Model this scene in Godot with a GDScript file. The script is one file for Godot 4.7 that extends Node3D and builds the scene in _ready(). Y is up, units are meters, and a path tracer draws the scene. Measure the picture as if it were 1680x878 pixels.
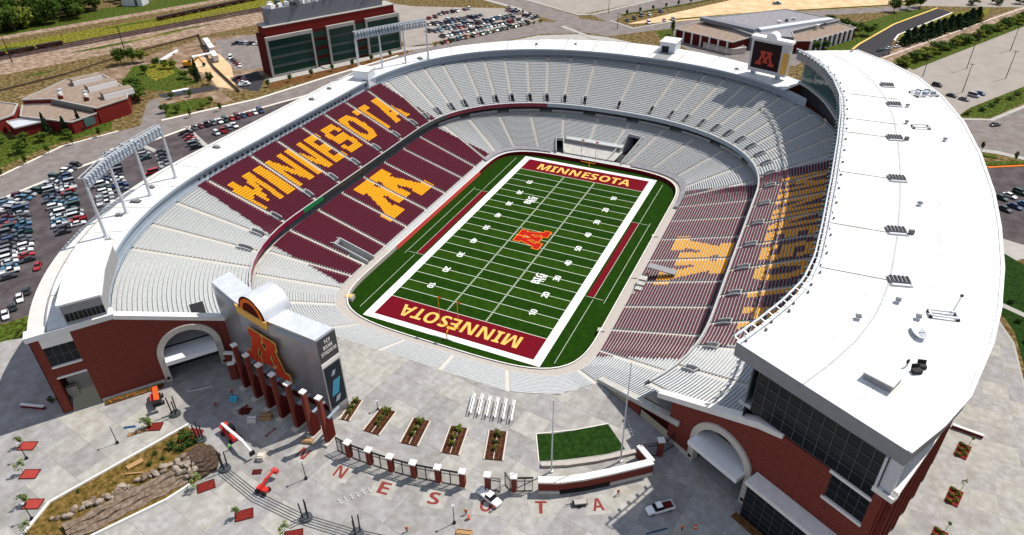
extends Node3D

const G := 5.0            # street level; the turf lies at y = 0
var M := {}
var cnt := {}
var rng := RandomNumberGenerator.new()
const ORD := ["first", "second", "third", "fourth", "fifth", "sixth", "seventh", "eighth", "ninth", "tenth", "eleventh", "twelfth", "thirteenth", "fourteenth", "fifteenth", "sixteenth", "seventeenth", "eighteenth", "nineteenth", "twentieth", "twenty-first", "twenty-second", "twenty-third", "twenty-fourth", "twenty-fifth", "twenty-sixth"]

# ---------------------------------------------------------------- mesh builder
class MB:
	var v := PackedVector3Array()
	var c := PackedColorArray()
	var col := Color(1, 1, 1)
	var colored := false
	func tri(a: Vector3, b: Vector3, d: Vector3) -> void:
		v.append(a); v.append(b); v.append(d)
		if colored:
			c.append(col); c.append(col); c.append(col)
	func quad(a: Vector3, b: Vector3, d: Vector3, e: Vector3) -> void:
		tri(a, b, d); tri(a, d, e)
	func bxb(o: Vector3, X: Vector3, Y: Vector3, Z: Vector3) -> void:
		# o = corner-centre, X Y Z half axes
		var p := []
		for i in 8:
			p.append(o + X * (1.0 if i & 1 else -1.0) + Y * (1.0 if i & 2 else -1.0) + Z * (1.0 if i & 4 else -1.0))
		quad(p[2], p[6], p[7], p[3]); quad(p[0], p[1], p[5], p[4])
		quad(p[4], p[5], p[7], p[6]); quad(p[1], p[0], p[2], p[3])
		quad(p[5], p[1], p[3], p[7]); quad(p[0], p[4], p[6], p[2])
	func box(cen: Vector3, size: Vector3, yaw := 0.0) -> void:
		var b := Basis(Vector3.UP, yaw)
		bxb(cen, b.x * size.x * 0.5, b.y * size.y * 0.5, b.z * size.z * 0.5)
	func beam(a: Vector3, b: Vector3, w: float, h: float) -> void:
		var d := (b - a)
		var l := d.length()
		if l < 0.001: return
		d /= l
		var s := d.cross(Vector3.UP)
		if s.length() < 0.01: s = Vector3.RIGHT
		s = s.normalized()
		var u := s.cross(d).normalized()
		bxb((a + b) * 0.5, d * l * 0.5, u * h * 0.5, s * w * 0.5)
	func tube(a: Vector3, b: Vector3, r0: float, r1: float, n := 8) -> void:
		var d := (b - a).normalized()
		var s := d.cross(Vector3(0.31, 0.2, 0.93)).normalized()
		var t := d.cross(s)
		for i in n:
			var A0 := TAU * i / n
			var A1 := TAU * (i + 1) / n
			var e0 := s * cos(A0) + t * sin(A0)
			var e1 := s * cos(A1) + t * sin(A1)
			quad(a + e0 * r0, b + e0 * r1, b + e1 * r1, a + e1 * r0)
			tri(b, b + e1 * r1, b + e0 * r1)
			tri(a, a + e0 * r0, a + e1 * r0)
	func prism(poly: PackedVector2Array, y0: float, y1: float, bottom := false) -> void:
		var ix := Geometry2D.triangulate_polygon(poly)
		for i in range(0, ix.size(), 3):
			var a := poly[ix[i]]
			var b := poly[ix[i + 1]]
			var d := poly[ix[i + 2]]
			if (b - a).cross(d - a) < 0.0:
				var t := b
				b = d
				d = t
			tri(Vector3(a.x, y1, a.y), Vector3(b.x, y1, b.y), Vector3(d.x, y1, d.y))
			if bottom: tri(Vector3(a.x, y0, a.y), Vector3(d.x, y0, d.y), Vector3(b.x, y0, b.y))
		if y1 > y0:
			var ccw := Geometry2D.is_polygon_clockwise(poly)
			for i in poly.size():
				var a := poly[i]
				var b := poly[(i + 1) % poly.size()]
				if ccw: quad(Vector3(b.x, y0, b.y), Vector3(b.x, y1, b.y), Vector3(a.x, y1, a.y), Vector3(a.x, y0, a.y))
				else: quad(Vector3(a.x, y0, a.y), Vector3(a.x, y1, a.y), Vector3(b.x, y1, b.y), Vector3(b.x, y0, b.y))
	# polygon (s, y) standing in the vertical plane through o along d, thickness th along n
	func wall(poly: PackedVector2Array, o: Vector2, d: Vector2, n: Vector2, off: float, th: float) -> void:
		var ix := Geometry2D.triangulate_polygon(poly)
		var f := func(p: Vector2, k: float) -> Vector3: return Vector3(o.x + d.x * p.x + n.x * k, p.y, o.y + d.y * p.x + n.y * k)
		for i in range(0, ix.size(), 3):
			var a := poly[ix[i]]
			var b := poly[ix[i + 1]]
			var e := poly[ix[i + 2]]
			tri(f.call(a, off), f.call(b, off), f.call(e, off))
			tri(f.call(a, off - th), f.call(e, off - th), f.call(b, off - th))
		for i in poly.size():
			var a := poly[i]
			var b := poly[(i + 1) % poly.size()]
			quad(f.call(a, off), f.call(b, off), f.call(b, off - th), f.call(a, off - th))
	func mesh() -> ArrayMesh:
		var am := ArrayMesh.new()
		if v.size() == 0: return am
		var nn := PackedVector3Array()
		nn.resize(v.size())
		for i in range(0, v.size(), 3):
			var n := (v[i + 2] - v[i]).cross(v[i + 1] - v[i]).normalized()
			nn[i] = n; nn[i + 1] = n; nn[i + 2] = n
		var ar := []
		ar.resize(Mesh.ARRAY_MAX)
		ar[Mesh.ARRAY_VERTEX] = v
		ar[Mesh.ARRAY_NORMAL] = nn
		if colored: ar[Mesh.ARRAY_COLOR] = c
		am.add_surface_from_arrays(Mesh.PRIMITIVE_TRIANGLES, ar)
		return am

func V2(a: Array) -> PackedVector2Array:
	var r := PackedVector2Array()
	for i in range(0, a.size(), 2): r.append(Vector2(a[i], a[i + 1]))
	return r
func v3(p: Vector2, y: float) -> Vector3: return Vector3(p.x, y, p.y)

# ---------------------------------------------------------------- nodes
func numbered(parent: Node, called: String) -> String:
	var key := str(parent.get_instance_id()) + called
	var k: int = cnt.get(key, 0)
	cnt[key] = k + 1
	return called if k == 0 else "%s_%03d" % [called, k]
func thing(called: String, label: String, cat: String, group := "", at := Vector3.ZERO, yaw := 0.0) -> Node3D:
	var o := Node3D.new()
	o.name = numbered(self, called)
	add_child(o)
	o.position = at
	o.rotation.y = yaw
	tag(o, label, cat, group)
	return o
func tag(o: Node, label: String, cat: String, group := "") -> void:
	o.set_meta("label", label)
	o.set_meta("category", cat)
	if group != "": o.set_meta("group", group)
func part(parent: Node, called: String, mesh: Mesh, m: Material, label := "") -> MeshInstance3D:
	var o := MeshInstance3D.new()
	o.name = numbered(parent, called)
	o.mesh = mesh
	o.material_override = m
	parent.add_child(o)
	if label != "": o.set_meta("label", label)
	return o
func pm(parent: Node, called: String, mb: MB, m: Material, label := "") -> MeshInstance3D: return part(parent, called, mb.mesh(), m, label)
func struct(called: String, mb: MB, m: Material) -> MeshInstance3D:
	var o := part(self, called, mb.mesh(), m)
	o.set_meta("kind", "structure")
	return o
func copy(o: Node3D, label: String, at: Vector3, yaw := 0.0) -> Node3D:
	var c := o.duplicate() as Node3D
	c.name = numbered(self, String(o.name).get_slice("_0", 0))
	add_child(c)
	c.position = at
	c.rotation.y = yaw
	c.set_meta("label", label)
	return c

# ---------------------------------------------------------------- materials
func ntex(sd: int, freq: float, oct: int, lo: float, hi: float, size := 256, tint := Color(1, 1, 1), contrast := 1.0) -> ImageTexture:
	var f := FastNoiseLite.new()
	f.seed = sd
	f.noise_type = FastNoiseLite.TYPE_SIMPLEX_SMOOTH
	f.frequency = freq
	f.fractal_octaves = oct
	f.fractal_gain = 0.6
	var im := f.get_seamless_image(size, size)
	im.convert(Image.FORMAT_RGB8)
	var d := im.get_data()
	for i in range(0, d.size(), 3):
		var t := clampf((d[i] / 255.0 - 0.5) * contrast + 0.5, 0.0, 1.0)
		var k := lerpf(lo, hi, t) * 255.0
		d[i] = int(clampf(k * lerpf(tint.r, 1.0, t), 0, 255))
		d[i + 1] = int(clampf(k * lerpf(tint.g, 1.0, t), 0, 255))
		d[i + 2] = int(clampf(k * lerpf(tint.b, 1.0, t), 0, 255))
	return ImageTexture.create_from_image(Image.create_from_data(size, size, false, Image.FORMAT_RGB8, d))
func mat(key: String, r: float, g: float, b: float, rough := 0.85, metal := 0.0, tex: Texture2D = null, metres := 10.0) -> StandardMaterial3D:
	var m := StandardMaterial3D.new()
	m.resource_name = key
	m.albedo_color = Color(r, g, b).linear_to_srgb()
	m.roughness = rough
	m.metallic = metal
	m.metallic_specular = 0.5 if rough < 0.5 else (0.3 if rough < 0.75 else 0.16)
	if tex:
		m.albedo_texture = tex
		m.uv1_triplanar = true
		m.uv1_world_triplanar = true
		m.uv1_scale = Vector3.ONE / metres
	M[key] = m
	return m
func glow(key: String, r: float, g: float, b: float, e: float) -> void:
	var m := mat(key, r, g, b, 0.4)
	m.emission_enabled = true
	m.emission = Color(r, g, b).linear_to_srgb()
	m.emission_energy_multiplier = e

func brick_tex() -> ImageTexture:
	# running bond: far below a pixel here, gives only tone and grain
	var im := Image.create(256, 256, false, Image.FORMAT_RGB8)
	im.fill(Color(0.62, 0.58, 0.56))
	var r := RandomNumberGenerator.new()
	r.seed = 5
	for row in 32:
		for k in 9:
			var t := r.randf_range(0.7, 1.0)
			im.fill_rect(Rect2i(k * 32 - (16 if row & 1 else 0), row * 8, 30, 7), Color(t, t * r.randf_range(0.88, 1.0), t * r.randf_range(0.85, 1.0)))
	return ImageTexture.create_from_image(im)

func make_materials() -> void:
	var fine := ntex(1, 0.03, 5, 0.84, 1.0, 256)
	var coarse := ntex(2, 0.012, 6, 0.86, 1.0, 512, Color(1, 0.985, 0.96), 1.3)
	var blotch := ntex(3, 0.008, 6, 0.68, 1.0, 512, Color(1.0, 0.95, 0.86), 1.5)
	var grassy := ntex(4, 0.02, 6, 0.45, 1.0, 512, Color(1.25, 1.0, 0.75), 1.6)
	var soft := ntex(6, 0.01, 4, 0.9, 1.0, 256)
	var br := brick_tex()
	mat("concrete", 0.50, 0.495, 0.475, 0.9, 0, coarse, 22.0)
	mat("bleacher", 0.475, 0.485, 0.485, 0.85, 0, fine, 9.0)
	mat("aisle", 0.60, 0.57, 0.52, 0.9, 0, fine, 5.0)
	mat("silver_bench", 0.52, 0.535, 0.54, 0.5, 0.2, soft, 4.0)
	mat("maroon_seat", 0.105, 0.014, 0.030, 0.55, 0, fine, 3.0)
	mat("gold_seat", 0.80, 0.36, 0.012, 0.55, 0, soft, 3.0)
	mat("turf", 0.012, 0.044, 0.0016, 0.95, 0, ntex(7, 0.02, 5, 0.75, 1.0, 256), 14.0)
	mat("turf_light", 0.020, 0.058, 0.0025, 0.95, 0, ntex(7, 0.02, 5, 0.75, 1.0, 256), 14.0)
	mat("white_paint", 0.80, 0.80, 0.80, 0.8, 0, soft, 6.0)
	mat("line_paint", 0.50, 0.55, 0.45, 0.9)
	mat("maroon_paint", 0.15, 0.004, 0.012, 0.9, 0, fine, 6.0)
	mat("paver_red", 0.24, 0.045, 0.04, 0.9, 0, fine, 4.0)
	mat("red_mulch", 0.37, 0.055, 0.045, 0.95, 0, fine, 3.0)
	mat("sign_red", 0.55, 0.04, 0.012, 0.6)
	mat("rim_coping", 0.60, 0.59, 0.56, 0.8, 0, soft, 8.0)
	mat("red_paint", 0.33, 0.012, 0.006, 0.9)
	mat("orange_paint", 0.72, 0.16, 0.02, 0.9)
	mat("gold_paint", 0.72, 0.40, 0.10, 0.9)
	mat("brick", 0.25, 0.07, 0.052, 0.9, 0, br, 2.6)
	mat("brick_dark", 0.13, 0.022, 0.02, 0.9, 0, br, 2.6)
	mat("brick_red", 0.235, 0.032, 0.028, 0.9, 0, br, 2.6)
	mat("stone", 0.60, 0.55, 0.48, 0.85, 0, fine, 6.0)
	mat("cap", 0.74, 0.72, 0.68, 0.8, 0, soft, 5.0)
	mat("roof_white", 0.68, 0.695, 0.705, 0.6, 0, ntex(8, 0.01, 6, 0.9, 1.0, 512, Color(1, 0.985, 0.955), 1.6), 40.0)
	mat("steel_blue", 0.33, 0.39, 0.46, 0.5, 0.3, soft, 5.0)
	mat("steel_light", 0.58, 0.61, 0.65, 0.4, 0.4, soft, 5.0)
	mat("fascia", 0.27, 0.27, 0.28, 0.6, 0.1, soft, 6.0)
	mat("panel_silver", 0.50, 0.51, 0.53, 0.32, 0.75, soft, 8.0)
	mat("panel_top", 0.66, 0.69, 0.74, 0.4, 0.3, soft, 8.0)
	mat("glass_dark", 0.010, 0.012, 0.014, 0.08, 0.0).metallic_specular = 0.3
	mat("glass_green", 0.006, 0.035, 0.026, 0.15, 0.0).metallic_specular = 0.35
	mat("spandrel", 0.055, 0.075, 0.075, 0.5)
	mat("glass_teal", 0.05, 0.10, 0.10, 0.1, 0.0)
	mat("mullion", 0.10, 0.11, 0.12, 0.4, 0.6)
	mat("dark", 0.02, 0.02, 0.022, 0.7)  # near-black: the shade of recesses and interiors is put into the colour
	mat("tunnel", 0.05, 0.05, 0.055, 0.9)  # darker than bare concrete, shade painted into the linings of openings
	mat("black", 0.012, 0.012, 0.013, 0.5)
	mat("iron", 0.025, 0.026, 0.028, 0.5, 0.4)
	mat("asphalt", 0.098, 0.085, 0.088, 0.95, 0, ntex(9, 0.012, 6, 0.78, 1.0, 512, Color(1, 0.98, 1.0), 1.5), 45.0)
	mat("asphalt_light", 0.215, 0.19, 0.185, 0.95, 0, coarse, 40.0)
	mat("asphalt_pale", 0.31, 0.275, 0.245, 0.95, 0, soft, 37.0)
	mat("asphalt_dark", 0.05, 0.048, 0.052, 0.95, 0, fine, 20.0)
	mat("plaza", 0.335, 0.328, 0.325, 0.9, 0, coarse, 26.0)
	mat("sidewalk", 0.38, 0.365, 0.34, 0.9, 0, soft, 18.0)
	mat("curb", 0.60, 0.56, 0.50, 0.9)
	for i in 5:
		var t: float = [0.86, 0.95, 1.0, 1.06, 1.13][i]
		mat("slab%d" % i, 0.340 * t, 0.334 * t, 0.330 * t * [1.0, 1.03, 0.98, 1.0, 0.95][i], 0.9, 0, coarse, [17.0, 21.0, 25.0, 14.0, 19.0][i])
	mat("dirt", 0.29, 0.21, 0.155, 0.95, 0, blotch, 40.0)
	mat("ballast", 0.20, 0.155, 0.16, 0.95, 0, blotch, 16.0)
	mat("gravel", 0.36, 0.27, 0.215, 0.95, 0, blotch, 22.0)
	mat("sand", 0.62, 0.45, 0.28, 0.95, 0, ntex(10, 0.01, 6, 0.88, 1.0, 512, Color(1, 0.97, 0.92), 1.5), 60.0)
	mat("dry_grass", 0.185, 0.165, 0.085, 0.95, 0, grassy, 26.0)
	mat("lime_grass", 0.20, 0.235, 0.035, 0.95, 0, grassy, 22.0)
	mat("grass", 0.075, 0.135, 0.022, 0.95, 0, grassy, 18.0)
	mat("lawn", 0.02, 0.055, 0.008, 0.95, 0, ntex(11, 0.02, 6, 0.6, 1.0, 256), 9.0)
	mat("mulch", 0.17, 0.085, 0.035, 0.95, 0, blotch, 9.0)
	mat("garden_soil", 0.20, 0.125, 0.045, 0.95, 0, ntex(12, 0.02, 6, 0.6, 1.0, 512, Color(1.0, 1.05, 0.8), 1.6), 16.0)
	mat("bark", 0.10, 0.07, 0.045, 0.95)
	mat("rock", 0.24, 0.19, 0.155, 0.95, 0, blotch, 6.0)
	mat("mound", 0.105, 0.075, 0.062, 0.95, 0, blotch, 5.0)
	mat("boulder", 0.34, 0.28, 0.23, 0.95, 0, fine, 3.0)
	mat("wood", 0.42, 0.25, 0.12, 0.8, 0, fine, 1.5)
	mat("red_machine", 0.48, 0.018, 0.012, 0.4)
	mat("orange_machine", 0.62, 0.09, 0.015, 0.45)
	mat("yellow_machine", 0.60, 0.28, 0.03, 0.5)
	mat("tyre", 0.018, 0.018, 0.018, 0.9)
	mat("chrome", 0.55, 0.56, 0.58, 0.25, 0.8)
	mat("white_metal", 0.78, 0.78, 0.78, 0.4, 0.1)
	mat("blue_plastic", 0.03, 0.20, 0.55, 0.5)
	mat("cyan_plastic", 0.08, 0.45, 0.65, 0.5)
	mat("hi_vis", 0.25, 0.75, 0.08, 0.7)
	mat("rail_wall", 0.56, 0.065, 0.06, 0.8, 0, fine, 5.0)
	mat("warm_walk", 0.46, 0.42, 0.38, 0.9, 0, fine, 6.0)
	mat("roof_tan", 0.29, 0.225, 0.185, 0.95, 0, coarse, 20.0)
	mat("roof_grey", 0.27, 0.27, 0.30, 0.9, 0, coarse, 18.0)
	mat("penthouse", 0.19, 0.20, 0.225, 0.6, 0.1, soft, 5.0)
	mat("rust", 0.075, 0.028, 0.02, 0.9, 0, blotch, 6.0)
	mat("yellow_line", 0.60, 0.42, 0.12, 0.9)
	mat("ribbon_green", 0.008, 0.16, 0.05, 0.3)
	mat("ribbon_maroon", 0.17, 0.006, 0.03, 0.3)
	mat("ribbon_black", 0.025, 0.032, 0.032, 0.3)
	mat("screen_dark", 0.012, 0.003, 0.005, 0.5)
	glow("screen_red", 0.30, 0.02, 0.008, 0.08)
	mat("sign_grey", 0.05, 0.05, 0.055, 0.5)
	mat("banner", 0.012, 0.018, 0.024, 0.5)
	mat("banner_blue", 0.05, 0.22, 0.35, 0.5)
	var lf := mat("leaf", 1, 1, 1, 0.8)
	lf.vertex_color_use_as_albedo = true
	lf.backlight_enabled = true
	lf.backlight = Color(0.12, 0.16, 0.03)
	var sk := mat("figure", 1, 1, 1, 0.8)
	sk.vertex_color_use_as_albedo = true
	var cp := [[0.72, 0.72, 0.72], [0.02, 0.022, 0.025], [0.30, 0.31, 0.33], [0.11, 0.12, 0.135], [0.33, 0.012, 0.016], [0.02, 0.05, 0.13], [0.05, 0.16, 0.26], [0.42, 0.39, 0.33], [0.012, 0.055, 0.045], [0.10, 0.006, 0.02], [0.05, 0.055, 0.065], [0.52, 0.56, 0.58]]
	for i in cp.size():
		var cm := mat("car%d" % i, cp[i][0], cp[i][1], cp[i][2], 0.3, 0.1)
		cm.clearcoat_enabled = true
		cm.clearcoat = 0.6
		cm.clearcoat_roughness = 0.1
const CARC := ["white", "black", "silver", "dark grey", "red", "dark blue", "teal blue", "beige", "dark green", "maroon", "charcoal", "pale silver"]

func _ready() -> void:
	# ---- camera
	var cam := Camera3D.new()
	cam.name = "camera"
	add_child(cam)
	cam.position = Vector3(77.559, 120.436, 180.563)
	cam.rotation = Vector3(-0.5921, 0.4383, -0.0126)
	cam.fov = 41.75
	cam.near = 1.0
	cam.far = 6000.0
	cam.current = true
	# ---- sky, exposure
	var sm := ProceduralSkyMaterial.new()
	sm.sky_top_color = Color(0.60, 0.645, 0.73)
	sm.sky_horizon_color = Color(0.88, 0.88, 0.88)
	sm.sky_curve = 0.12
	sm.ground_bottom_color = Color(0.30, 0.30, 0.28)
	sm.ground_horizon_color = Color(0.60, 0.64, 0.66)
	sm.sun_angle_max = 1.0
	var sky := Sky.new()
	sky.sky_material = sm
	var env := Environment.new()
	env.background_mode = Environment.BG_SKY
	env.sky = sky
	env.background_energy_multiplier = 1.0
	env.tonemap_mode = Environment.TONE_MAPPER_LINEAR
	env.tonemap_exposure = 1.28
	env.sdfgi_enabled = true
	env.ssao_enabled = true
	env.ssil_enabled = true
	var we := WorldEnvironment.new()
	we.name = "world_environment"
	we.environment = env
	add_child(we)
	# ---- sun: stands to the right and beyond the stadium, about 55 degrees up
	var sun := DirectionalLight3D.new()
	sun.name = "sun"
	sun.light_energy = 1.5
	sun.light_color = Color(1.0, 0.975, 0.935)
	sun.light_angular_distance = 0.5
	sun.shadow_enabled = true
	var el := deg_to_rad(55.0)
	var dirv := Vector3(-0.582 * cos(el), -sin(el), 0.813 * cos(el))
	add_child(sun)
	sun.look_at_from_position(Vector3(0, 200, 0), Vector3(0, 200, 0) + dirv, Vector3.UP)

	rng.seed = 20090912
	make_materials()
	ground()
	plaza()
	field()
	lower_bowl()
	upper_deck()
	rim()
	press_box()
	end_walls()
	scoreboard()
	gates()
	light_towers()
	plaza_things()
	garden()
	surroundings()
	railway()
	office()
	brick_complex()
	low_building()
	parking()
	vegetation()
	people()

# ---------------------------------------------------------------- bowl rings
# ring = [half width, far depth, far exponent, near depth, near exponent]; u runs 0..1 left side (near to far),
# 1..2 round the far end, 2..3 right side (far to near), 3..4 round the near end
const R_TURF := [36.6, 25.0, 4.2, 25.6, 4.2]
const R_FRONT := [39.4, 28.0, 4.4, 28.0, 4.4]
const R_MID := [64.2, 50.3, 2.3, 54.0, 2.3]
const R_LIP := [63.75, 49.9, 2.3, 53.5, 2.3]
const R_BACK := [71.0, 58.0, 2.3, 62.0, 2.3]
const R_TOP := [88.5, 80.0, 2.25, 87.0, 2.25]
const R_WALL := [89.6, 81.0, 2.25, 88.2, 2.25]
const R_ROOF := [89.0, 78.5, 2.25, 87.6, 2.25]
const R_STEP := [99.8, 96.3, 2.05, 99.6, 2.2]
const R_OUT := [103.0, 99.8, 2.0, 102.4, 2.25]

func rp(r: Array, u: float) -> Vector2:
	u = fposmod(u, 4.0)
	if u < 1.0: return Vector2(-r[0], 35.0 - 70.0 * u)
	if u >= 2.0 and u < 3.0: return Vector2(r[0], -35.0 + 70.0 * (u - 2.0))
	var far := u < 2.0
	var th := PI * (2.0 - u) if far else PI * (u - 3.0)
	var n: float = r[2] if far else r[4]
	var b: float = r[1] if far else r[3]
	var cs := cos(th)
	var sn := sin(th)
	var k := pow(pow(absf(cs), n) + pow(absf(sn), n), -1.0 / n)
	return Vector2(r[0] * k * cs, (-35.0 - b * k * sn) if far else (35.0 + b * k * sn))
func rl(a: Array, b: Array, k: float, u: float) -> Vector2: return rp(a, u).lerp(rp(b, u), k)
func uz(z: float, right: bool) -> float: return (2.0 + (z + 35.0) / 70.0) if right else (35.0 - z) / 70.0
func uf(deg: float) -> float: return 2.0 - deg / 180.0
func un(deg: float) -> float: return 3.0 + deg / 180.0

# everything on this side of the line belongs to the entrance plaza
var PLAZA := V2([-68.7, 125.7, -35.2, 81.1, -26, 72.5, 25.2, 72.7, 36.6, 69, 44.5, 60.2, 100.7, 92.1, 118, 140, -68.7, 160])
func in_plaza(p: Vector2) -> bool: return Geometry2D.is_point_in_polygon(p, PLAZA)

# strip between two rings over a range of u; skips what lies in the plaza
func strip(mb: MB, a: Array, b: Array, ya: float, yb: float, u0: float, u1: float, n: int, clip := true) -> void:
	for i in n:
		var p := lerpf(u0, u1, float(i) / n)
		var q := lerpf(u0, u1, float(i + 1) / n)
		var A := rp(a, ual(a, p))
		var B := rp(b, ual(b, p))
		var C := rp(b, ual(b, q))
		var D := rp(a, ual(a, q))
		if clip and in_plaza((A + B + C + D) * 0.25): continue
		mb.quad(v3(A, ya), v3(B, yb), v3(C, yb), v3(D, ya))

# u = -0.3 is the left end wall on every ring
func ual(r: Array, u: float) -> float:
	if u >= 0.0: return u
	return u / 0.3 * atan(1.3434 * r[0] / r[3]) / PI

# ---------------------------------------------------------------- lettering in the seats
func glyph(ch: String, x: float, y: float) -> bool:
	if x < 0.0 or x > 1.0 or y < 0.0 or y > 1.0: return false
	var d := absf(x - 0.5)
	match ch:
		"I": return true
		"M": return d > 0.3 or absf(d - (y - 0.3) * 0.5) < 0.11
		"N": return x < 0.25 or x > 0.75 or absf(x - (0.86 - 0.72 * y)) < 0.14
		"E": return x < 0.34 or y < 0.2 or y > 0.8 or (y > 0.4 and y < 0.6 and x < 0.85)
		"S":
			if y > 0.8: return x > 0.1 and x < 0.92
			if y > 0.6: return x < 0.32 or x > 0.72 and y > 0.68
			if y > 0.4: return x > 0.05 and x < 0.95
			if y > 0.2: return x > 0.68 or x < 0.28 and y < 0.32
			return x > 0.08 and x < 0.9
		"O":
			var e := pow(d * 2.0, 2.3) + pow(absf(y - 0.5) * 2.0, 2.3)
			var i := pow(d / 0.2, 2.0) + pow(absf(y - 0.5) / 0.3, 2.0)
			return e < 1.0 and i > 1.0
		"T": return y > 0.77 or d < 0.17
		"A": return absf(d - (1.0 - y) * 0.36) < 0.15 or (y > 0.2 and y < 0.38 and d < 0.34)
	return false
const WORD := ["M", 11.5, "I", 4.2, "N", 9.6, "N", 9.6, "E", 8.2, "S", 9.2, "O", 10.4, "T", 9.2, "A", 10.8]
func word_hit(s: float, y: float) -> bool:      # s metres from the left edge of the word
	var at := 0.0
	for i in range(0, WORD.size(), 2):
		var w: float = WORD[i + 1] * 0.875
		if s < at: return false
		if s < at + w: return glyph(WORD[i], (s - at) / w, y)
		at += w + 1.55
	return false
var THIN_M := V2([0, 0, 0.315, 0, 0.315, 0.21, 0.24, 0.21, 0.345, 0.60, 0.43, 0.36, 0.375, 0.36, 0.375, 0.16, 0.5, 0.16, 0.5, 0.50, 0.405, 0.79, 0.475, 0.79, 0.475, 1, 0.19, 1, 0.19, 0.79, 0.255, 0.79, 0.10, 0.21, 0, 0.21])
var HALF_M := V2([0, 0, 0.315, 0, 0.315, 0.24, 0.27, 0.24, 0.35, 0.53, 0.385, 0.40, 0.365, 0.40, 0.365, 0.16, 0.5, 0.16, 0.5, 0.62, 0.43, 0.80, 0.5, 0.80, 0.5, 1, 0.2, 1, 0.2, 0.77, 0.26, 0.77, 0.105, 0.24, 0, 0.24])

# ---------------------------------------------------------------- seating
# builds one deck; sections between aisles become parts, their rows sub-parts
func deck(t: Node3D, ra: Array, rb: Array, y0: float, y1: float, rows: int, aisles: Array, upper: bool, gaps: Array, single: Array) -> void:
	aisles.sort()
	var nA := aisles.size()
	var steps := []
	var seat := []          # per section: dictionary key -> MB
	for i in nA:
		var s := MB.new()
		steps.append(s)
		seat.append({})
	var lanes := []
	for i in nA: lanes.append([MB.new(), MB.new()])
	var mark := 9 if not upper else 5
	var rise := (y1 - y0) / rows
	for k in rows:
		var f0 := float(k) / rows
		var f1 := float(k + 1) / rows
		var y := y0 + rise * k
		var yp := y - rise if k > 0 else y0 - 0.5
		# half aisle width in u, per aisle
		var hw := []
		for i in nA:
			var w := rl(ra, rb, f0, aisles[i] + 0.002).distance_to(rl(ra, rb, f0, aisles[i] - 0.002)) / 0.004
			hw.append(0.62 / w)
		for i in nA:
			var u0: float = aisles[i]
			var u1: float = aisles[(i + 1) % nA]
			if i == nA - 1: u1 += 4.0
			# aisle flight
			if not hole(gaps, u0, k, 0.0) and not in_plaza(rl(ra, rb, (f0 + f1) * 0.5, u0)):
				var h: float = hw[i]
				for hs in 2:
					var g0 := lerpf(f0, f1, hs * 0.5)
					var g1 := lerpf(f0, f1, hs * 0.5 + 0.5)
					var yy := y - rise * 0.5 + rise * 0.5 * hs + 0.03
					var A := rl(ra, rb, g0, u0 - h)
					var B := rl(ra, rb, g1, u0 - h)
					var C := rl(ra, rb, g1, u0 + h)
					var D := rl(ra, rb, g0, u0 + h)
					lanes[i][0 if k < mark else 1].quad(v3(A, yy), v3(B, yy), v3(C, yy), v3(D, yy))
					lanes[i][0 if k < mark else 1].quad(v3(A, yy - rise * 0.5), v3(A, yy), v3(D, yy), v3(D, yy - rise * 0.5))
					lanes[i][0 if k < mark else 1].quad(v3(A, yy), v3(A, yy - 0.25), v3(B, yy - 0.25), v3(B, yy))
					lanes[i][0 if k < mark else 1].quad(v3(D, yy), v3(C, yy), v3(C, yy - 0.25), v3(D, yy - 0.25))
			# seats of the section
			var a: float = u0 + hw[i]
			var b: float = u1 - hw[(i + 1) % nA]
			var len := 0.0
			var prev := rl(ra, rb, f0, a)
			for q in 6:
				var nx := rl(ra, rb, f0, lerpf(a, b, (q + 1) / 6.0))
				len += prev.distance_to(nx)
				prev = nx
			var n := int(maxf(2.0, ceilf(len / 0.56)))
			var run := -9
			var rid := 0
			var start := 0
			for j in n + 1:
				var cls := -1
				if j < n:
					var um := lerpf(a, b, (j + 0.5) / n)
					var p := rl(ra, rb, (f0 + f1) * 0.5, um)
					cls = seat_class(p, k, rows, upper)
					if in_plaza(p): cls = -1
					elif hole(gaps, um, k, 0.0): cls = -1
				if cls != run or j == n or j - start >= 7:
					if run >= 0:
						emit(steps[i], seat[i], ra, rb, f0, f1, lerpf(a, b, float(start) / n), lerpf(a, b, float(j) / n), y, yp, run, k, rid, single.has(i))
					if run != cls: rid += 1
					run = cls
					start = j
	for i in nA:
		if steps[i].v.size() == 0: continue
		var sec := pm(t, "seating_section", steps[i], M.bleacher)
		for key in seat[i]:
			var c: int = key % 10
			var mb: MB = seat[i][key]
			var o := pm(sec, ["silver_bench_row", "maroon_seat_row", "gold_seat_row"][c], mb, M[["silver_bench", "maroon_seat", "gold_seat"][c]])
			if key < 10: o.set_meta("kind", "stuff")
	for i in nA:
		for e in lanes[i]:
			if e.v.size() > 0: pm(t, "aisle_steps", e, M.aisle)

func hole(gaps: Array, u: float, k: int, pad: float) -> bool:
	for g in gaps:
		if k >= g[2] and k < g[3]:
			var d := fposmod(u - g[0] + 2.0, 4.0) - 2.0
			if absf(d) < g[1] + pad: return true
	return false

func seat_class(p: Vector2, k: int, rows: int, upper: bool) -> int:
	if absf(p.y) > 49.0 or absf(p.x) < 30.0: return 0
	var right := p.x > 0.0
	var s := (p.y if right else -p.y)      # runs left to right as read from the turf
	if upper:
		var y := (k - 7.0) / 17.0
		if y > 0.0 and y < 1.0 and word_hit(s + 42.5, y): return 2
	else:
		var q := Vector2((s + 14.5) / 29.0, (k - 5.5) / 22.0)
		if q.x > 0.5: q.x = 1.0 - q.x
		if q.x > 0.0 and q.y > 0.0 and q.y < 1.0 and Geometry2D.is_point_in_polygon(q, HALF_M): return 2
	return 1

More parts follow.
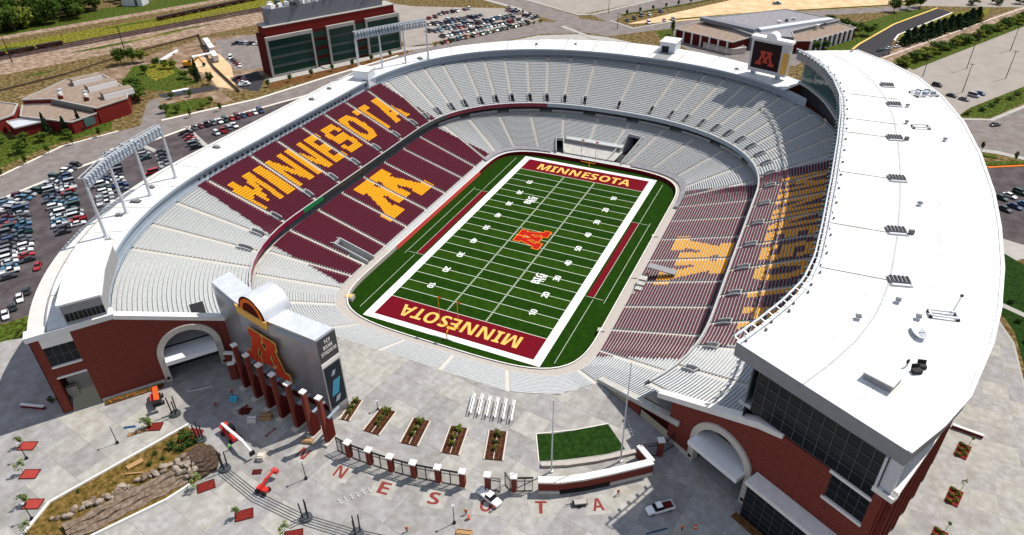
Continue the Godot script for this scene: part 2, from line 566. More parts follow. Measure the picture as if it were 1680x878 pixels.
func emit(st: MB, bag: Dictionary, ra: Array, rb: Array, f0: float, f1: float, ua: float, ub: float, y: float, yp: float, cls: int, k: int, rid: int, single: bool) -> void:
	var A0 := rp(ra, ua)
	var A1 := rp(rb, ua)
	var B0 := rp(ra, ub)
	var B1 := rp(rb, ub)
	var Fa := A0.lerp(A1, f0)
	var Ba := A0.lerp(A1, f1)
	var Fb := B0.lerp(B1, f0)
	var Bb := B0.lerp(B1, f1)
	st.quad(v3(Fa, y), v3(Ba, y), v3(Bb, y), v3(Fb, y))
	st.quad(v3(Fa, yp), v3(Fa, y), v3(Fb, y), v3(Fb, yp))
	var key := cls + ((10 * (k + 1) + 1000 * rid) if single else 0)
	if not bag.has(key): bag[key] = MB.new()
	var mb: MB = bag[key]
	if cls == 0:
		var p := Fa.lerp(Ba, 0.42)
		var q := Fa.lerp(Ba, 0.80)
		var r := Fb.lerp(Bb, 0.80)
		var s := Fb.lerp(Bb, 0.42)
		mb.quad(v3(p, y + 0.42), v3(q, y + 0.42), v3(r, y + 0.42), v3(s, y + 0.42))
		mb.quad(v3(p, y + 0.33), v3(p, y + 0.42), v3(s, y + 0.42), v3(s, y + 0.33))
		mb.quad(v3(r, y + 0.33), v3(r, y + 0.42), v3(q, y + 0.42), v3(q, y + 0.33))
		mb.quad(v3(p, y + 0.33), v3(s, y + 0.33), v3(r, y + 0.33), v3(q, y + 0.33))
	else:
		var p := Fa.lerp(Ba, 0.40)
		var q := Fa.lerp(Ba, 0.86)
		var q2 := Fa.lerp(Ba, 0.98)
		var r := Fb.lerp(Bb, 0.86)
		var r2 := Fb.lerp(Bb, 0.98)
		var s := Fb.lerp(Bb, 0.40)
		var h := 0.80
		mb.quad(v3(p, y + 0.44), v3(q, y + 0.41), v3(r, y + 0.41), v3(s, y + 0.44))
		mb.quad(v3(p, y + 0.30), v3(p, y + 0.44), v3(s, y + 0.44), v3(s, y + 0.30))
		mb.quad(v3(q, y + 0.41), v3(q2, y + h), v3(r2, y + h), v3(r, y + 0.41))
		mb.quad(v3(q2, y + h), v3(Ba, y + h - 0.03), v3(Bb, y + h - 0.03), v3(r2, y + h))
		mb.quad(v3(r2, y + 0.3), v3(Bb, y + h - 0.03), v3(Ba, y + h - 0.03), v3(q2, y + 0.3))

func lower_bowl() -> void:
	var t := thing("lower_seating_bowl", "lower ring of maroon and pale grey seats directly around the green football field", "grandstand")
	var al := [uz(25.7, false), uz(12.8, false), uz(0, false), uz(-13.2, false), uz(-26.3, false), uf(176), uf(160), uf(147), uf(134), uf(121.5), uf(109), uf(96), uf(84), uf(71), uf(59), uf(46), uf(33), uf(20), uf(4), uz(-26.3, true), uz(-13.2, true), uz(0, true), uz(12.8, true), uz(25.7, true), un(4), un(22), un(38), un(62), un(82), un(103), un(122), un(138), un(150), un(162), un(175)]
	# tunnels and the field-level terrace in the far stand, player tunnel at left
	var gaps := [[uf(110.5), 0.010, 0, 9], [uf(78.0), 0.020, 0, 20], [uf(93.5), 0.085, 0, 11], [uz(34.6, false), 0.024, 0, 14]]
	deck(t, R_FRONT, R_MID, 1.55, 8.95, 30, al, false, gaps, [0, 1, 18, 19, 20, 21, 22, 23, 24, 34])
	# field wall and the walk behind it
	var w := MB.new()
	strip(w, R_TURF, [36.3, 25, 4.2, 25.6, 4.2], 1.45, 0.0, 0.16, 1.0, 30, false)
	pm(t, "padded_wall", w, M.rail_wall, "coral red padded wall along the left touchline")
	w = MB.new()
	strip(w, R_TURF, R_TURF, 0.0, 1.45, 1.0, 2.0, 60, false)
	pm(t, "field_wall", w, M.maroon_paint)
	w = MB.new()
	strip(w, R_TURF, R_TURF, 0.0, 1.45, 2.0, 4.16, 110, false)
	pm(t, "field_wall", w, M.warm_walk)
	w = MB.new()
	strip(w, R_TURF, [36.9, 25.3, 4.2, 25.9, 4.2], 1.46, 1.46, 0.0, 4.0, 200, false)
	pm(t, "wall_coping", w, M.cap)
	w = MB.new()
	strip(w, [36.9, 25.3, 4.2, 25.9, 4.2], R_FRONT, 1.2, 1.2, 0.12, 1.62, 100, false)
	pm(t, "front_walk", w, M.bleacher)
	w = MB.new()
	strip(w, [36.9, 25.3, 4.2, 25.9, 4.2], R_FRONT, 1.2, 1.2, 1.62, 4.12, 120, false)
	pm(t, "front_walk", w, M.warm_walk)
	# dark tarpaulin over the front rows of the far end
	w = MB.new()
	strip(w, [38.0, 26.6, 4.2, 26.6, 4.2], [39.7, 28.4, 4.3, 28.4, 4.3], 1.6, 2.1, 1.1, 1.36, 20, false)
	pm(t, "front_row_cover", w, M.roof_grey)
	w = MB.new()
	strip(w, [38.0, 26.6, 4.2, 26.6, 4.2], [39.7, 28.4, 4.3, 28.4, 4.3], 1.6, 2.1, 1.62, 1.99, 24, false)
	pm(t, "front_row_cover", w, M.roof_grey)
	# concourse under the upper deck
	w = MB.new()
	strip(w, R_MID, R_BACK, 8.95, 8.95, -0.2, 3.2, 140)
	pm(t, "concourse_floor", w, M.concrete)
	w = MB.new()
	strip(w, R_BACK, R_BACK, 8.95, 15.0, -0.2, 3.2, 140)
	pm(t, "concourse_wall", w, M.tunnel)  # dark lining colour carries the shade under the deck
	# far tunnels: side walls, floor and back
	tunnel(t, uf(110.5), 1.5, 9)
	tunnel(t, uf(78.0), 3.0, 20)
	tunnel(t, uz(34.6, false), 1.55, 14)
	# field-level terrace with a long dark window band
	w = MB.new()
	var d0 := uf(93.5) - 0.083
	var d1 := uf(93.5) + 0.083
	var fr := R_FRONT
	for i in 8:
		var a := lerpf(d0, d1, i / 8.0)
		var b := lerpf(d0, d1, (i + 1) / 8.0)
		var p := rl(fr, R_MID, 0.0, a)
		var q := rl(fr, R_MID, 0.30, a)
		var r := rl(fr, R_MID, 0.30, b)
		var s := rl(fr, R_MID, 0.0, b)
		w.quad(v3(p, 1.7), v3(q, 3.2), v3(r, 3.2), v3(s, 1.7))
		w.quad(v3(p, 0.6), v3(p, 1.7), v3(s, 1.7), v3(s, 0.6))
	pm(t, "terrace", w, M.concrete)
	w = MB.new()
	var a0 := rl(fr, R_MID, 0.30, d0 + 0.012)
	var a1 := rl(fr, R_MID, 0.30, d1 - 0.012)
	w.box(Vector3((a0.x + a1.x) * 0.5, 3.9, a0.y - 1.0), Vector3(a1.x - a0.x, 1.5, 1.7))
	pm(t, "terrace_shade", w, M.fascia)
	w = MB.new()
	w.box(Vector3((a0.x + a1.x) * 0.5, 4.6, a0.y - 1.6), Vector3(a1.x - a0.x + 2.6, 0.35, 3.2))
	pm(t, "terrace_roof", w, M.bleacher)
	# camera platform and canopy in the right lower stand
	var pl := thing("camera_platform", "small grey covered camera platform among the maroon seats on the right", "platform", "", Vector3(45.5, 0, 9.0), -0.08)
	w = MB.new()
	w.box(Vector3(0, 5.6, 0), Vector3(8.5, 0.3, 2.6))
	pm(pl, "roof", w, M.fascia)
	for x in [-3.9, 3.9]:
		for z in [-1.1, 1.1]:
			w = MB.new()
			w.box(Vector3(x, 3.8, z), Vector3(0.16, 3.4, 0.16))
			pm(pl, "post", w, M.steel_light)
	var st := thing("stair_block", "pale concrete stair block beside the right touchline walk", "steps", "", Vector3(41.3, 0, 14.5), 0.0)
	for i in 4:
		w = MB.new()
		w.box(Vector3(-0.3, 1.6 + i * 0.25, 4.0 - i * 2.0), Vector3(2.2, 0.8 + i * 0.5, 2.0))
		pm(st, "step", w, M.concrete)

func tunnel(t: Node3D, u: float, hw: float, rows: int) -> void:
	var f := float(rows) / 30.0
	var p := rl(R_FRONT, R_MID, -0.02, u)
	var q := rl(R_FRONT, R_MID, f, u)
	var d := (q - p).normalized()
	var L := p.distance_to(q)
	var n := Vector2(-d.y, d.x)
	var yt := 1.55 + 7.4 * f
	var fr := MB.new()
	for s in [-1.0, 1.0]:
		var o: Vector2 = p + n * hw * s
		fr.wall(PackedVector2Array([Vector2(0, 0.1), Vector2(L + 4, 0.1), Vector2(L + 4, yt + 0.2), Vector2(L, yt + 0.95), Vector2(0, 2.4)]), o, d, n, 0.15, 0.3)
	fr.wall(PackedVector2Array([Vector2(-hw, yt - 0.2), Vector2(hw, yt - 0.2), Vector2(hw, yt + 0.95), Vector2(-hw, yt + 0.95)]), q, n, d, 0.15, 0.3)
	var tn := pm(t, "tunnel_mouth", fr, M.bleacher)
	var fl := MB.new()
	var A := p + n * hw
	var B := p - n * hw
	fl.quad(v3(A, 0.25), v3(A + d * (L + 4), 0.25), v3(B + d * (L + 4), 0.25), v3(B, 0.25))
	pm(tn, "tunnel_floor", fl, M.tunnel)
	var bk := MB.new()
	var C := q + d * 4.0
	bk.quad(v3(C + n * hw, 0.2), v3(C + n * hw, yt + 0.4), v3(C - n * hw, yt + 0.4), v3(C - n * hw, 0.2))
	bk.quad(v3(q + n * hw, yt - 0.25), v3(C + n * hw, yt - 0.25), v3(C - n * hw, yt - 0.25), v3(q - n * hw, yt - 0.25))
	pm(tn, "tunnel_back", bk, M.dark)  # near-black back paints in the depth of the tunnel's shade

func upper_deck() -> void:
	var t := thing("upper_seating_deck", "upper tier of seats carrying the gold word in the maroon block, ringing the lower bowl", "grandstand")
	var al := [uz(25.7, false), uz(12.8, false), uz(0, false), uz(-13.2, false), uz(-26.3, false)]
	for d in [176, 167.5, 160, 153, 146.8, 140, 134, 128, 121.5, 115.4, 109, 101.8, 89.4, 77.7, 70.5, 65, 59, 53.5, 48, 42, 36, 29.5, 22.5, 14.5, 4.5]: al.append(uf(d))
	for z in [-26.3, -13.2, 0, 12.8, 25.7]: al.append(uz(z, true))
	for d in [3.5, 13.5, 23.0, 32.0, 148, 156, 164, 173.5]: al.append(un(d))
	var gaps := []
	for u in al:
		if absf(u - un(32.0)) < 0.001 or absf(u - un(148.0)) < 0.001: continue
		var w := rl(R_MID, R_TOP, 0.12, u + 0.002).distance_to(rl(R_MID, R_TOP, 0.12, u - 0.002)) / 0.004
		gaps.append([u, 0.95 / w, 2, 6])
	var n := al.size()
	deck(t, R_MID, R_TOP, 12.75, 24.0, 30, al, true, gaps, [0, 1, 2, 3, 4, 35, 36, 39, 40, 41])
	for u in al:
		if absf(u - un(32.0)) > 0.001 and absf(u - un(148.0)) > 0.001 and not in_plaza(rl(R_MID, R_TOP, 0.28, u)) and not in_plaza(rl(R_MID, R_TOP, 0.05, u)): vomitory(t, u)
	# front rail, coping and the ribbon board hanging below it
	var w := MB.new()
	strip(w, R_LIP, R_MID, 13.35, 13.35, -0.35, 3.3, 150)
	strip(w, R_MID, R_MID, 12.3, 13.35, -0.35, 3.3, 150)
	pm(t, "front_parapet", w, M.bleacher)
	var seg := [[-0.35, -0.09, "ribbon_maroon"], [-0.09, 0.03, "ribbon_maroon"], [0.03, 0.17, "ribbon_green"], [0.17, 1.12, "ribbon_black"], [1.12, 1.36, "ribbon_maroon"], [1.36, 2.0, "steel_blue"], [2.0, 3.0, "ribbon_black"], [3.0, 3.3, "steel_light"]]
	for s in seg:
		w = MB.new()
		strip(w, R_LIP, R_LIP, 11.75, 13.34, s[0], s[1], int(maxf(4, (s[1] - s[0]) * 45)))
		if w.v.size(): pm(t, "ribbon_board", w, M[s[2]])
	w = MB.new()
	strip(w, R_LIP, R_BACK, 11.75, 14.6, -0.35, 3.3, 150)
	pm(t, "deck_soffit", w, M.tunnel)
	# shaded signs hung under the far soffit
	for i in 9:
		var a := 1.1 + i * 0.09
		w = MB.new()
		strip(w, [65.4, 51.6, 2.3, 55, 2.3], [65.4, 51.6, 2.3, 55, 2.3], 9.0, 10.1, a, a + 0.065, 4)
		pm(t, "concourse_rail_panel", w, M.bleacher)
	# cross walk at the back of the deck
	w = MB.new()
	strip(w, R_TOP, R_WALL, 24.0, 24.0, -0.4, 2.75, 170)
	pm(t, "top_walk", w, M.steel_blue)
	w = MB.new()
	for i in 190:
		var u := -0.3 + 3.05 * i / 190.0
		var p := rp(R_TOP, u)
		var q := rp(R_TOP, u + 3.05 / 190.0)
		if in_plaza(p) or in_plaza(q): continue
		w.beam(v3(p, 25.0), v3(q, 25.0), 0.09, 0.09)
		w.beam(v3(p, 24.0), v3(p, 25.0), 0.08, 0.08)
	pm(t, "top_railing", w, M.steel_light)

func vomitory(t: Node3D, u: float) -> void:
	var ys := 12.75
	var rise := 0.375
	var p := rl(R_MID, R_TOP, 2.0 / 30.0, u)
	var q := rl(R_MID, R_TOP, 6.0 / 30.0, u)
	var d := (q - p).normalized()
	var L := p.distance_to(q)
	var n := Vector2(-d.y, d.x)
	var hw := 0.9
	var yb := ys + rise * 2 - 0.1
	var yt := ys + rise * 6
	var fr := MB.new()
	for s in [-1.0, 1.0]:
		var o: Vector2 = p + n * hw * s
		fr.wall(PackedVector2Array([Vector2(0, yb - 0.3), Vector2(L + 0.15, yb - 0.3), Vector2(L + 0.15, yt + 0.55), Vector2(L * 0.6, yt + 0.2), Vector2(0, yb + 0.75)]), o, d, n, 0.11, 0.22)
	fr.wall(PackedVector2Array([Vector2(-hw, yt - 0.35), Vector2(hw, yt - 0.35), Vector2(hw, yt + 0.55), Vector2(-hw, yt + 0.55)]), q, n, d, 0.12, 0.24)
	var v := pm(t, "vomitory", fr, M.bleacher)
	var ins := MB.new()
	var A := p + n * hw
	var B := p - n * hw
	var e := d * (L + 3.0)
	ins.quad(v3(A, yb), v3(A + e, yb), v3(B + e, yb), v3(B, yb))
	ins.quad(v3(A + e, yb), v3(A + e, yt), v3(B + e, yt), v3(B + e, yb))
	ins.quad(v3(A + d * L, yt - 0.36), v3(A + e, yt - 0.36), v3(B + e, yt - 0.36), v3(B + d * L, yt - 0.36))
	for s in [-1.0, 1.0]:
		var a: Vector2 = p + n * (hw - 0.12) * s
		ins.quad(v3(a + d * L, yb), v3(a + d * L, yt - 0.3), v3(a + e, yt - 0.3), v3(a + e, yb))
	pm(v, "passage", ins, M.tunnel)  # dark lining paints shade into the opening

# ---------------------------------------------------------------- ground and plaza
var OUT_R := V2([100.2, 92.9, 105.8, 78.5, 111.1, 64.2, 114.7, 53, 116.8, 44, 118.4, 25, 118.8, 0, 117.5, -25, 114, -52, 103.5, -86, 84, -111])
func hole_outline() -> PackedVector2Array:
	var h := PackedVector2Array()
	for i in 121:
		var p := rp(R_OUT, -0.3 + 2.3 * i / 120.0)
		if p.x < -63.0 or p.y < 100.0:
			if not in_plaza(p): h.append(p)
	for z in [-10.0, 20.0, 50.0, 75.0]: h.append(Vector2(102.0, z))
	for q in [Vector2(100.2, 92.9), Vector2(64.5, 72.5), Vector2(44.2, 60.9), Vector2(36.6, 69), Vector2(25.2, 72.7), Vector2(-26, 72.5), Vector2(-34.5, 81.6), Vector2(-62.4, 118.9)]: h.append(q)
	return h
func ground() -> void:
	var h := hole_outline()
	var w := MB.new()
	var sc := [1.0, 1.3, 2.0, 4.0, 10.0, 40.0]
	for j in sc.size() - 1:
		for i in h.size():
			var a := h[i]
			var b := h[(i + 1) % h.size()]
			w.quad(v3(a * sc[j], G), v3(a * sc[j + 1], G), v3(b * sc[j + 1], G), v3(b * sc[j], G))
	struct("ground", w, M.dry_grass)

func sheet(called: String, m: String, lift: float, pts: Array) -> MeshInstance3D:
	var w := MB.new()
	w.prism(V2(pts), G + lift, G + lift)
	return struct(called, w, M[m])
func ribbon(w: MB, pts: PackedVector2Array, half: float, y0: float, y1: float) -> void:
	for i in pts.size() - 1:
		var d := (pts[i + 1] - pts[i]).normalized()
		var n := Vector2(-d.y, d.x) * half
		var e := d * half
		var a := pts[i] - e
		var b := pts[i + 1] + e
		w.prism(PackedVector2Array([a + n, b + n, b - n, a - n]), y0, y1 + 0.001 * (i % 2))
func curb(called: String, m: String, pts: Array, half := 0.15, h := 0.13) -> void:
	var w := MB.new()
	ribbon(w, V2(pts), half, G, G + h)
	struct(called, w, M[m])

func plaza() -> void:
	var P := V2([-62.4, 118.9, -34.5, 81.6, -26, 72.5, 25.2, 72.7, 36.6, 69, 44.2, 60.9, 64.5, 72.5, 100.2, 92.9, 130, 120, 110, 190, -20, 230, -120, 200, -96, 160, -84, 140, -71, 130])
	var w := MB.new()
	w.prism(P, G + 0.02, G + 0.02)
	# kerb face towards the bowl
	for i in range(1, 7): w.quad(v3(P[i], 3.2), v3(P[i], G + 0.02), v3(P[i + 1], G + 0.02), v3(P[i + 1], 3.2))
	var base := struct("plaza", w, M.plaza)
	# paving panels, each its own piece
	var r := RandomNumberGenerator.new()
	r.seed = 31
	var S := 6.7
	var k := 0
	var ang := 0.16
	for i in range(-14, 16):
		for j in range(8, 26):
			var c := Vector2(i * S, j * S).rotated(ang)
			if c.x < -80 or c.x > 88 or c.y > 150 or c.y < 58: continue
			if c.y > 118 + c.x * 0.0 and c.x > 45: continue
			if c.y > 152 - (c.x + 46) * 0.47: continue
			var o := S * 0.5 - 0.03
			var sq := PackedVector2Array()
			for q in [Vector2(-o, -o), Vector2(o, -o), Vector2(o, o), Vector2(-o, o)]: sq.append(c + q.rotated(ang))
			for piece in Geometry2D.intersect_polygons(sq, P):
				if piece.size() < 3 or k >= 300: continue
				var b := MB.new()
				b.prism(piece, G + 0.02, G + 0.05)
				pm(base, "paving_slab", b, M["slab%d" % r.randi_range(0, 4)])
				k += 1
	# sidewalk outside the stadium at the left and right
	sheet("sidewalk", "plaza", 0.012, [-71, 130, -84, 140, -96, 160, -130, 150, -108, 121, -101, 109, -94, 103, -84, 103, -76, 108, -62.4, 118.9])
	var rw := sheet("sidewalk", "sidewalk", 0.012, [100.2, 92.9, 105.8, 78.5, 111.1, 64.2, 114.7, 53, 116.8, 44, 118.4, 25, 118.8, 0, 121, -18, 129, -14, 134.5, 5, 135, 26, 134.5, 60, 130, 120])
	var RP := V2([100.8, 93.0, 106.4, 78.5, 111.7, 64.2, 115.3, 53, 117.4, 44, 119.0, 25, 119.4, 0, 121, -16, 129, -13, 134.0, 5, 134.6, 26, 134.2, 60, 131, 110])
	for i in range(-8, 10):
		for j in range(-8, 20):
			var c := Vector2(118 + i * 5.2, j * 5.2)
			var o := 2.56
			for piece in Geometry2D.intersect_polygons(PackedVector2Array([c + Vector2(-o, -o), c + Vector2(o, -o), c + Vector2(o, o), c + Vector2(-o, o)]), RP):
				if piece.size() < 3: continue
				var b := MB.new()
				b.prism(piece, G + 0.012, G + 0.03)
				pm(rw, "paving_slab", b, M["slab%d" % r.randi_range(1, 4)])
	# dark stone bands set in the paving at the lower left
	var bands := thing("stone_bands", "four dark stone bands running diagonally across the paving at the bottom", "paving")
	for i in 5:
		w = MB.new()
		var o := Vector2(0.03, 0.55) * i
		var pts := PackedVector2Array()
		for q in [Vector2(-18.6, 116.9), Vector2(-8, 119.2), Vector2(3, 119.6), Vector2(14, 118.4), Vector2(27, 115.8)]: pts.append(q + o)
		ribbon(w, pts, 0.09, G + 0.03, G + 0.09)
		pm(bands, "band", w, M.mullion)
	# word in red brick pavers, each letter on its own pale panel
	var L := [["M", -26.6, 102.6], ["I", -16.6, 105.5], ["N", -6.2, 107.4], ["N", 4.0, 108.1], ["E", 14.5, 107.9], ["S", 24.9, 105.9], ["O", 35.0, 103.2], ["T", 45.0, 99.2], ["A", 54.9, 94.0]]
	for i in 9:
		var yaw := lerpf(-0.25, 0.52, i / 8.0)
		var lp := thing("letter_panel", "%s paving panel inlaid with a red letter %s%s" % [["pale", "shaded", "pale"][0 if i > 2 else 1], L[i][0], ["", "", " in the scoreboard's shade", " in full sun", "", "", "", "", ""][i]], "paving", "letters of the word in the paving", Vector3(L[i][1], G + 0.05, L[i][2]), yaw)
		w = MB.new()
		w.box(Vector3(0, 0.006, 0), Vector3(5.0, 0.012, 4.6))
		pm(lp, "panel", w, M.slab4)
		text(lp, "letter", L[i][0], M.paver_red, Vector3(0, 0.016, 0), Vector3.RIGHT, Vector3.FORWARD, 2.3 if L[i][0] != "I" else 0.7, 2.9)

# ---------------------------------------------------------------- lettering
var FONT: SystemFont
func text(parent: Node, called: String, s: String, m: Material, at: Vector3, X: Vector3, Y: Vector3, w: float, h: float, depth := 0.02) -> MeshInstance3D:
	if FONT == null:
		FONT = SystemFont.new()
		FONT.font_names = PackedStringArray(["Droid Sans"])
		FONT.font_weight = 700
	var tm := TextMesh.new()
	tm.text = s
	tm.font = FONT
	tm.font_size = 64
	tm.pixel_size = 0.02
	tm.depth = 0.02
	tm.curve_step = 2.0
	var bb := tm.get_aabb()
	var o := part(parent, called, tm, m)
	var Z := X.cross(Y)
	var b := Basis(X * (w / bb.size.x), Y * (h / bb.size.y), Z * (depth / 0.02))
	o.transform = Transform3D(b, at - b * bb.get_center())
	return o

# ---------------------------------------------------------------- football field
func flat(w: MB, x0: float, z0: float, x1: float, z1: float, y: float) -> void:
	w.quad(Vector3(x0, y, z0), Vector3(x1, y, z0), Vector3(x1, y, z1), Vector3(x0, y, z1))
func field() -> void:
	var w := MB.new()
	for i in 200:
		w.tri(Vector3.ZERO, v3(rp(R_TURF, i * 0.02), 0), v3(rp(R_TURF, (i + 1) * 0.02), 0))
	struct("turf", w, M.turf)
	var hx := 24.385
	var hz := 54.865
	var gz := hz - 9.144
	var f := thing("football_field", "green football field with white border and maroon end zones", "field")
	for i in 20:
		w = MB.new()
		flat(w, -hx, -gz + i * 4.572, hx, -gz + (i + 1) * 4.572, 0.006)
		pm(f, "mown_strip", w, M.turf if i % 2 else M.turf_light)
	for s in [-1.0, 1.0]:
		w = MB.new()
		flat(w, -hx, s * gz, hx, s * hz, 0.01)
		pm(f, "end_zone", w, M.maroon_paint)
	w = MB.new()
	flat(w, -hx - 2.5, -hz - 1.9, -hx, hz + 1.9, 0.014)
	flat(w, hx, -hz - 1.9, hx + 2.5, hz + 1.9, 0.014)
	flat(w, -hx, -hz - 1.9, hx, -hz, 0.014)
	flat(w, -hx, hz, hx, hz + 1.9, 0.014)
	pm(f, "white_border", w, M.white_paint)
	for i in 21:
		w = MB.new()
		var z := -gz + i * 4.572
		flat(w, -hx, z - 0.1, hx, z + 0.1, 0.014 if i % 20 else 0.018)
		pm(f, "yard_line", w, M.line_paint)
	for s in [-1.0, 1.0]:
		w = MB.new()
		for i in 100:
			var z := -gz + i * 0.9144
			if i % 5: flat(w, s * 6.1 - 0.33, z - 0.1, s * 6.1 + 0.33, z + 0.1, 0.014)
		flat(w, s * 6.1 - 0.06, -gz, s * 6.1 + 0.06, gz, 0.010)
		pm(f, "hash_marks", w, M.line_paint)
	for i in range(1, 10):
		var z := -gz + i * 9.144
		var n := str(10 * (5 - absi(i - 5)))
		text(f, "yard_number", n, M.white_paint, Vector3(-16.4, 0.024, z), Vector3.BACK, Vector3.RIGHT, 2.8, 2.0)
		text(f, "yard_number", n, M.white_paint, Vector3(16.4, 0.024, z), Vector3.FORWARD, Vector3.LEFT, 2.8, 2.0)
	text(f, "end_zone_word", "MINNESOTA", M.gold_paint, Vector3(0, 0.024, -50.2), Vector3.RIGHT, Vector3.FORWARD, 37.0, 5.0)
	text(f, "end_zone_word", "MINNESOTA", M.gold_paint, Vector3(0, 0.024, 50.2), Vector3.LEFT, Vector3.BACK, 37.0, 5.0)
	# conference marks
	for s in [-1.0, 1.0]:
		var q := Vector3(-s * 9.4 * -1.0, 0, s * 22.9)
		q = Vector3(10.3, 0, 20.6) if s > 0 else Vector3(-11.6, 0, -23.5)
		text(f, "conference_mark", "BIG", M.white_paint, q + Vector3(0.8, 0.024, 0), Vector3.FORWARD, Vector3.LEFT, 5.4, 2.6)
		text(f, "conference_mark", "TEN", M.white_paint, q + Vector3(-1.5, 0.024, -0.5) + Vector3(3.9, 0, 0), Vector3.FORWARD, Vector3.LEFT, 4.0, 1.5)
	# block letter at midfield: gold rim, red body
	block_m(f, "midfield_logo", M.orange_paint, M.red_paint, Vector3(0, 0.022, 0), Vector3.FORWARD, Vector3.LEFT, 11.5, 9.5, 0.006)
	for s in [-1.0, 1.0]:
		w = MB.new()
		flat(w, s * 27.6, -23.0, s * 29.6, 23.0, 0.014)
		pm(f, "bench_zone", w, M.maroon_paint)
		w = MB.new()
		for q in [[29.75, 23.2], [33.2, 24.6]]:
			flat(w, s * q[0] - 0.06, -q[1], s * q[0] + 0.06, q[1], 0.012)
		for e in [-1.0, 1.0]:
			flat(w, s * 27.0, e * 23.2 - 0.06, s * 32.6, e * 23.2 + 0.06, 0.012)
			flat(w, s * 29.8 - 0.06, e * 24, s * 29.8 + 0.06, e * 54, 0.010)
		pm(f, "sideline_marks", w, M.line_paint)
	# goal posts
	for s in [-1.0, 1.0]:
		var t := thing("goal_post", "yellow goal post behind the %s end zone with two tall thin uprights" % ["far", "near"][0 if s < 0 else 1], "goal post", "goal posts", Vector3(0, 0, s * 56.6))
		w = MB.new()
		w.tube(Vector3(0, 0, 0), Vector3(0, 2.2, 0), 0.16, 0.15, 8)
		w.tube(Vector3(0, 2.2, 0), Vector3(0, 3.05, -s * 1.7), 0.15, 0.13, 8)
		pm(t, "gooseneck", w, M.gold_seat)
		w = MB.new()
		w.tube(Vector3(-2.82, 3.05, -s * 1.7), Vector3(2.82, 3.05, -s * 1.7), 0.11, 0.11, 8)
		pm(t, "crossbar", w, M.gold_seat)
		for e in [-1.0, 1.0]:
			w = MB.new()
			w.tube(Vector3(e * 2.82, 3.05, -s * 1.7), Vector3(e * 2.82, 12.2, -s * 1.7), 0.09, 0.08, 8)
			var up := pm(t, "upright", w, M.gold_seat)
			w = MB.new()
			w.box(Vector3(e * 2.82 + 0.5, 11.9, -s * 1.7), Vector3(1.0, 0.6, 0.04))
			pm(up, "ribbon", w, M.orange_machine)

func block_m(parent: Node, called: String, rim: Material, body: Material, at: Vector3, X: Vector3, Y: Vector3, w: float, h: float, gap: float) -> void:
	var n := X.cross(Y).normalized()
	var P := PackedVector2Array()
	for q in THIN_M: P.append(Vector2((q.x - 0.5) * w, (q.y - 0.5) * h))
	var half := PackedVector2Array([Vector2(-w * 2, -h * 2), Vector2(0, -h * 2), Vector2(0, h * 2), Vector2(-w * 2, h * 2)])
	var big := Geometry2D.intersect_polygons(Geometry2D.offset_polygon(P, w * 0.026, Geometry2D.JOIN_MITER)[0], half)
	var o: MeshInstance3D = null
	for j in 2:
		var mb := MB.new()
		for poly in (big if j == 0 else [P]):
			var ix := Geometry2D.triangulate_polygon(poly)
			for i in range(0, ix.size(), 3):
				for sg in [1.0, -1.0]:
					var t := []
					for e in 3: t.append(at + X * poly[ix[i + e]].x * sg + Y * poly[ix[i + e]].y + n * gap * j)
					if (t[2] - t[0]).cross(t[1] - t[0]).dot(n) < 0: t = [t[0], t[2], t[1]]
					mb.tri(t[0], t[1], t[2])
		if j == 0: o = pm(parent, called, mb, rim)
		else: pm(o, "letter_body", mb, body)

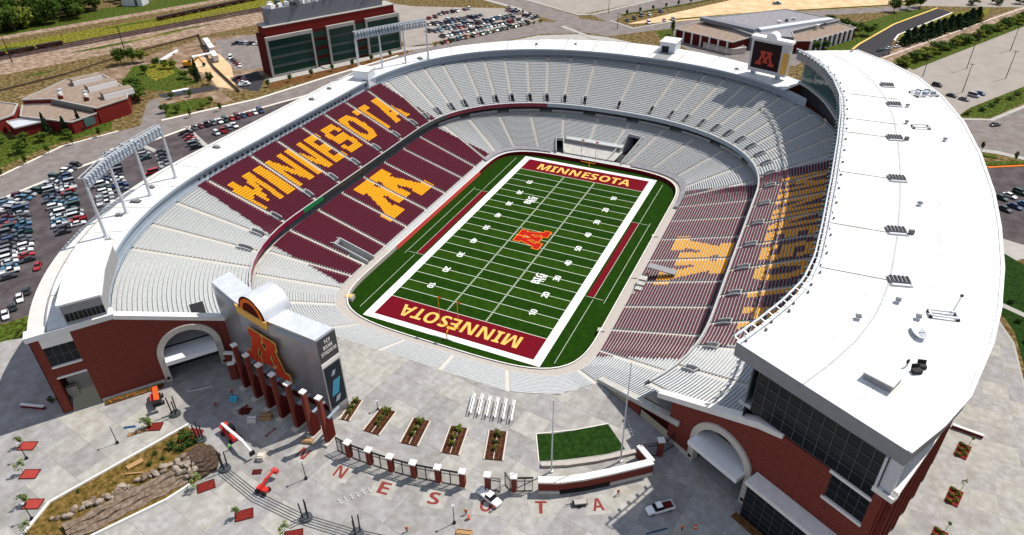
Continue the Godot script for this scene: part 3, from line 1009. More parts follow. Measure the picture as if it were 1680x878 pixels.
# ---------------------------------------------------------------- rim building
func rim() -> void:
	var t := thing("stadium_rim_building", "white roofed outer ring of the stadium with red brick outside wall", "building")
	var a := -0.3
	var b := uf(47)
	var w := MB.new()
	strip(w, R_OUT, R_OUT, G - 0.2, 25.9, a, uf(40), 150)
	pm(t, "outer_wall", w, M.brick)
	w = MB.new()
	strip(w, R_WALL, R_WALL, 23.9, 27.2, a, uf(40), 170)
	pm(t, "inner_wall", w, M.steel_blue)
	# roof in panels between seams
	var n := 46
	for i in n:
		w = MB.new()
		var u0 := lerpf(a, b, float(i) / n)
		var u1 := lerpf(a, b, float(i + 1) / n) - 0.0006
		strip(w, R_ROOF, R_STEP, 27.5, 27.5, u0, u1, 4)
		strip(w, R_ROOF, R_ROOF, 27.1, 27.5, u0, u1, 4)
		if w.v.size(): pm(t, "roof_panel", w, M.roof_white)
	w = MB.new()
	strip(w, R_STEP, R_STEP, 26.6, 27.55, a, b, 180)
	strip(w, [99.5, 96.0, 2.05, 99.3, 2.2], R_STEP, 27.55, 27.55, a, b, 180)
	pm(t, "roof_step", w, M.fascia)  # darker grey paints in the shading line along the step
	w = MB.new()
	strip(w, R_STEP, R_OUT, 26.8, 26.5, a, b, 180)
	strip(w, R_OUT, R_OUT, 25.9, 26.5, a, b, 180)
	pm(t, "coping", w, M.rim_coping)
	w = MB.new()
	strip(w, R_ROOF, [88.7, 78.2, 2.25, 87.3, 2.25], 27.52, 27.52, a, b, 180)
	strip(w, [88.7, 78.2, 2.25, 87.3, 2.25], [88.7, 78.2, 2.25, 87.3, 2.25], 26.9, 27.52, a, b, 180)
	pm(t, "roof_gutter", w, M.steel_blue)
	w = MB.new()
	strip(w, [88.7, 78.2, 2.25, 87.3, 2.25], R_WALL, 26.95, 27.05, a, b, 180)
	pm(t, "roof_soffit", w, M.fascia)
	# small speakers along the wall behind the top row
	for i in 34:
		var z := 47.0 - i * 2.35
		w = MB.new()
		w.box(Vector3(-89.3, 25.1, z), Vector3(0.4, 0.7, 0.7))
		pm(t, "wall_speaker", w, M.iron)
	# penthouse at the near end
	var pent := V2([-58.9, 113.9, -54.2, 107.7, -62.0, 100.6, -70.3, 91.2, -76.0, 95.6, -67.5, 105.6])
	w = MB.new()
	w.prism(pent, 27.4, 32.6)
	var ph := pm(t, "penthouse", w, M.fascia)
	w = MB.new()
	w.prism(Geometry2D.offset_polygon(pent, 0.5)[0], 32.5, 33.0, true)
	pm(ph, "penthouse_roof", w, M.roof_white)
	var d := Vector2(-54.2 + 58.9, 107.7 - 113.9).normalized()
	var nn := Vector2(-d.y, d.x)
	for i in 9:
		w = MB.new()
		w.wall(V2([0.25 + i * 0.84, 28.2, 0.98 + i * 0.84, 28.2, 0.98 + i * 0.84, 30.2, 0.25 + i * 0.84, 30.2]), Vector2(-58.9, 113.9), d, nn, 0.06, 0.05)
		pm(ph, "window_pane", w, M.glass_dark)
	# service boxes that stand on the ring roof
	w = MB.new()
	w.box(Vector3(-91.8, 27.6, -44.4), Vector3(6.4, 6.6, 6.4), 0.12)
	var bx := pm(t, "service_box", w, M.panel_top)
	w = MB.new()
	w.box(Vector3(-91.8, 31.0, -44.4), Vector3(6.9, 0.3, 6.9), 0.12)
	pm(bx, "box_roof", w, M.roof_white)
	w = MB.new()
	w.box(Vector3(-89.9, 26.4, -41.3), Vector3(1.4, 2.6, 0.5), 0.12)
	pm(bx, "box_door", w, M.dark)
	w = MB.new()
	w.box(Vector3(11.0, 29.5, -126.5), Vector3(6.8, 4.6, 8.0), -0.06)
	bx = pm(t, "service_box", w, M.panel_top)
	w = MB.new()
	w.box(Vector3(11.0, 31.95, -126.5), Vector3(7.4, 0.3, 8.6), -0.06)
	pm(bx, "box_roof", w, M.roof_white)
	w = MB.new()
	w.box(Vector3(9.8, 28.9, -122.5), Vector3(3.0, 2.8, 0.3), -0.06)
	pm(bx, "box_door", w, M.dark)  # near-black panel painted in place of the dark passage opening
	w = MB.new()
	w.box(Vector3(10.2, 27.56, -118.0), Vector3(6.4, 0.1, 9.0), -0.06)
	pm(t, "roof_walk", w, M.fascia)
	# loose roof plant
	var spots := [[-88.6, 75.5, 2.2, 0.4], [-91.0, 68, 3.4, 0.3], [-94.0, 60, 2.6, 0.2], [-97, 31, 3.0, 0.05], [-96.0, -16, 2.6, 0.0], [-97.0, -28, 2.2, 0.1], [-84, -74, 3.4, -0.5], [-46, -112, 1.6, 0.2], [-80, 86, 2.4, 0.6], [-71.5, 103.5, 2.8, 0.7], [-74.5, 100, 1.8, 0.7], [42, -112, 2.0, 0.3], [-30, -119, 1.4, 0.0]]
	for s in spots:
		var u := thing("roof_unit", "", "roof unit", "small roof units on the white ring roof", Vector3(s[0], 27.5, s[1]), s[3])
		u.set_meta("label", "grey roof unit on the ring roof %s" % unit_where(Vector2(s[0], s[1])))
		w = MB.new()
		w.box(Vector3(0, 0.4, 0), Vector3(s[2] * 0.6, 0.6, s[2] * 0.35))
		pm(u, "casing", w, M.fascia)
		w = MB.new()
		w.box(Vector3(0, 0.05, 0), Vector3(s[2] * 0.9, 0.1, s[2] * 0.5))
		pm(u, "skid", w, M.iron)
		w = MB.new()
		w.tube(Vector3(s[2] * 0.3, 0.9, 0), Vector3(s[2] * 0.3, 1.7, 0.2), 0.12, 0.12, 6)
		pm(u, "vent_pipe", w, M.steel_light)
var unit_n := {}
func unit_where(p: Vector2) -> String:
	var z := "above the left stand" if p.x < -60 and p.y < 55 and p.y > -60 else ("beside the near light rack" if p.x < -60 and p.y >= 55 and p.y < 80 else ("at the near left end" if p.y >= 80 else "behind the far stand"))
	var k: int = unit_n.get(z, 0)
	unit_n[z] = k + 1
	return z + ", " + ["nearest the camera", "second from the camera", "third from the camera", "fourth from the camera", "farthest along"][k]

# ---------------------------------------------------------------- press box tower on the right
var ROOF_IN := V2([72.9, 77.6, 76.2, 70.5, 79.5, 62.5, 82.2, 54.0, 83.4, 44.0, 83.7, 30, 83.8, 5, 83.6, -20, 83.0, -42, 81.8, -58, 79.0, -72, 74.5, -86, 69.5, -96, 64.0, -103])
var ROOF_OUT := V2([84.0, -112.5, 94.5, -102, 104.2, -88, 111.0, -70, 115.6, -50, 118.2, -27, 119.3, -4, 119.0, 14, 117.9, 32, 115.9, 48, 113.6, 60, 109.1, 76.2, 105.0, 85.0, 100.4, 92.8])
func press_box() -> void:
	var t := thing("press_box_building", "tall building on the right under one huge white curved roof", "building")
	var w := MB.new()
	# roof deck in membrane panels
	var nb := ROOF_OUT.size()
	var NP := 26
	for i in NP:
		var a0 := along(ROOF_IN, 1.0 - float(i) / NP)
		var a1 := along(ROOF_IN, 1.0 - float(i + 1) / NP)
		var b0 := along(ROOF_OUT, float(i) / NP)
		var b1 := along(ROOF_OUT, float(i + 1) / NP)
		for j in 3:
			w = MB.new()
			var c0 := a0.lerp(b0, j / 3.0)
			var c1 := a0.lerp(b0, (j + 1) / 3.0)
			var c2 := a1.lerp(b1, (j + 1) / 3.0)
			var c3 := a1.lerp(b1, j / 3.0)
			var cc := (c0 + c1 + c2 + c3) * 0.25
			var q := PackedVector2Array()
			for c in [c0, c1, c2, c3]: q.append(c + (cc - c).normalized() * 0.03)
			w.prism(q, 39.9, 40.0)
			pm(t, "roof_panel", w, M.roof_white)
	var ro := PackedVector2Array()
	for p in ROOF_IN: ro.append(p)
	for p in ROOF_OUT: ro.append(p)
	w = MB.new()
	w.prism(ro, 36.9, 39.92, true)
	pm(t, "roof_fascia", w, M.fascia)
	# upstand along the outer edge and seams with walkway pads
	w = MB.new()
	for i in nb - 1:
		w.beam(v3(ROOF_OUT[i], 40.05), v3(ROOF_OUT[i + 1], 40.05), 0.7, 0.25)
	pm(t, "roof_upstand", w, M.roof_white)
	w = MB.new()
	for i in 60:
		var a := along(ROOF_IN, i / 60.0).lerp(along(ROOF_OUT, 1.0 - i / 60.0), 0.43)
		var b := along(ROOF_IN, (i + 1) / 60.0).lerp(along(ROOF_OUT, 1.0 - (i + 1) / 60.0), 0.43)
		w.beam(v3(a, 40.03), v3(b, 40.03), 0.35, 0.04)
	pm(t, "walkway_pad", w, M.bleacher)
	for z in [-62.0, -40.0, -29.0, -1.5, 27.0, 46.8]:
		w = MB.new()
		w.beam(Vector3(84.2, 40.06, z), Vector3(98.0, 40.06, z - 0.6), 0.13, 0.12)
		pm(t, "lightning_cable", w, M.fascia)
	# lamp rack along the inner edge
	var rack := thing("lamp_rack", "long pale truss with floodlights along the inner edge of the white roof", "lighting rack")
	w = MB.new()
	var lamps := 70
	for i in lamps:
		var a := along(ROOF_IN, float(i) / lamps)
		var b := along(ROOF_IN, float(i + 1) / lamps)
		var d := (b - a).normalized()
		var n := Vector2(d.y, -d.x)
		if n.x > 0: n = -n
		w.beam(v3(a + n * 0.6, 40.9), v3(b + n * 0.6, 40.9), 0.35, 0.3)
		w.beam(v3(a - n * 0.9, 40.5), v3(b - n * 0.9, 40.5), 0.2, 0.2)
		w.beam(v3(a + n * 0.6, 40.9), v3(a - n * 0.9, 40.5), 0.15, 0.15)
		w.beam(v3(a + n * 0.6, 39.9), v3(a + n * 0.6, 40.9), 0.15, 0.15)
	pm(rack, "truss", w, M.steel_light)
	for i in lamps:
		var a := along(ROOF_IN, (i + 0.5) / lamps)
		var d := (along(ROOF_IN, (i + 0.6) / lamps) - a).normalized()
		var n := Vector2(d.y, -d.x)
		if n.x > 0: n = -n
		w = MB.new()
		w.beam(v3(a + n * 0.7, 40.6), v3(a + n * 1.5, 40.1), 0.45, 0.35)
		pm(rack, "floodlight", w, M.glass_teal)
		w = MB.new()
		if i % 3 == 1: continue
		w.box(v3(a - n * (1.0 + 0.3 * (i % 3)), 40.25), Vector3(0.5, 0.4, 0.35), i)
		pm(rack, "ballast_box", w, M.mullion)
	# suites: glass front behind the top row
	var GI := PackedVector2Array()
	for i in 27:
		var a := along(ROOF_IN, i / 26.0)
		var d := (along(ROOF_IN, minf(1.0, i / 26.0 + 0.01)) - along(ROOF_IN, maxf(0.0, i / 26.0 - 0.01))).normalized()
		var n := Vector2(-d.y, d.x)
		if n.x < 0: n = -n
		GI.append(a + n * 4.2)
	for i in 26:
		w = MB.new()
		var a := GI[i]
		var b := GI[i + 1]
		w.quad(v3(a, 28.2), v3(a, 36.9), v3(b, 36.9), v3(b, 28.2))
		pm(t, "suite_glass", w, M.glass_teal)
		w = MB.new()
		w.beam(v3(a, 28.2), v3(a, 36.9), 0.25, 0.25)
		w.beam(v3(a, 31.0), v3(b, 31.0), 0.2, 0.2)
		w.beam(v3(a, 34.0), v3(b, 34.0), 0.2, 0.2)
		pm(t, "suite_mullion", w, M.mullion)
		w = MB.new()
		w.beam(v3(a, 27.8), v3(b, 27.8), 2.6, 0.8)
		pm(t, "suite_ledge", w, M.bleacher)
		w = MB.new()
		w.quad(v3(a, 22), v3(a, 27.8), v3(b, 27.8), v3(b, 22))
		pm(t, "suite_back", w, M.tunnel)  # dark sheet stands in for the shaded opening under the suites
	# outer brick wall with pale coping, upper wall above it
	for i in OUT_R.size() - 1:
		var a := OUT_R[i]
		var b := OUT_R[i + 1]
		w = MB.new()
		w.beam(v3(a, 17.2), v3(b, 17.2), 0.8, 24.8)
		pm(t, "outer_wall", w, M.brick_dark)
		w = MB.new()
		w.beam(v3(a, 29.9), v3(b, 29.9), 2.0, 0.8)
		pm(t, "coping", w, M.cap)
		var d := (b - a).normalized()
		var n := Vector2(-d.y, d.x)
		if n.x > 0: n = -n
		w = MB.new()
		w.beam(v3(a + n * 2.2, 33.6), v3(b + n * 2.2, 33.6), 0.4, 6.8)
		pm(t, "upper_wall", w, M.steel_light)
		var m := int(a.distance_to(b) / 5.0)
		for j in m:
			var p := a.lerp(b, (j + 0.5) / m) - n * 0.55
			w = MB.new()
			w.box(v3(p, 16.5), Vector3(0.5, 22.5, 0.5), atan2(d.x, d.y))
			pm(t, "pilaster", w, M.brick)
	# plant on the roof
	roof_things()
func along(pl: PackedVector2Array, t: float) -> Vector2:
	var tot := 0.0
	for i in pl.size() - 1: tot += pl[i].distance_to(pl[i + 1])
	var s := clampf(t, 0, 1) * tot
	for i in pl.size() - 1:
		var l := pl[i].distance_to(pl[i + 1])
		if s <= l or i == pl.size() - 2: return pl[i].lerp(pl[i + 1], minf(1.0, s / l))
		s -= l
	return pl[-1]

func roof_things() -> void:
	var w: MB
	# slatted fan units in a row down the roof
	var zs := [-75.1, -57.3, -29.7, -2.7, 24.9, 45.7]
	var xs := [94.8, 97.0, 97.4, 98.1, 98.1, 98.8]
	for i in 6:
		var o := thing("roof_fan_unit", "dark slatted fan unit on the big white roof, %s from the camera" % ["farthest", "fifth", "fourth", "third", "second", "nearest"][i], "fan unit", "fan units down the big white roof", Vector3(xs[i], 40.0, zs[i]), 0.25)
		w = MB.new()
		w.box(Vector3(0, 0.35, 0), Vector3(3.9, 0.5, 1.9))
		pm(o, "casing", w, M.fascia)
		for j in 5:
			w = MB.new()
			w.box(Vector3(-1.5 + j * 0.75, 0.68, 0), Vector3(0.4, 0.14, 1.9))
			pm(o, "slat", w, M.iron)
		w = MB.new()
		w.box(Vector3(0, 0.15, 1.6), Vector3(3.4, 0.25, 0.7))
		pm(o, "duct", w, M.steel_light)
		w = MB.new()
		w.box(Vector3(0, 0.05, 0.4), Vector3(4.3, 0.1, 3.6))
		pm(o, "skid", w, M.fascia)
		if i in [2, 4]:
			w = MB.new()
			w.box(Vector3(2.9, 0.5, 0.9), Vector3(1.1, 0.9, 0.7))
			pm(o, "side_box", w, M.mullion)
	var h := thing("roof_hatch", "large white hatch box with sloping lid at the big roof's near end", "hatch", "", Vector3(96.3, 40, 78.0), -0.42)
	w = MB.new()
	w.box(Vector3(0, 0.7, 0), Vector3(4.6, 1.4, 3.6))
	pm(h, "curb_box", w, M.fascia)
	w = MB.new()
	w.bxb(Vector3(0, 1.55, 0), Vector3(2.5, 0, 0), Vector3(0, 0.1, 0), Vector3(0, -0.15, 2.0))
	pm(h, "lid", w, M.roof_white)
	var c := thing("equipment_case", "black open equipment case on the big white roof beside the person", "case", "equipment cases on the roof", Vector3(101.5, 40, 73.6), 0.5)
	w = MB.new()
	w.box(Vector3(0, 0.35, 0), Vector3(1.5, 0.7, 1.0))
	pm(c, "body", w, M.black)
	w = MB.new()
	w.bxb(Vector3(0, 0.95, -0.6), Vector3(0.75, 0, 0), Vector3(0, 0.45, -0.1), Vector3(0, 0.0, 0.05))
	pm(c, "lid", w, M.black)
	var c2 := copy(c, "black equipment case behind the open one on the big white roof", Vector3(102.3, 40, 71.9), 0.2)
	c2.scale = Vector3(0.9, 0.9, 0.9)
	var d := thing("satellite_dish", "grey oval satellite dish lying on the big white roof", "dish", "", Vector3(101.9, 40, 62.5), 0.3)
	w = MB.new()
	for i in 20:
		var a := TAU * i / 20
		var b := TAU * (i + 1) / 20
		w.tri(Vector3(0, 0.5, 0), Vector3(cos(a) * 1.1, 0.8, sin(a) * 2.1), Vector3(cos(b) * 1.1, 0.8, sin(b) * 2.1))
		w.quad(Vector3(cos(a) * 1.1, 0.8, sin(a) * 2.1), Vector3(cos(a) * 1.15, 0.7, sin(a) * 2.15), Vector3(cos(b) * 1.15, 0.7, sin(b) * 2.15), Vector3(cos(b) * 1.1, 0.8, sin(b) * 2.1))
	pm(d, "dish", w, M.steel_light)
	w = MB.new()
	w.box(Vector3(0, 0.25, 0), Vector3(0.5, 0.5, 1.6))
	w.tube(Vector3(0, 0.5, 0), Vector3(0.5, 1.4, 1.2), 0.05, 0.05, 6)
	pm(d, "mount", w, M.iron)
	var k := 0
	for s in [[106.2, 54.8, 4.6, 1.8, 0.18, "near the standing pole"], [104.2, -40.6, 4.2, 2.0, 0.25, "in the middle distance"], [105.5, -70.5, 6.5, 4.6, 0.5, "at the far end"]]:
		var o := thing("antenna_frame", "grey open metal frame on the big white roof %s" % s[5], "frame", "metal frames on the big roof", Vector3(s[0], 40, s[1]), s[4])
		for e in [[-1, -1, 1, -1], [1, -1, 1, 1], [1, 1, -1, 1], [-1, 1, -1, -1]]:
			w = MB.new()
			w.beam(Vector3(e[0] * s[2] * 0.5, 0.55, e[1] * s[3] * 0.5), Vector3(e[2] * s[2] * 0.5, 0.55, e[3] * s[3] * 0.5), 0.3, 0.3)
			pm(o, "rail", w, M.steel_light)
			w = MB.new()
			w.box(Vector3(e[0] * s[2] * 0.5, 0.2, e[1] * s[3] * 0.5), Vector3(0.5, 0.4, 0.5))
			pm(o, "foot", w, M.iron)
		if k == 2:
			for q in 6:
				w = MB.new()
				w.box(Vector3(-2.4 + q * 0.95, 0.8, [0.6, -0.8, 1.2][q % 3]), Vector3(0.9, 1.2, 1.3), q * 0.4)
				pm(o, "duct_box", w, [M.steel_light, M.mullion, M.steel_blue][q % 3])
		k += 1
	var p := thing("roof_mast", "thin leaning mast standing on the big white roof", "mast", "", Vector3(107.8, 40, 53.0))
	w = MB.new()
	w.tube(Vector3(0, 0, 0), Vector3(0.5, 3.6, -0.6), 0.11, 0.08, 7)
	pm(p, "pole", w, M.steel_light)
	w = MB.new()
	w.box(Vector3(0.5, 3.7, -0.6), Vector3(0.5, 0.4, 0.4))
	pm(p, "head", w, M.iron)
	k = 0
	for s in [[102.0, 57.6, "beside the satellite dish"], [103, 10.2, "halfway along"], [98.6, 53.5, "near the nearest fan unit"], [100.8, -56.8, "beside the fifth fan unit"], [100.5, -42.5, "left of the middle frame"], [82.3, -109.6, "at its far corner"], [110, -33, "near its outer edge"], [92, 62, "near the lamp rack"]]:
		var o := thing("roof_vent", "small grey vent on the big white roof %s" % s[2], "vent", "small vents on the big roof", Vector3(s[0], 40, s[1]), k * 0.7)
		w = MB.new()
		w.box(Vector3(0, 0.3, 0), Vector3(0.7, 0.6, 0.7))
		pm(o, "base", w, M.steel_light)
		w = MB.new()
		w.box(Vector3(0, 0.75, 0), Vector3(1.0, 0.2, 1.0))
		pm(o, "hood", w, M.mullion)
		k += 1

# ---------------------------------------------------------------- end walls with the two gates
func arc_pts(cx: float, cy: float, r: float, a0: float, a1: float, n: int) -> Array:
	var o := []
	for i in n + 1:
		var a := lerpf(a0, a1, float(i) / n)
		o.append(cx + cos(a) * r); o.append(cy + sin(a) * r)
	return o
func gate_arch(t: Node3D, o: Vector2, d: Vector2, n: Vector2, c: float, spring: float, r_in: float, r_out: float, canopy_out: float, ya: float) -> void:
	var w := MB.new()
	var pts := [c - r_out, G, c - r_in, G, c - r_in, spring]
	pts.append_array(arc_pts(c, spring, r_in, PI, 0, 22))
	pts.append_array([c + r_in, G, c + r_out, G])
	pts.append_array(arc_pts(c, spring, r_out, 0, PI, 22))
	w.wall(V2(pts), o, d, n, 0.55, 1.7)
	pm(t, "stone_arch", w, M.stone)
	for s in [-1.0, 1.0]:
		w = MB.new()
		var p: Vector2 = o + d * (c + s * (r_in + r_out) * 0.5) + n * 0.6
		w.box(v3(p, G + 1.2), Vector3(0.7, 0.7, 0.2), atan2(n.x, n.y))
		pm(t, "arch_lamp", w, M.rust)
	# recess behind the gate, its shade painted as a near-black lining
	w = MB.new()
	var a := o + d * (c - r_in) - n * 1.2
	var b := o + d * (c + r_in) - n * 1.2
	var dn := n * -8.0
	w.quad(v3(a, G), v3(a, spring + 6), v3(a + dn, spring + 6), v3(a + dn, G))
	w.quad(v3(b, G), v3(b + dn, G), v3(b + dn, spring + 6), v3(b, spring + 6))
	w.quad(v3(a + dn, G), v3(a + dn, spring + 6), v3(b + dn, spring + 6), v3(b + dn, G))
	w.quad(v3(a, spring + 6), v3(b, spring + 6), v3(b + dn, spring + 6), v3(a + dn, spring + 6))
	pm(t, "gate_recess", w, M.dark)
	w = MB.new()
	w.quad(v3(a + n * 2.0, G + 0.06), v3(b + n * 2.0, G + 0.06), v3(b + dn, G + 0.06), v3(a + dn, G + 0.06))
	pm(t, "gate_floor", w, M.plaza)
	# canopy slab across the opening, with a sloping roof behind
	w = MB.new()
	var e := n * canopy_out
	w.bxb(v3((a + b) * 0.5 + (e - n * 3.0) * 0.5 + n * 1.2, ya), v3(d * (r_in - 0.02), 0), Vector3(0, 0.55, 0), v3((e + n * 3.0) * 0.5, 0))
	var cn := pm(t, "gate_canopy", w, M.white_metal)
	w = MB.new()
	w.quad(v3(a - n * 2.4, ya + 0.56), v3(b - n * 2.4, ya + 0.56), v3(b - n * 5.0, ya + 2.4), v3(a - n * 5.0, ya + 2.4))
	pm(cn, "canopy_roof", w, M.fascia)
	# black gate leaves
	for i in 6:
		w = MB.new()
		var s0 := c - r_in + 0.25 + i * (2 * r_in - 0.5) / 6.0
		var s1 := s0 + (2 * r_in - 0.5) / 6.0 - 0.12
		var q := o - n * 4.5
		for k in 7:
			var s := lerpf(s0, s1, k / 6.0)
			w.beam(v3(q + d * s, G), v3(q + d * s, G + 4.4), 0.06, 0.06)
		w.beam(v3(q + d * s0, G + 4.4), v3(q + d * s1, G + 4.4), 0.1, 0.12)
		w.beam(v3(q + d * s0, G + 0.2), v3(q + d * s1, G + 0.2), 0.1, 0.12)
		pm(t, "gate_leaf", w, M.iron)

func end_walls() -> void:
	var w: MB
	# ---- left
	var t := thing("brick_gate_building", "red brick end wall at the left with a pale stone arch gate", "building")
	var o := Vector2(-63.4, 120.2)
	var d := Vector2(0.597, -0.802)
	var n := Vector2(0.802, 0.597)
	var c := 28.7
	var pts := [7.6, 4.8, c - 6.6, 4.8, c - 6.6, 12.3]
	pts.append_array(arc_pts(c, 12.3, 6.6, PI, 0, 20))
	pts.append_array([c + 6.6, 4.8, 47.5, 4.8, 47.5, 13.6, 37.4, 17.5, 16.1, 26.1, 7.6, 26.3])
	w = MB.new()
	w.wall(V2(pts), o, d, n, 0, 1.1)
	pm(t, "wall", w, M.brick)
	w = MB.new()
	w.wall(V2([0, 5, 1.7, 5, 1.7, 25.9, 0, 25.9]), o, d, n, 0, 1.7)
	pm(t, "corner_pier", w, M.brick)
	w = MB.new()
	w.wall(V2([1.7, 15.2, 7.6, 15.2, 7.6, 17.7, 1.7, 17.7]), o, d, n, -0.1, 1.0)
	pm(t, "spandrel", w, M.brick)
	for y in [14.9, 17.9]:
		w = MB.new()
		w.wall(V2([1.7, y - 0.2, 7.6, y - 0.2, 7.6, y + 0.2, 1.7, y + 0.2]), o, d, n, 0.15, 1.3)
		pm(t, "sill", w, M.cap)
	for i in 4:
		for j in 2:
			w = MB.new()
			var s := 1.8 + i * 1.45
			w.wall(V2([s, 18.2 + j * 2.6, s + 1.36, 18.2 + j * 2.6, s + 1.36, 20.7 + j * 2.6, s, 20.7 + j * 2.6]), o, d, n, -0.35, 0.08)
			pm(t, "window_pane", w, M.glass_dark)
	w = MB.new()
	for i in 5: w.wall(V2([1.72 + i * 1.45, 18.1, 1.80 + i * 1.45, 18.1, 1.80 + i * 1.45, 23.3, 1.72 + i * 1.45, 23.3]), o, d, n, -0.25, 0.2)
	w.wall(V2([1.7, 20.7, 7.6, 20.7, 7.6, 20.8, 1.7, 20.8]), o, d, n, -0.25, 0.2)
	pm(t, "window_frame", w, M.mullion)
	w = MB.new()
	w.wall(V2([1.7, 23.4, 7.6, 23.4, 7.6, 26.2, 1.7, 26.2]), o, d, n, 0.05, 1.2)
	pm(t, "fascia_panel", w, M.cap)
	w = MB.new()
	w.wall(V2([-0.6, 26.0, 16.6, 26.3, 16.6, 27.55, -0.6, 27.3]), o, d, n, 0.5, 3.0)
	pm(t, "roof_edge", w, M.roof_white)
	w = MB.new()
	w.wall(V2([16.2, 26.1, 37.4, 17.5, 47.5, 13.6, 47.5, 14.7, 37.4, 18.6, 16.2, 27.2]), o, d, n, 0.35, 1.8)
	pm(t, "coping", w, M.cap)
	# passage behind the pier and its far brick block
	w = MB.new()
	w.wall(V2([1.7, 5, 7.6, 5, 7.6, 15.0, 1.7, 15.0]), o, d, n, -7.0, 0.4)
	pm(t, "passage_wall", w, M.concrete)
	w = MB.new()
	w.wall(V2([0, 0, 7.0, 0, 7.0, 10, 0, 10]), o + d * 7.6, -n, d, 0.0, 0.3)
	var pw := MB.new()
	var q0 := o + d * 7.6
	pw.quad(v3(q0, 5), v3(q0, 15), v3(q0 - n * 7, 15), v3(q0 - n * 7, 5))
	pm(t, "passage_wall", pw, M.concrete)
	w = MB.new()
	w.wall(V2([1.2, 5, 3.4, 5, 3.4, 8.0, 1.2, 8.0]), o, d, n, -4.8, 1.2)
	pm(t, "ticket_block", w, M.stone)
	w = MB.new()
	w.wall(V2([7.9, 5.0, c - 7.3, 5.0, c - 7.3, 5.9, 7.9, 5.9]), o, d, n, 0.35, 0.3)
	pm(t, "plinth", w, M.stone)
	gate_arch(t, o, d, n, c, 12.3, 5.7, 7.1, 2.6, 11.7)
	# planting strip at the foot
	w = MB.new()
	w.wall(V2([8.3, 5.0, 20.8, 5.0, 20.8, 5.35, 8.3, 5.35]), o, d, n, 2.0, 1.5)
	pm(t, "planting_bed", w, M.mulch)
	w = MB.new()
	var r := RandomNumberGenerator.new()
	r.seed = 8
	w.colored = true
	for i in 60:
		w.col = Color(r.randf_range(0.25, 0.5), r.randf_range(0.12, 0.2), 0.03) if r.randf() < 0.5 else Color(0.06, 0.12, 0.02)
		var p := o + d * r.randf_range(8.6, 20.5) + n * r.randf_range(0.7, 1.8)
		for k in 5:
			var v := Vector3(r.randf_range(-1, 1), r.randf_range(0.2, 1), r.randf_range(-1, 1)).normalized() * 0.35
			w.tri(v3(p, 5.35), v3(p, 5.45) + v, v3(p, 5.4) + v.rotated(Vector3.UP, 0.7) * 0.9)
	pm(t, "flowers", w, M.leaf).set_meta("kind", "stuff")
	# the lower bowl's hidden end behind the scoreboard
	w = MB.new()
	var lo := Vector2(-26, 72.5)
	var ld := (Vector2(-34.5, 81.6) - lo).normalized()
	w.wall(V2([0, 3, 12.5, 3, 12.5, 9.2, 4.0, 6.8, 0, 5.1]), lo, ld, Vector2(-ld.y, ld.x), 0.2, 0.4)
	pm(t, "stand_end_wall", w, M.concrete)
	# ---- right
	t = thing("brick_gate_building", "dark brick end wall at the right with arch gate and tall glass front", "building")
	o = Vector2(44.2, 60.9)
	d = Vector2(0.868, 0.4965)
	n = Vector2(-0.4965, 0.868)
	c = 35.1
	pts = [21.4, 4.8, c - 7.0, 4.8, c - 7.0, 11.6]
	pts.append_array(arc_pts(c, 11.6, 7.0, PI, 0, 20))
	pts.append_array([c + 7.0, 4.8, 64.5, 4.8, 64.5, 29.4, 62.5, 29.4, 62.5, 20.9, 55.6, 20.9, 55.6, 27.2, 45.4, 27.0, 41.2, 25.6, 21.4, 16.4])
	w = MB.new()
	w.wall(V2(pts), o, d, n, 0, 1.1)
	pm(t, "wall", w, M.brick)
	w = MB.new()
	w.wall(V2([17.6, 14.2, 41.2, 25.1, 46.0, 26.6, 46.0, 27.5, 41.0, 26.5, 17.6, 15.5]), o, d, n, 0.35, 1.8)
	pm(t, "coping", w, M.cap)
	w = MB.new()
	w.wall(V2([62.0, 29.3, 65.4, 29.3, 65.4, 30.3, 62.0, 30.3]), o, d, n, 0.3, 1.8)
	pm(t, "pier_cap", w, M.cap)
	for y in [20.7, 27.1]:
		w = MB.new()
		w.wall(V2([55.2, y - 0.3, 62.6, y - 0.3, 62.6, y + 0.25, 55.2, y + 0.25]), o, d, n, 0.2, 1.0)
		pm(t, "sill", w, M.cap)
	for i in 4:
		for j in 3:
			w = MB.new()
			var s := 55.7 + i * 1.7
			w.wall(V2([s, 21.0 + j * 1.95, s + 1.6, 21.0 + j * 1.95, s + 1.6, 22.86 + j * 1.95, s, 22.86 + j * 1.95]), o, d, n, -0.3, 0.08)
			pm(t, "window_pane", w, M.glass_dark)
	w = MB.new()
	for i in 5: w.wall(V2([55.62 + i * 1.7, 21.0, 55.7 + i * 1.7, 21.0, 55.7 + i * 1.7, 26.8, 55.62 + i * 1.7, 26.8]), o, d, n, -0.2, 0.2)
	for j in 2: w.wall(V2([55.6, 22.87 + j * 1.95, 62.5, 22.87 + j * 1.95, 62.5, 22.95 + j * 1.95, 55.6, 22.95 + j * 1.95]), o, d, n, -0.2, 0.2)
	pm(t, "window_frame", w, M.mullion)
	# curtain wall
	for i in 11:
		for j in 4:
			w = MB.new()
			var s := 38.7 + i * 2.17
			var y := 27.5 + j * 2.36
			w.wall(V2([s, y, s + 2.07, y, s + 2.07, y + 2.26, s, y + 2.26]), o, d, n, -0.25, 0.1)
			pm(t, "curtain_pane", w, M.glass_dark)
	w = MB.new()
	for i in 12: w.wall(V2([38.62 + i * 2.17, 27.4, 38.72 + i * 2.17, 27.4, 38.72 + i * 2.17, 36.95, 38.62 + i * 2.17, 36.95]), o, d, n, -0.1, 0.3)
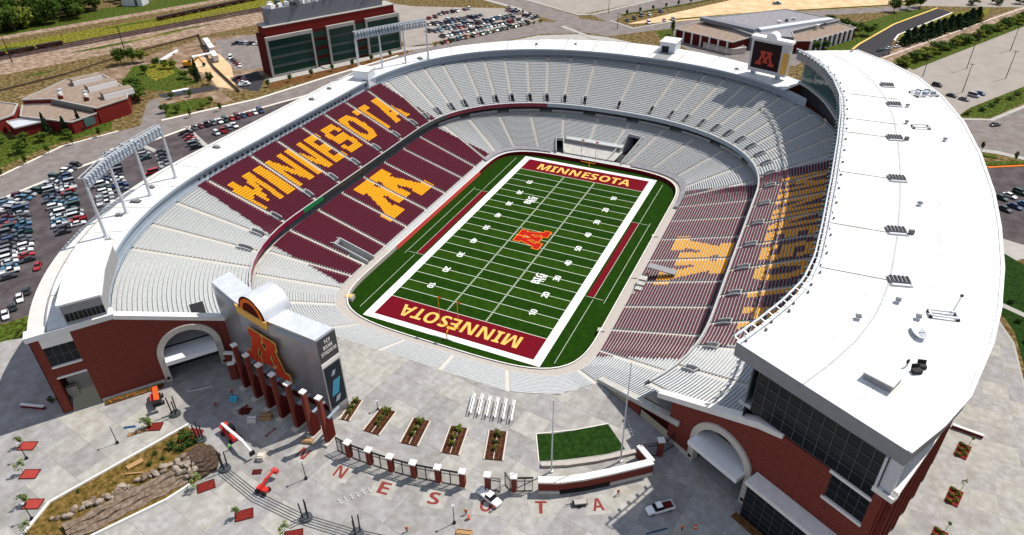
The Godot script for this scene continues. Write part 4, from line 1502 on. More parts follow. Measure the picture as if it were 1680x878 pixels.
	for j in 5: w.wall(V2([38.6, 27.4 + j * 2.36, 62.6, 27.4 + j * 2.36, 62.6, 27.5 + j * 2.36, 38.6, 27.5 + j * 2.36]), o, d, n, -0.1, 0.3)
	pm(t, "curtain_frame", w, M.mullion)
	# near-black wall painted as the darkness of rooms behind the curtain wall
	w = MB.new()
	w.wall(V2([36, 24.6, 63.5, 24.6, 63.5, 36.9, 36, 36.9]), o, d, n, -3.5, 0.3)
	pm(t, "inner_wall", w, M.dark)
	w = MB.new()
	w.wall(V2([62.65, 30.3, 64.6, 30.3, 64.6, 36.9, 62.65, 36.9]), o, d, n, -0.3, 0.6)
	pm(t, "corner_panel", w, M.steel_light)
	gate_arch(t, o, d, n, c, 11.6, 6.1, 7.5, 3.0, 12.4)
	w = MB.new()
	w.wall(V2([21.6, 5.0, c - 7.6, 5.0, c - 7.6, 5.9, 21.6, 5.9]), o, d, n, 0.35, 0.3)
	pm(t, "plinth", w, M.stone)
	# end of the lower stand: heavy pale beam over a shaded passage
	w = MB.new()
	w.wall(V2([-0.6, 4.9, 24.2, 11.0, 24.2, 12.3, -0.6, 5.9]), o, d, n, 0.5, 1.6)
	pm(t, "stand_end_beam", w, M.concrete)
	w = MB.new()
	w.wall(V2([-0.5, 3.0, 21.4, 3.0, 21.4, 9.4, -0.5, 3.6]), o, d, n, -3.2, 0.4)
	pm(t, "passage_wall", w, M.brick_dark)  # dark tone paints in the shade beneath the stand end
	w = MB.new()
	w.wall(V2([9.0, 5.0, 13.2, 5.0, 13.2, 7.6, 9.0, 7.6]), o, d, n, 0.2, 0.5)
	pm(t, "brick_stub", w, M.brick)
	# glazed bay beside the gate
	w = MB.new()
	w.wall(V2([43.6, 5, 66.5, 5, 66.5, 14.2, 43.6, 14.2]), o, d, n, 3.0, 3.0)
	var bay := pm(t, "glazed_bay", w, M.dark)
	w = MB.new()
	w.wall(V2([43.2, 14.2, 67.0, 14.2, 67.0, 15.1, 43.2, 15.1]), o, d, n, 3.5, 3.45)
	pm(bay, "bay_roof", w, M.cap)
	for i in 11:
		for j in 6:
			w = MB.new()
			var s := 43.75 + i * 2.07
			var y := 5.3 + j * 1.48
			w.wall(V2([s, y, s + 1.95, y, s + 1.95, y + 1.38, s, y + 1.38]), o, d, n, 3.08, 0.05)
			pm(bay, "bay_pane", w, M.glass_dark)
	w = MB.new()
	for i in 12: w.wall(V2([43.63 + i * 2.07, 5.1, 43.74 + i * 2.07, 5.1, 43.74 + i * 2.07, 14.2, 43.63 + i * 2.07, 14.2]), o, d, n, 3.14, 0.12)
	for j in 7: w.wall(V2([43.6, 5.19 + j * 1.48, 66.5, 5.19 + j * 1.48, 66.5, 5.29 + j * 1.48, 43.6, 5.29 + j * 1.48]), o, d, n, 3.14, 0.12)
	pm(bay, "bay_frame", w, M.mullion)
	w = MB.new()
	w.wall(V2([42.9, 5.02, 66.5, 5.02, 66.5, 5.5, 42.9, 5.5]), o, d, n, 4.6, 1.4)
	pm(t, "planting_bed", w, M.mulch)

# ---------------------------------------------------------------- scoreboard over the pillars
func scoreboard() -> void:
	var t := thing("scoreboard_building", "huge silver scoreboard block with a barrel top and red letter behind brick pillars", "scoreboard")
	var F := V2([-41.9, 89.6, -31.2, 93.4, -20.1, 95.9, -6.6, 97.0])
	var back := Vector2(0.9, -5.0)
	var w := MB.new()
	for i in 3:
		var a := F[i]
		var b := F[i + 1]
		w.quad(v3(a, 9.5), v3(a, 28.0), v3(b, 28.0), v3(b, 9.5))
		w.quad(v3(a + back, 9.5), v3(b + back, 9.5), v3(b + back, 28.0), v3(a + back, 28.0))
		w.quad(v3(a, 9.5), v3(b, 9.5), v3(b + back, 9.5), v3(a + back, 9.5))
	w.quad(v3(F[0], 9.5), v3(F[0] + back, 9.5), v3(F[0] + back, 28.0), v3(F[0], 28.0))
	pm(t, "metal_case", w, M.panel_silver)
	w = MB.new()
	for i in 3:
		w.quad(v3(F[i], 28.05), v3(F[i] + back, 28.05), v3(F[i + 1] + back, 28.05), v3(F[i + 1], 28.05))
	pm(t, "top_deck", w, M.panel_top)
	# recessed base
	w = MB.new()
	for i in 3:
		var k := back * 0.35
		w.quad(v3(F[i] + k, 5), v3(F[i] + k, 9.5), v3(F[i + 1] + k, 9.5), v3(F[i + 1] + k, 5))
		w.quad(v3(F[i] + back, 5), v3(F[i] + back, 9.5), v3(F[i + 1] + back, 9.5), v3(F[i + 1] + back, 5))
	pm(t, "base_wall", w, M.brick_dark)
	# screen that faces the turf
	w = MB.new()
	var f := F[1] + back * 1.01
	var g := F[2] + back * 1.01
	w.quad(v3(f, 12), v3(f, 26), v3(g, 26), v3(g, 12))
	pm(t, "video_screen", w, M.screen_dark)
	# right flank with name and banner
	var R0 := F[3]
	var R1 := F[3] + back
	var fd := (R1 - R0).normalized()
	var fn := Vector2(-fd.y, fd.x)
	var fl := R0.distance_to(R1)
	w = MB.new()
	w.wall(V2([0, 5, fl, 5, fl, 28.0, 0, 28.0]), R0, fd, fn, 0.5, 0.5)
	var flank := pm(t, "flank_panel", w, M.panel_silver)
	w = MB.new()
	w.wall(V2([0.05, 21.8, fl - 0.05, 21.8, fl - 0.05, 27.9, 0.05, 27.9]), R0, fd, fn, 0.56, 0.05)
	pm(flank, "name_board", w, M.sign_grey)
	var X := v3(fd, 0)
	var mid := R0 + fd * fl * 0.5 + fn * 0.6
	text(flank, "name_line", "TCF", M.cap, v3(mid, 26.6), X, Vector3.UP, 1.7, 0.95)
	text(flank, "name_line", "BANK", M.cap, v3(mid, 25.2), X, Vector3.UP, 2.5, 0.95)
	text(flank, "name_line", "STADIUM", M.cap, v3(mid, 23.8), X, Vector3.UP, 4.1, 0.95)
	w = MB.new()
	w.wall(V2([0.0, 20.4, fl, 20.4, fl, 21.4, 0.0, 21.4]), R0, fd, fn, 0.6, 0.1)
	pm(flank, "light_strip", w, M.cap)
	w = MB.new()
	w.wall(V2([0.35, 8.4, fl - 0.3, 8.4, fl - 0.3, 20.0, 0.35, 20.0]), R0, fd, fn, 0.58, 0.06)
	var bn := pm(flank, "banner", w, M.banner)
	for e in [[17.6, 0.7, 0.6], [13.6, 1.5, 2.0], [10.3, 0.9, 0.7]]:
		w = MB.new()
		w.wall(V2([fl * 0.5 - e[1], e[0] - e[2], fl * 0.5 + e[1] * 0.3, e[0] - e[2], fl * 0.5 + e[1], e[0] + e[2], fl * 0.5 - e[1] * 0.3, e[0] + e[2]]), R0, fd, fn, 0.60, 0.02)
		pm(bn, "blue_mark", w, M.banner_blue if e[1] > 1.0 else M.steel_blue)
	# barrel vault
	var d := (F[2] - F[1]).normalized()
	var n := Vector2(-d.y, d.x)          # towards the plaza
	if n.y < 0: n = -n
	var c := F[1].lerp(F[2], 0.60)
	var RB := 4.7
	w = MB.new()
	var rim := MB.new()
	var fc := MB.new()
	var b0 := c + n * 0.4
	var b1 := c - n * 6.4
	for i in 24:
		var a0 := PI * i / 24.0
		var a1 := PI * (i + 1) / 24.0
		var p := b0 + d * cos(a0) * RB
		var q := b0 + d * cos(a1) * RB
		var r := b1 + d * cos(a1) * RB
		var s := b1 + d * cos(a0) * RB
		var y0 := 28.0 + sin(a0) * RB * 0.92
		var y1 := 28.0 + sin(a1) * RB * 0.92
		w.quad(v3(p, y0), v3(q, y1), v3(r, y1), v3(s, y0))
		fc.tri(v3(b0, 28.0), v3(p, y0), v3(q, y1))
		rim.tri(v3(b1, 28.0), v3(r, y1), v3(s, y0))
	pm(t, "barrel_vault", w, M.panel_top)
	var face := pm(t, "vault_face", fc, M.brick_dark)
	pm(t, "vault_back", rim, M.black)
	# plain gold band across the face
	w = MB.new()
	w.wall(V2([-5.2, 26.4, 5.2, 26.4, 5.6, 28.6, 4.4, 28.2, -4.4, 28.2, -5.6, 28.6]), c, d, n, 0.9, 0.3)
	pm(face, "gold_band", w, M.gold_paint)
	w = MB.new()
	var ringp := arc_pts(0, 28.0, 3.9, 0.0, PI, 16)
	ringp.append_array(arc_pts(0, 28.0, 3.0, PI, 0.0, 16))
	w.wall(V2(ringp), c, d, n, 0.6, 0.15)
	pm(face, "gold_arc", w, M.orange_paint)
	# red block letter with gold outline
	var cc := F[1].lerp(F[2], 0.76) + n * 0.6
	block_m(t, "block_letter", M.gold_paint, M.sign_red, v3(cc, 18.2), v3(d, 0), Vector3.UP, 15.0, 9.8, 0.25)
	# panel strip lights at the top of the face
	for i in [0, 2]:
		w = MB.new()
		var dd := (F[i + 1] - F[i]).normalized()
		var nn := Vector2(-dd.y, dd.x)
		if nn.y < 0: nn = -nn
		var L := F[i].distance_to(F[i + 1])
		w.wall(V2([L * 0.15, 26.2, L * 0.92, 26.2, L * 0.92, 27.2, L * 0.15, 27.2]), F[i], dd, nn, 0.12, 0.12)
		pm(t, "louvre_strip", w, M.steel_blue)
	# pillars
	var PX := V2([-31.2, 96.9, -26.3, 98.5, -21.5, 99.9, -16.8, 101.1, -11.9, 102.0, -7.3, 102.6, -3.2, 102.7])
	for i in 7:
		var yaw := lerpf(-0.32, -0.02, i / 6.0)
		var o := thing("brick_pillar", "tall brick pillar with pale cap before the scoreboard, %s from the left" % ORD[i], "pillar", "tall pillars before the scoreboard", v3(PX[i], G), yaw)
		w = MB.new()
		w.box(Vector3(0, 6.6, 0), Vector3(0.95, 13.2, 0.95))
		pm(o, "shaft", w, M.brick)
		w = MB.new()
		w.box(Vector3(0, 2.6, -0.9), Vector3(1.15, 5.2, 2.3))
		w.tri(Vector3(-0.57, 5.2, 0.2), Vector3(-0.57, 5.2, -2.0), Vector3(-0.57, 7.4, -0.4))
		w.tri(Vector3(0.57, 5.2, 0.2), Vector3(0.57, 7.4, -0.4), Vector3(0.57, 5.2, -2.0))
		w.quad(Vector3(-0.57, 5.2, -2.0), Vector3(0.57, 5.2, -2.0), Vector3(0.57, 7.4, -0.4), Vector3(-0.57, 7.4, -0.4))
		pm(o, "buttress", w, M.brick_dark)
		w = MB.new()
		w.box(Vector3(0, 13.35, 0), Vector3(1.25, 0.35, 1.25))
		pm(o, "cap", w, M.cap)
		w = MB.new()
		w.box(Vector3(0, 0.35, -0.4), Vector3(1.6, 0.7, 3.5))
		pm(o, "footing", w, M.stone)
		w = MB.new()
		w.box(Vector3(0.2, 6.4, -3.0), Vector3(0.5, 0.4, 3.8))
		pm(o, "bracket", w, M.steel_blue)
	# broken ring of low brick wall beside the gate
	var lw := thing("low_brick_wall", "short brick wall with white zigzag coping between arch gate and scoreboard", "wall")
	var z := V2([-40.2, 93.2, -37.6, 92.2, -35.3, 95.0, -36.6, 96.0])
	for i in 3:
		w = MB.new()
		w.beam(v3(z[i], 7.4), v3(z[i + 1], 7.4), 0.7, 4.8)
		pm(lw, "wall", w, M.brick)
		w = MB.new()
		w.beam(v3(z[i], 9.95 + i * 0.01), v3(z[i + 1], 9.95 + i * 0.01), 1.0, 0.35)
		pm(lw, "coping", w, M.cap)
	# second, smaller video board at the far right
	var v := thing("video_board", "dark video board with a red letter above the far right stand", "video board", "", Vector3(54.2, 24, -108.0), -0.31)
	w = MB.new()
	w.box(Vector3(0, 11.2, 0), Vector3(15.5, 12.6, 2.6))
	pm(v, "case", w, M.steel_light)
	w = MB.new()
	w.box(Vector3(-1.1, 11.4, 1.32), Vector3(11.4, 10.2, 0.12))
	var scr := pm(v, "screen", w, M.screen_dark)
	block_m(scr, "screen_letter", M.screen_dark, M.screen_red, Vector3(-1.1, 10.6, 1.42), Vector3.RIGHT, Vector3.UP, 7.5, 5.5, 0.03)
	w = MB.new()
	w.box(Vector3(0, 17.9, 0), Vector3(16.4, 1.0, 3.4))
	pm(v, "cornice", w, M.white_metal)
	w = MB.new()
	for i in 14:
		var a0 := PI * i / 14.0
		var a1 := PI * (i + 1) / 14.0
		w.quad(Vector3(cos(a0) * 2.2, 18.3 + sin(a0) * 2.2, 1.8), Vector3(cos(a0) * 2.2, 18.3 + sin(a0) * 2.2, -1.8), Vector3(cos(a1) * 2.2, 18.3 + sin(a1) * 2.2, -1.8), Vector3(cos(a1) * 2.2, 18.3 + sin(a1) * 2.2, 1.8))
		w.tri(Vector3(0, 18.3, 1.8), Vector3(cos(a0) * 2.2, 18.3 + sin(a0) * 2.2, 1.8), Vector3(cos(a1) * 2.2, 18.3 + sin(a1) * 2.2, 1.8))
	pm(v, "barrel_top", w, M.white_metal)
	for x in [-5.6, 4.6]:
		w = MB.new()
		w.box(Vector3(x, 2.6, 0), Vector3(1.5, 5.4, 2.0))
		pm(v, "leg", w, M.steel_blue)
	w = MB.new()
	w.box(Vector3(7.0, 10.2, 2.2), Vector3(2.4, 8.0, 0.3), 0.5)
	pm(v, "side_banner", w, M.gold_paint)

# ---------------------------------------------------------------- plaza gates
func gates() -> void:
	var P := V2([-0.6, 103.6, 3.5, 104.1, 8.6, 104.0, 13.6, 103.7, 18.7, 103.1, 23.8, 102.1, 28.8, 101.0, 33.7, 99.7, 38.6, 97.9, 42.6, 96.0])
	var w: MB
	for i in range(1, 9):
		var o := thing("gate_pillar", "short brick gate pillar with white cap, %s from the scoreboard" % ORD[i - 1], "pillar", "short pillars of the plaza gates", v3(P[i], G), 0.0)
		o.rotation.y = -atan2(P[i + 1].y - P[i - 1].y, P[i + 1].x - P[i - 1].x)
		w = MB.new()
		w.box(Vector3(0, 2.2, 0), Vector3(1.05, 4.4, 1.05))
		pm(o, "shaft", w, M.brick)
		w = MB.new()
		w.box(Vector3(0, 4.58, 0), Vector3(1.4, 0.35, 1.4))
		pm(o, "cap", w, M.cap)
		w = MB.new()
		w.box(Vector3(0, 0.2, 0), Vector3(1.25, 0.4, 1.25))
		pm(o, "plinth", w, M.stone)
	for i in 9:
		if i == 6: continue     # the open bay
		var a := P[i]
		var b := P[i + 1]
		var d := (b - a).normalized()
		var L := a.distance_to(b)
		var o := thing("iron_gate", "black iron double gate with pale mesh, %s bay from the scoreboard" % ORD[i], "gate", "black gates between the pillars", v3(a, G), -atan2(d.y, d.x))
		for q in 2:
			w = MB.new()
			var x0 := 0.62 + q * (L - 1.24) * 0.5
			var x1 := x0 + (L - 1.24) * 0.5 - 0.08
			var swing := 0.0
			for e in [[x0, 0.15, x0, 3.9], [x1, 0.15, x1, 3.9], [x0, 0.2, x1, 0.2], [x0, 3.85, x1, 3.85], [x0, 3.1, x1, 3.1]]:
				w.beam(Vector3(e[0], e[1], 0), Vector3(e[2], e[3], 0), 0.12, 0.12)
			for k in 9:
				var x := lerpf(x0, x1, (k + 1) / 10.0)
				w.beam(Vector3(x, 0.2, 0), Vector3(x, 3.85, 0), 0.03, 0.03)
			var leaf := pm(o, "gate_leaf", w, M.iron)
			if i == 7:
				leaf.position = Vector3(x0 if q == 0 else x1, 0, 0)
				leaf.rotation.y = -0.15 if q == 0 else -0.9
				leaf.position -= Basis(Vector3.UP, leaf.rotation.y) * Vector3(x0 if q == 0 else x1, 0, 0)
		w = MB.new()
		w.beam(Vector3(0.5, 4.15, 0), Vector3(L - 0.5, 4.15, 0), 0.14, 0.2)
		if i != 7: pm(o, "top_rail", w, M.iron)
	# curved brick wall with white coping
	var t := thing("curved_brick_wall", "long curved brick wall with broad white coping at the end of the gates", "wall")
	var C := V2([43.0, 95.9, 46.9, 94.2, 51.0, 91.5, 55.2, 88.2, 59.0, 85.0, 62.3, 82.2])
	for i in 5:
		w = MB.new()
		w.beam(v3(C[i], 6.6), v3(C[i + 1], 6.6), 0.9, 3.2)
		pm(t, "wall", w, M.brick)
		w = MB.new()
		w.beam(v3(C[i], 8.4 + 0.004 * i), v3(C[i + 1], 8.4 + 0.004 * i), 1.5, 0.45)
		pm(t, "coping", w, M.cap)
		if i != 1 and i != 2:
			w = MB.new()
			var dd := (C[i + 1] - C[i]).normalized()
			var nn := Vector2(-dd.y, dd.x) * 0.55
			w.beam(v3(C[i] + nn, 5.4), v3(C[i + 1] + nn, 5.4), 0.3, 0.8)
			pm(t, "plinth", w, M.stone)
		else:
			w = MB.new()
			var dd := (C[i + 1] - C[i]).normalized()
			var nn := Vector2(-dd.y, dd.x) * 0.55
			w.beam(v3(C[i] + nn, 5.5), v3(C[i + 1] + nn, 5.5), 0.3, 0.9)
			pm(t, "dark_plinth", w, M.black)
	w = MB.new()
	w.beam(Vector3(62.3, 6.6, 82.2), Vector3(58.6, 6.6, 79.2), 0.8, 3.2)
	pm(t, "return_wall", w, M.brick)
	w = MB.new()
	w.beam(Vector3(62.3, 8.41, 82.2), Vector3(58.6, 8.41, 79.2), 1.2, 0.42)
	pm(t, "return_coping", w, M.cap)
	# gate between the return wall and the big brick wall
	var g := thing("gate_pillar", "brick gate pillar with pale cap standing alone in the shade beside the right arch", "pillar", "short pillars of the plaza gates", Vector3(62.6, G, 76.9), 0.5)
	w = MB.new()
	w.box(Vector3(0, 2.2, 0), Vector3(1.05, 4.4, 1.05))
	pm(g, "shaft", w, M.brick)
	w = MB.new()
	w.box(Vector3(0, 4.58, 0), Vector3(1.4, 0.35, 1.4))
	pm(g, "cap", w, M.cap)
	for e in [[58.8, 79.4, 62.2, 77.3, "left"], [63.0, 76.3, 64.8, 73.2, "right"]]:
		var a := Vector2(e[0], e[1])
		var b := Vector2(e[2], e[3])
		var L := a.distance_to(b)
		var o := thing("iron_gate", "black iron gate in the shade to the %s of the lone pillar" % e[4], "gate", "black gates between the pillars", v3(a, G), -atan2(b.y - a.y, b.x - a.x))
		w = MB.new()
		for k in 14: w.beam(Vector3(L * (k + 0.5) / 14, 0.2, 0), Vector3(L * (k + 0.5) / 14, 4.0, 0), 0.05, 0.05)
		pm(o, "bars", w, M.iron)
		w = MB.new()
		for y in [0.25, 3.2, 4.0]: w.beam(Vector3(0, y, 0), Vector3(L, y, 0), 0.14, 0.16)
		pm(o, "rails", w, M.iron)

# ---------------------------------------------------------------- floodlight racks on the rim
func light_towers() -> void:
	rack_tower("light_rack", "pale steel floodlight rack on four posts above the near left rim", [[-82.6, 84.6], [-88.0, 73.6], [-90.2, 63.6], [-92.3, 52.4]], 27.4)
	rack_tower("light_rack", "pale steel floodlight rack on four posts before the green glass office block", [[-96.6, -47.6], [-91.7, -57.0], [-86.2, -66.2], [-80.4, -75.0]], 27.4)
func rack_tower(called: String, label: String, b: Array, y: float) -> void:
	var t := thing(called, label, "floodlight rack", "floodlight racks on the left rim")
	var a := Vector2(b[0][0], b[0][1])
	var e := Vector2(b[3][0], b[3][1])
	var H := 16.6
	for i in 4:
		var p := Vector2(b[i][0], b[i][1])
		var w := MB.new()
		w.tube(v3(p, y), v3(p, y + H - 2.5), 0.42, 0.34, 10)
		pm(t, "post", w, M.steel_light)
		w = MB.new()
		w.tube(v3(p, y), v3(p, y + 0.3), 0.8, 0.8, 10)
		pm(t, "base_plate", w, M.steel_light)
	# truss frame that follows the post heads
	var pts := PackedVector2Array()
	for q in b: pts.append(Vector2(q[0], q[1]))
	var fr := MB.new()
	for i in 3:
		var p := pts[i]
		var q := pts[i + 1]
		for yy in [H - 2.8, H]:
			fr.beam(v3(p, y + yy), v3(q, y + yy), 0.4, 0.35)
		var n := Vector2(-(q - p).y, (q - p).x).normalized()
		if n.x < 0: n = -n
		for k in 5:
			var m := p.lerp(q, k / 4.0)
			fr.beam(v3(m, y + H - 2.8), v3(m, y + H), 0.18, 0.18)
			fr.beam(v3(m, y + H), v3(m - n * 1.4, y + H), 0.15, 0.15)
		fr.beam(v3(p - n * 1.4, y + H), v3(q - n * 1.4, y + H), 0.25, 0.2)
	pm(t, "truss", fr, M.steel_light)
	for i in 3:
		var p := pts[i]
		var q := pts[i + 1]
		var d := (q - p).normalized()
		var n := Vector2(-d.y, d.x)
		if n.x < 0: n = -n
		for k in 8:
			for r in 2:
				var m := p.lerp(q, (k + 0.5) / 8.0) + n * 0.35
				var w := MB.new()
				w.bxb(v3(m, y + H - 0.75 - r * 1.35), v3(d * 0.42, 0), Vector3(0, 0.45, 0), v3(n * 0.25, -0.1))
				pm(t, "floodlight", w, M.steel_blue)

# ---------------------------------------------------------------- things on the plaza
func lamp_post(at: Vector2, h: float, label: String) -> void:
	var t := thing("lamp_post", label, "lamp post", "slim lamp posts on the plaza", v3(at, G + 0.05))
	var w := MB.new()
	w.tube(Vector3.ZERO, Vector3(0, h, 0), 0.1, 0.07, 8)
	pm(t, "pole", w, M.iron)
	w = MB.new()
	w.tube(Vector3.ZERO, Vector3(0, 0.5, 0), 0.36, 0.28, 10)
	pm(t, "base", w, M.iron)
	w = MB.new()
	w.tube(Vector3(0, h, 0), Vector3(0, h + 0.35, 0), 0.16, 0.3, 8)
	pm(t, "lamp_head", w, M.steel_light)
func mast_cluster(at: Vector2, k: int, label: String) -> void:
	var t := thing("lamp_mast_cluster", label, "lamp masts", "dark mast clusters on the plaza", v3(at, G + 0.05), k * 0.8)
	var w := MB.new()
	w.tube(Vector3.ZERO, Vector3(0, 0.55, 0), 1.25, 1.15, 16)
	pm(t, "round_base", w, M.mullion)
	for i in 3:
		w = MB.new()
		var a := TAU * i / 3 + 0.4
		w.tube(Vector3(cos(a) * 0.6, 0.5, sin(a) * 0.6), Vector3(cos(a) * 0.75, [4.6, 5.4, 4.9][i], sin(a) * 0.75), 0.15, 0.13, 8)
		pm(t, "mast", w, M.iron)
func planter_square(at: Vector2, yaw: float, variant: int, label: String) -> void:
	var t := thing("tree_planter", label, "planter", "square red planters with young trees", v3(at, G + 0.05), yaw)
	var w := MB.new()
	w.box(Vector3(0, 0.06, 0), Vector3(3.3, 0.12, 2.3))
	pm(t, "red_mulch_bed", w, M.red_mulch if variant < 4 else M.brick_red)
	w = MB.new()
	for e in [[-1, -1, 1, -1], [1, -1, 1, 1], [1, 1, -1, 1], [-1, 1, -1, -1]]:
		w.beam(Vector3(e[0] * 1.65, 0.08, e[1] * 1.15), Vector3(e[2] * 1.65, 0.08, e[3] * 1.15), 0.14, 0.2)
	pm(t, "edging", w, M.brick_dark)
	var s := [-1.3, 0.1]
	w = MB.new()
	w.tube(Vector3(s[0], 0.1, s[1] - 0.2), Vector3(s[0] - 0.05, 2.0, s[1] - 0.2), 0.06, 0.04, 6)
	for i in 4:
		w.tube(Vector3(s[0] - 0.05, 1.3 + i * 0.2, s[1] - 0.2), Vector3(s[0] - 0.05 + cos(i * 1.7) * 0.7, 2.1 + i * 0.25, s[1] - 0.2 + sin(i * 1.7) * 0.7), 0.03, 0.015, 5)
	pm(t, "trunk", w, M.bark)
	var c := part(t, "crown", LEAFY["sapling%d" % (variant % 2)], M.leaf)
	c.position = Vector3(s[0] - 0.05, 2.5, s[1] - 0.2)
	c.scale = Vector3.ONE * (1.25 + 0.15 * (variant % 3) + (0.6 if variant == 4 else 0.0))

func planting_bed(at: Vector2, half: Vector2, yaw: float, label: String, r: RandomNumberGenerator) -> void:
	var t := thing("planting_bed", label, "planting bed", "long planting beds on the plaza", v3(at, G + 0.05), yaw)
	var w := MB.new()
	w.box(Vector3(0, 0.05, 0), Vector3(half.x * 2, 0.1, half.y * 2))
	pm(t, "dark_soil", w, M.rust)
	for x in [-half.x, half.x]:
		w = MB.new()
		w.box(Vector3(x, 0.12, 0), Vector3(0.28, 0.24, half.y * 2))
		pm(t, "edging", w, M.stone)
	for i in 3:
		w = MB.new()
		w.box(Vector3(-half.x + half.x * 0.5 * (i + 1), 0.14, 0), Vector3(0.16, 0.1, half.y * 1.9))
		pm(t, "drip_board", w, M.stone if i == 1 else M.mulch)
	for i in 5:
		w = MB.new()
		w.box(Vector3(0, 0.115, -half.y + half.y * 2 * (i + 0.5) / 5.0), Vector3(half.x * 1.9, 0.05, 0.1))
		pm(t, "cross_board", w, M.mulch)
	for z in [-0.78, -0.2, 0.28]:
		var c := part(t, "shrub", LEAFY["shrub%d" % r.randi_range(0, 1)], M.leaf)
		c.position = Vector3(r.randf_range(-0.3, 0.2), 0.5, half.y * z)
		c.scale = Vector3.ONE * (r.randf_range(0.8, 1.1) if z > -0.5 else r.randf_range(1.2, 1.5))
		c.rotation.y = r.randf() * 6.0

func plaza_things() -> void:
	var r := RandomNumberGenerator.new()
	r.seed = 77
	make_leafy()
	var w: MB
	planting_bed(Vector2(-4.4, 92.6), Vector2(1.2, 3.4), 0.16, "narrow planting bed squeezed beside the scoreboard's right flank", r)
	planting_bed(Vector2(3.5, 92.9), Vector2(2.0, 3.8), 0.05, "first planting bed right of the scoreboard, with yellow green shrubs", r)
	planting_bed(Vector2(12.4, 92.4), Vector2(2.0, 3.8), 0.16, "second planting bed right of the scoreboard, behind the gates", r)
	planting_bed(Vector2(21.4, 91.0), Vector2(2.0, 3.9), 0.23, "third planting bed right of the scoreboard, below the white benches", r)
	planting_bed(Vector2(30.1, 88.6), Vector2(2.0, 4.1), 0.32, "fourth planting bed right of the scoreboard, nearest the lawn", r)
	# lawn
	var lw := thing("lawn", "trapezoid of dark green lawn inside the curved brick wall", "lawn")
	w = MB.new()
	w.prism(V2([36.8, 82.2, 40.4, 80.3, 43.7, 77.9, 47, 75.5, 50.1, 73.0, 55.6, 78.3, 52.5, 81.1, 49.2, 83.4, 44.8, 86.3, 40.2, 88.8]), G + 0.05, G + 0.1)
	pm(lw, "grass", w, M.lawn)
	w = MB.new()
	ribbon(w, V2([40.2, 88.9, 36.7, 82.1, 43.7, 77.8, 50.1, 72.8]), 0.12, G + 0.03, G + 0.16)
	pm(lw, "edging", w, M.curb)
	var sw := thing("seat_wall", "low pinkish curved seat wall between lawn and curved brick wall", "wall")
	w = MB.new()
	ribbon(w, V2([41.6, 89.6, 46.0, 87.4, 51.0, 84.0, 55.0, 80.8, 57.5, 78.7]), 0.5, G + 0.03, G + 0.75)
	pm(sw, "wall", w, M.warm_walk)
	# flag poles
	for e in [[43.6, 90.3, 20.0, "left of the two tall pale flagpoles, standing before the lawn"], [55.7, 81.9, 27.0, "right of the two tall pale flagpoles, crossing the right stand"]]:
		var f := thing("flagpole", e[3], "flagpole", "tall flagpoles by the lawn", Vector3(e[0], G + 0.05, e[1]))
		w = MB.new()
		w.tube(Vector3.ZERO, Vector3(0, e[2], 0), 0.19, 0.09, 10)
		pm(f, "pole", w, M.steel_light)
		w = MB.new()
		w.tube(Vector3.ZERO, Vector3(0, 0.4, 0), 0.45, 0.4, 10)
		pm(f, "collar", w, M.cap)
		w = MB.new()
		w.tube(Vector3(0, e[2], 0), Vector3(0, e[2] + 0.3, 0), 0.16, 0.1, 8)
		pm(f, "finial", w, M.gold_paint)
	# long white aluminium benches waiting on the plaza
	for i in 6:
		var b := thing("aluminium_bench", "long white aluminium bench on the plaza, %s of six from the left" % ORD[i], "bench", "white benches laid out in a row", Vector3(20.2 + i * 1.86, G + 0.05, 80.2 - i * 0.32), 0.30)
		w = MB.new()
		w.box(Vector3(0.1, 1.0, 0), Vector3(0.34, 0.08, 6.2))
		pm(b, "seat_plank", w, M.white_metal)
		w = MB.new()
		w.box(Vector3(-0.28, 1.35, 0), Vector3(0.08, 0.32, 6.2))
		pm(b, "back_plank", w, M.white_metal)
		for z in [-2.6, 0.0, 2.6]:
			w = MB.new()
			w.beam(Vector3(-0.3, 0, z), Vector3(0.2, 0.96, z), 0.1, 0.1)
			w.beam(Vector3(0.4, 0, z), Vector3(-0.1, 0.96, z), 0.1, 0.1)
			pm(b, "leg", w, M.chrome)
	# lamps
	lamp_post(Vector2(-1.4, 112.5), 5.2, "lamp post standing below the letters N in the sunlit plaza")
	lamp_post(Vector2(31.3, 109.3), 5.0, "lamp post below the white pickup truck at the open gate")
	lamp_post(Vector2(-44.9, 121.6), 5.0, "lamp post left of the garden beside the planks")
	lamp_post(Vector2(-58.9, 132.6), 4.4, "lamp post between the two upper square planters at far left")
	lamp_post(Vector2(-43.8, 142.2), 4.4, "lamp post below the third square planter at bottom left")
	lamp_post(Vector2(1.2, 90.2), 2.6, "short black lamp post beside the first planting bed")
	mast_cluster(Vector2(-40.0, 110.1), 0, "dark mast cluster beside the orange lift")
	mast_cluster(Vector2(-28.9, 113.6), 1, "dark mast cluster beside the garden's red corner bed")
	mast_cluster(Vector2(-18.4, 117.4), 2, "dark mast cluster at the upper end of the stone bands")
	mast_cluster(Vector2(4.7, 120.1), 3, "dark mast cluster on the middle of the stone bands")
	mast_cluster(Vector2(15.7, 118.9), 4, "dark mast cluster on the stone bands at the bottom edge")
	# square planters
	var pq := [[-62.0, 130.2, 0.45, "topmost square red planter of the left column"], [-54.4, 135.1, 0.45, "second square red planter of the left column"], [-46.9, 139.8, 0.45, "third square red planter of the left column"], [-39.8, 144.2, 0.45, "lowest square red planter of the left column"], [-41.4, 114.9, 0.5, "square red planter with a bushy tree beside the orange lift"], [-18.7, 122.4, 0.9, "square red planter just right of the rock garden"], [-6.8, 124.5, 0.75, "square red planter below the stone bands"], [5.0, 124.2, 0.65, "square red planter at the bottom edge below the middle mast cluster"]]
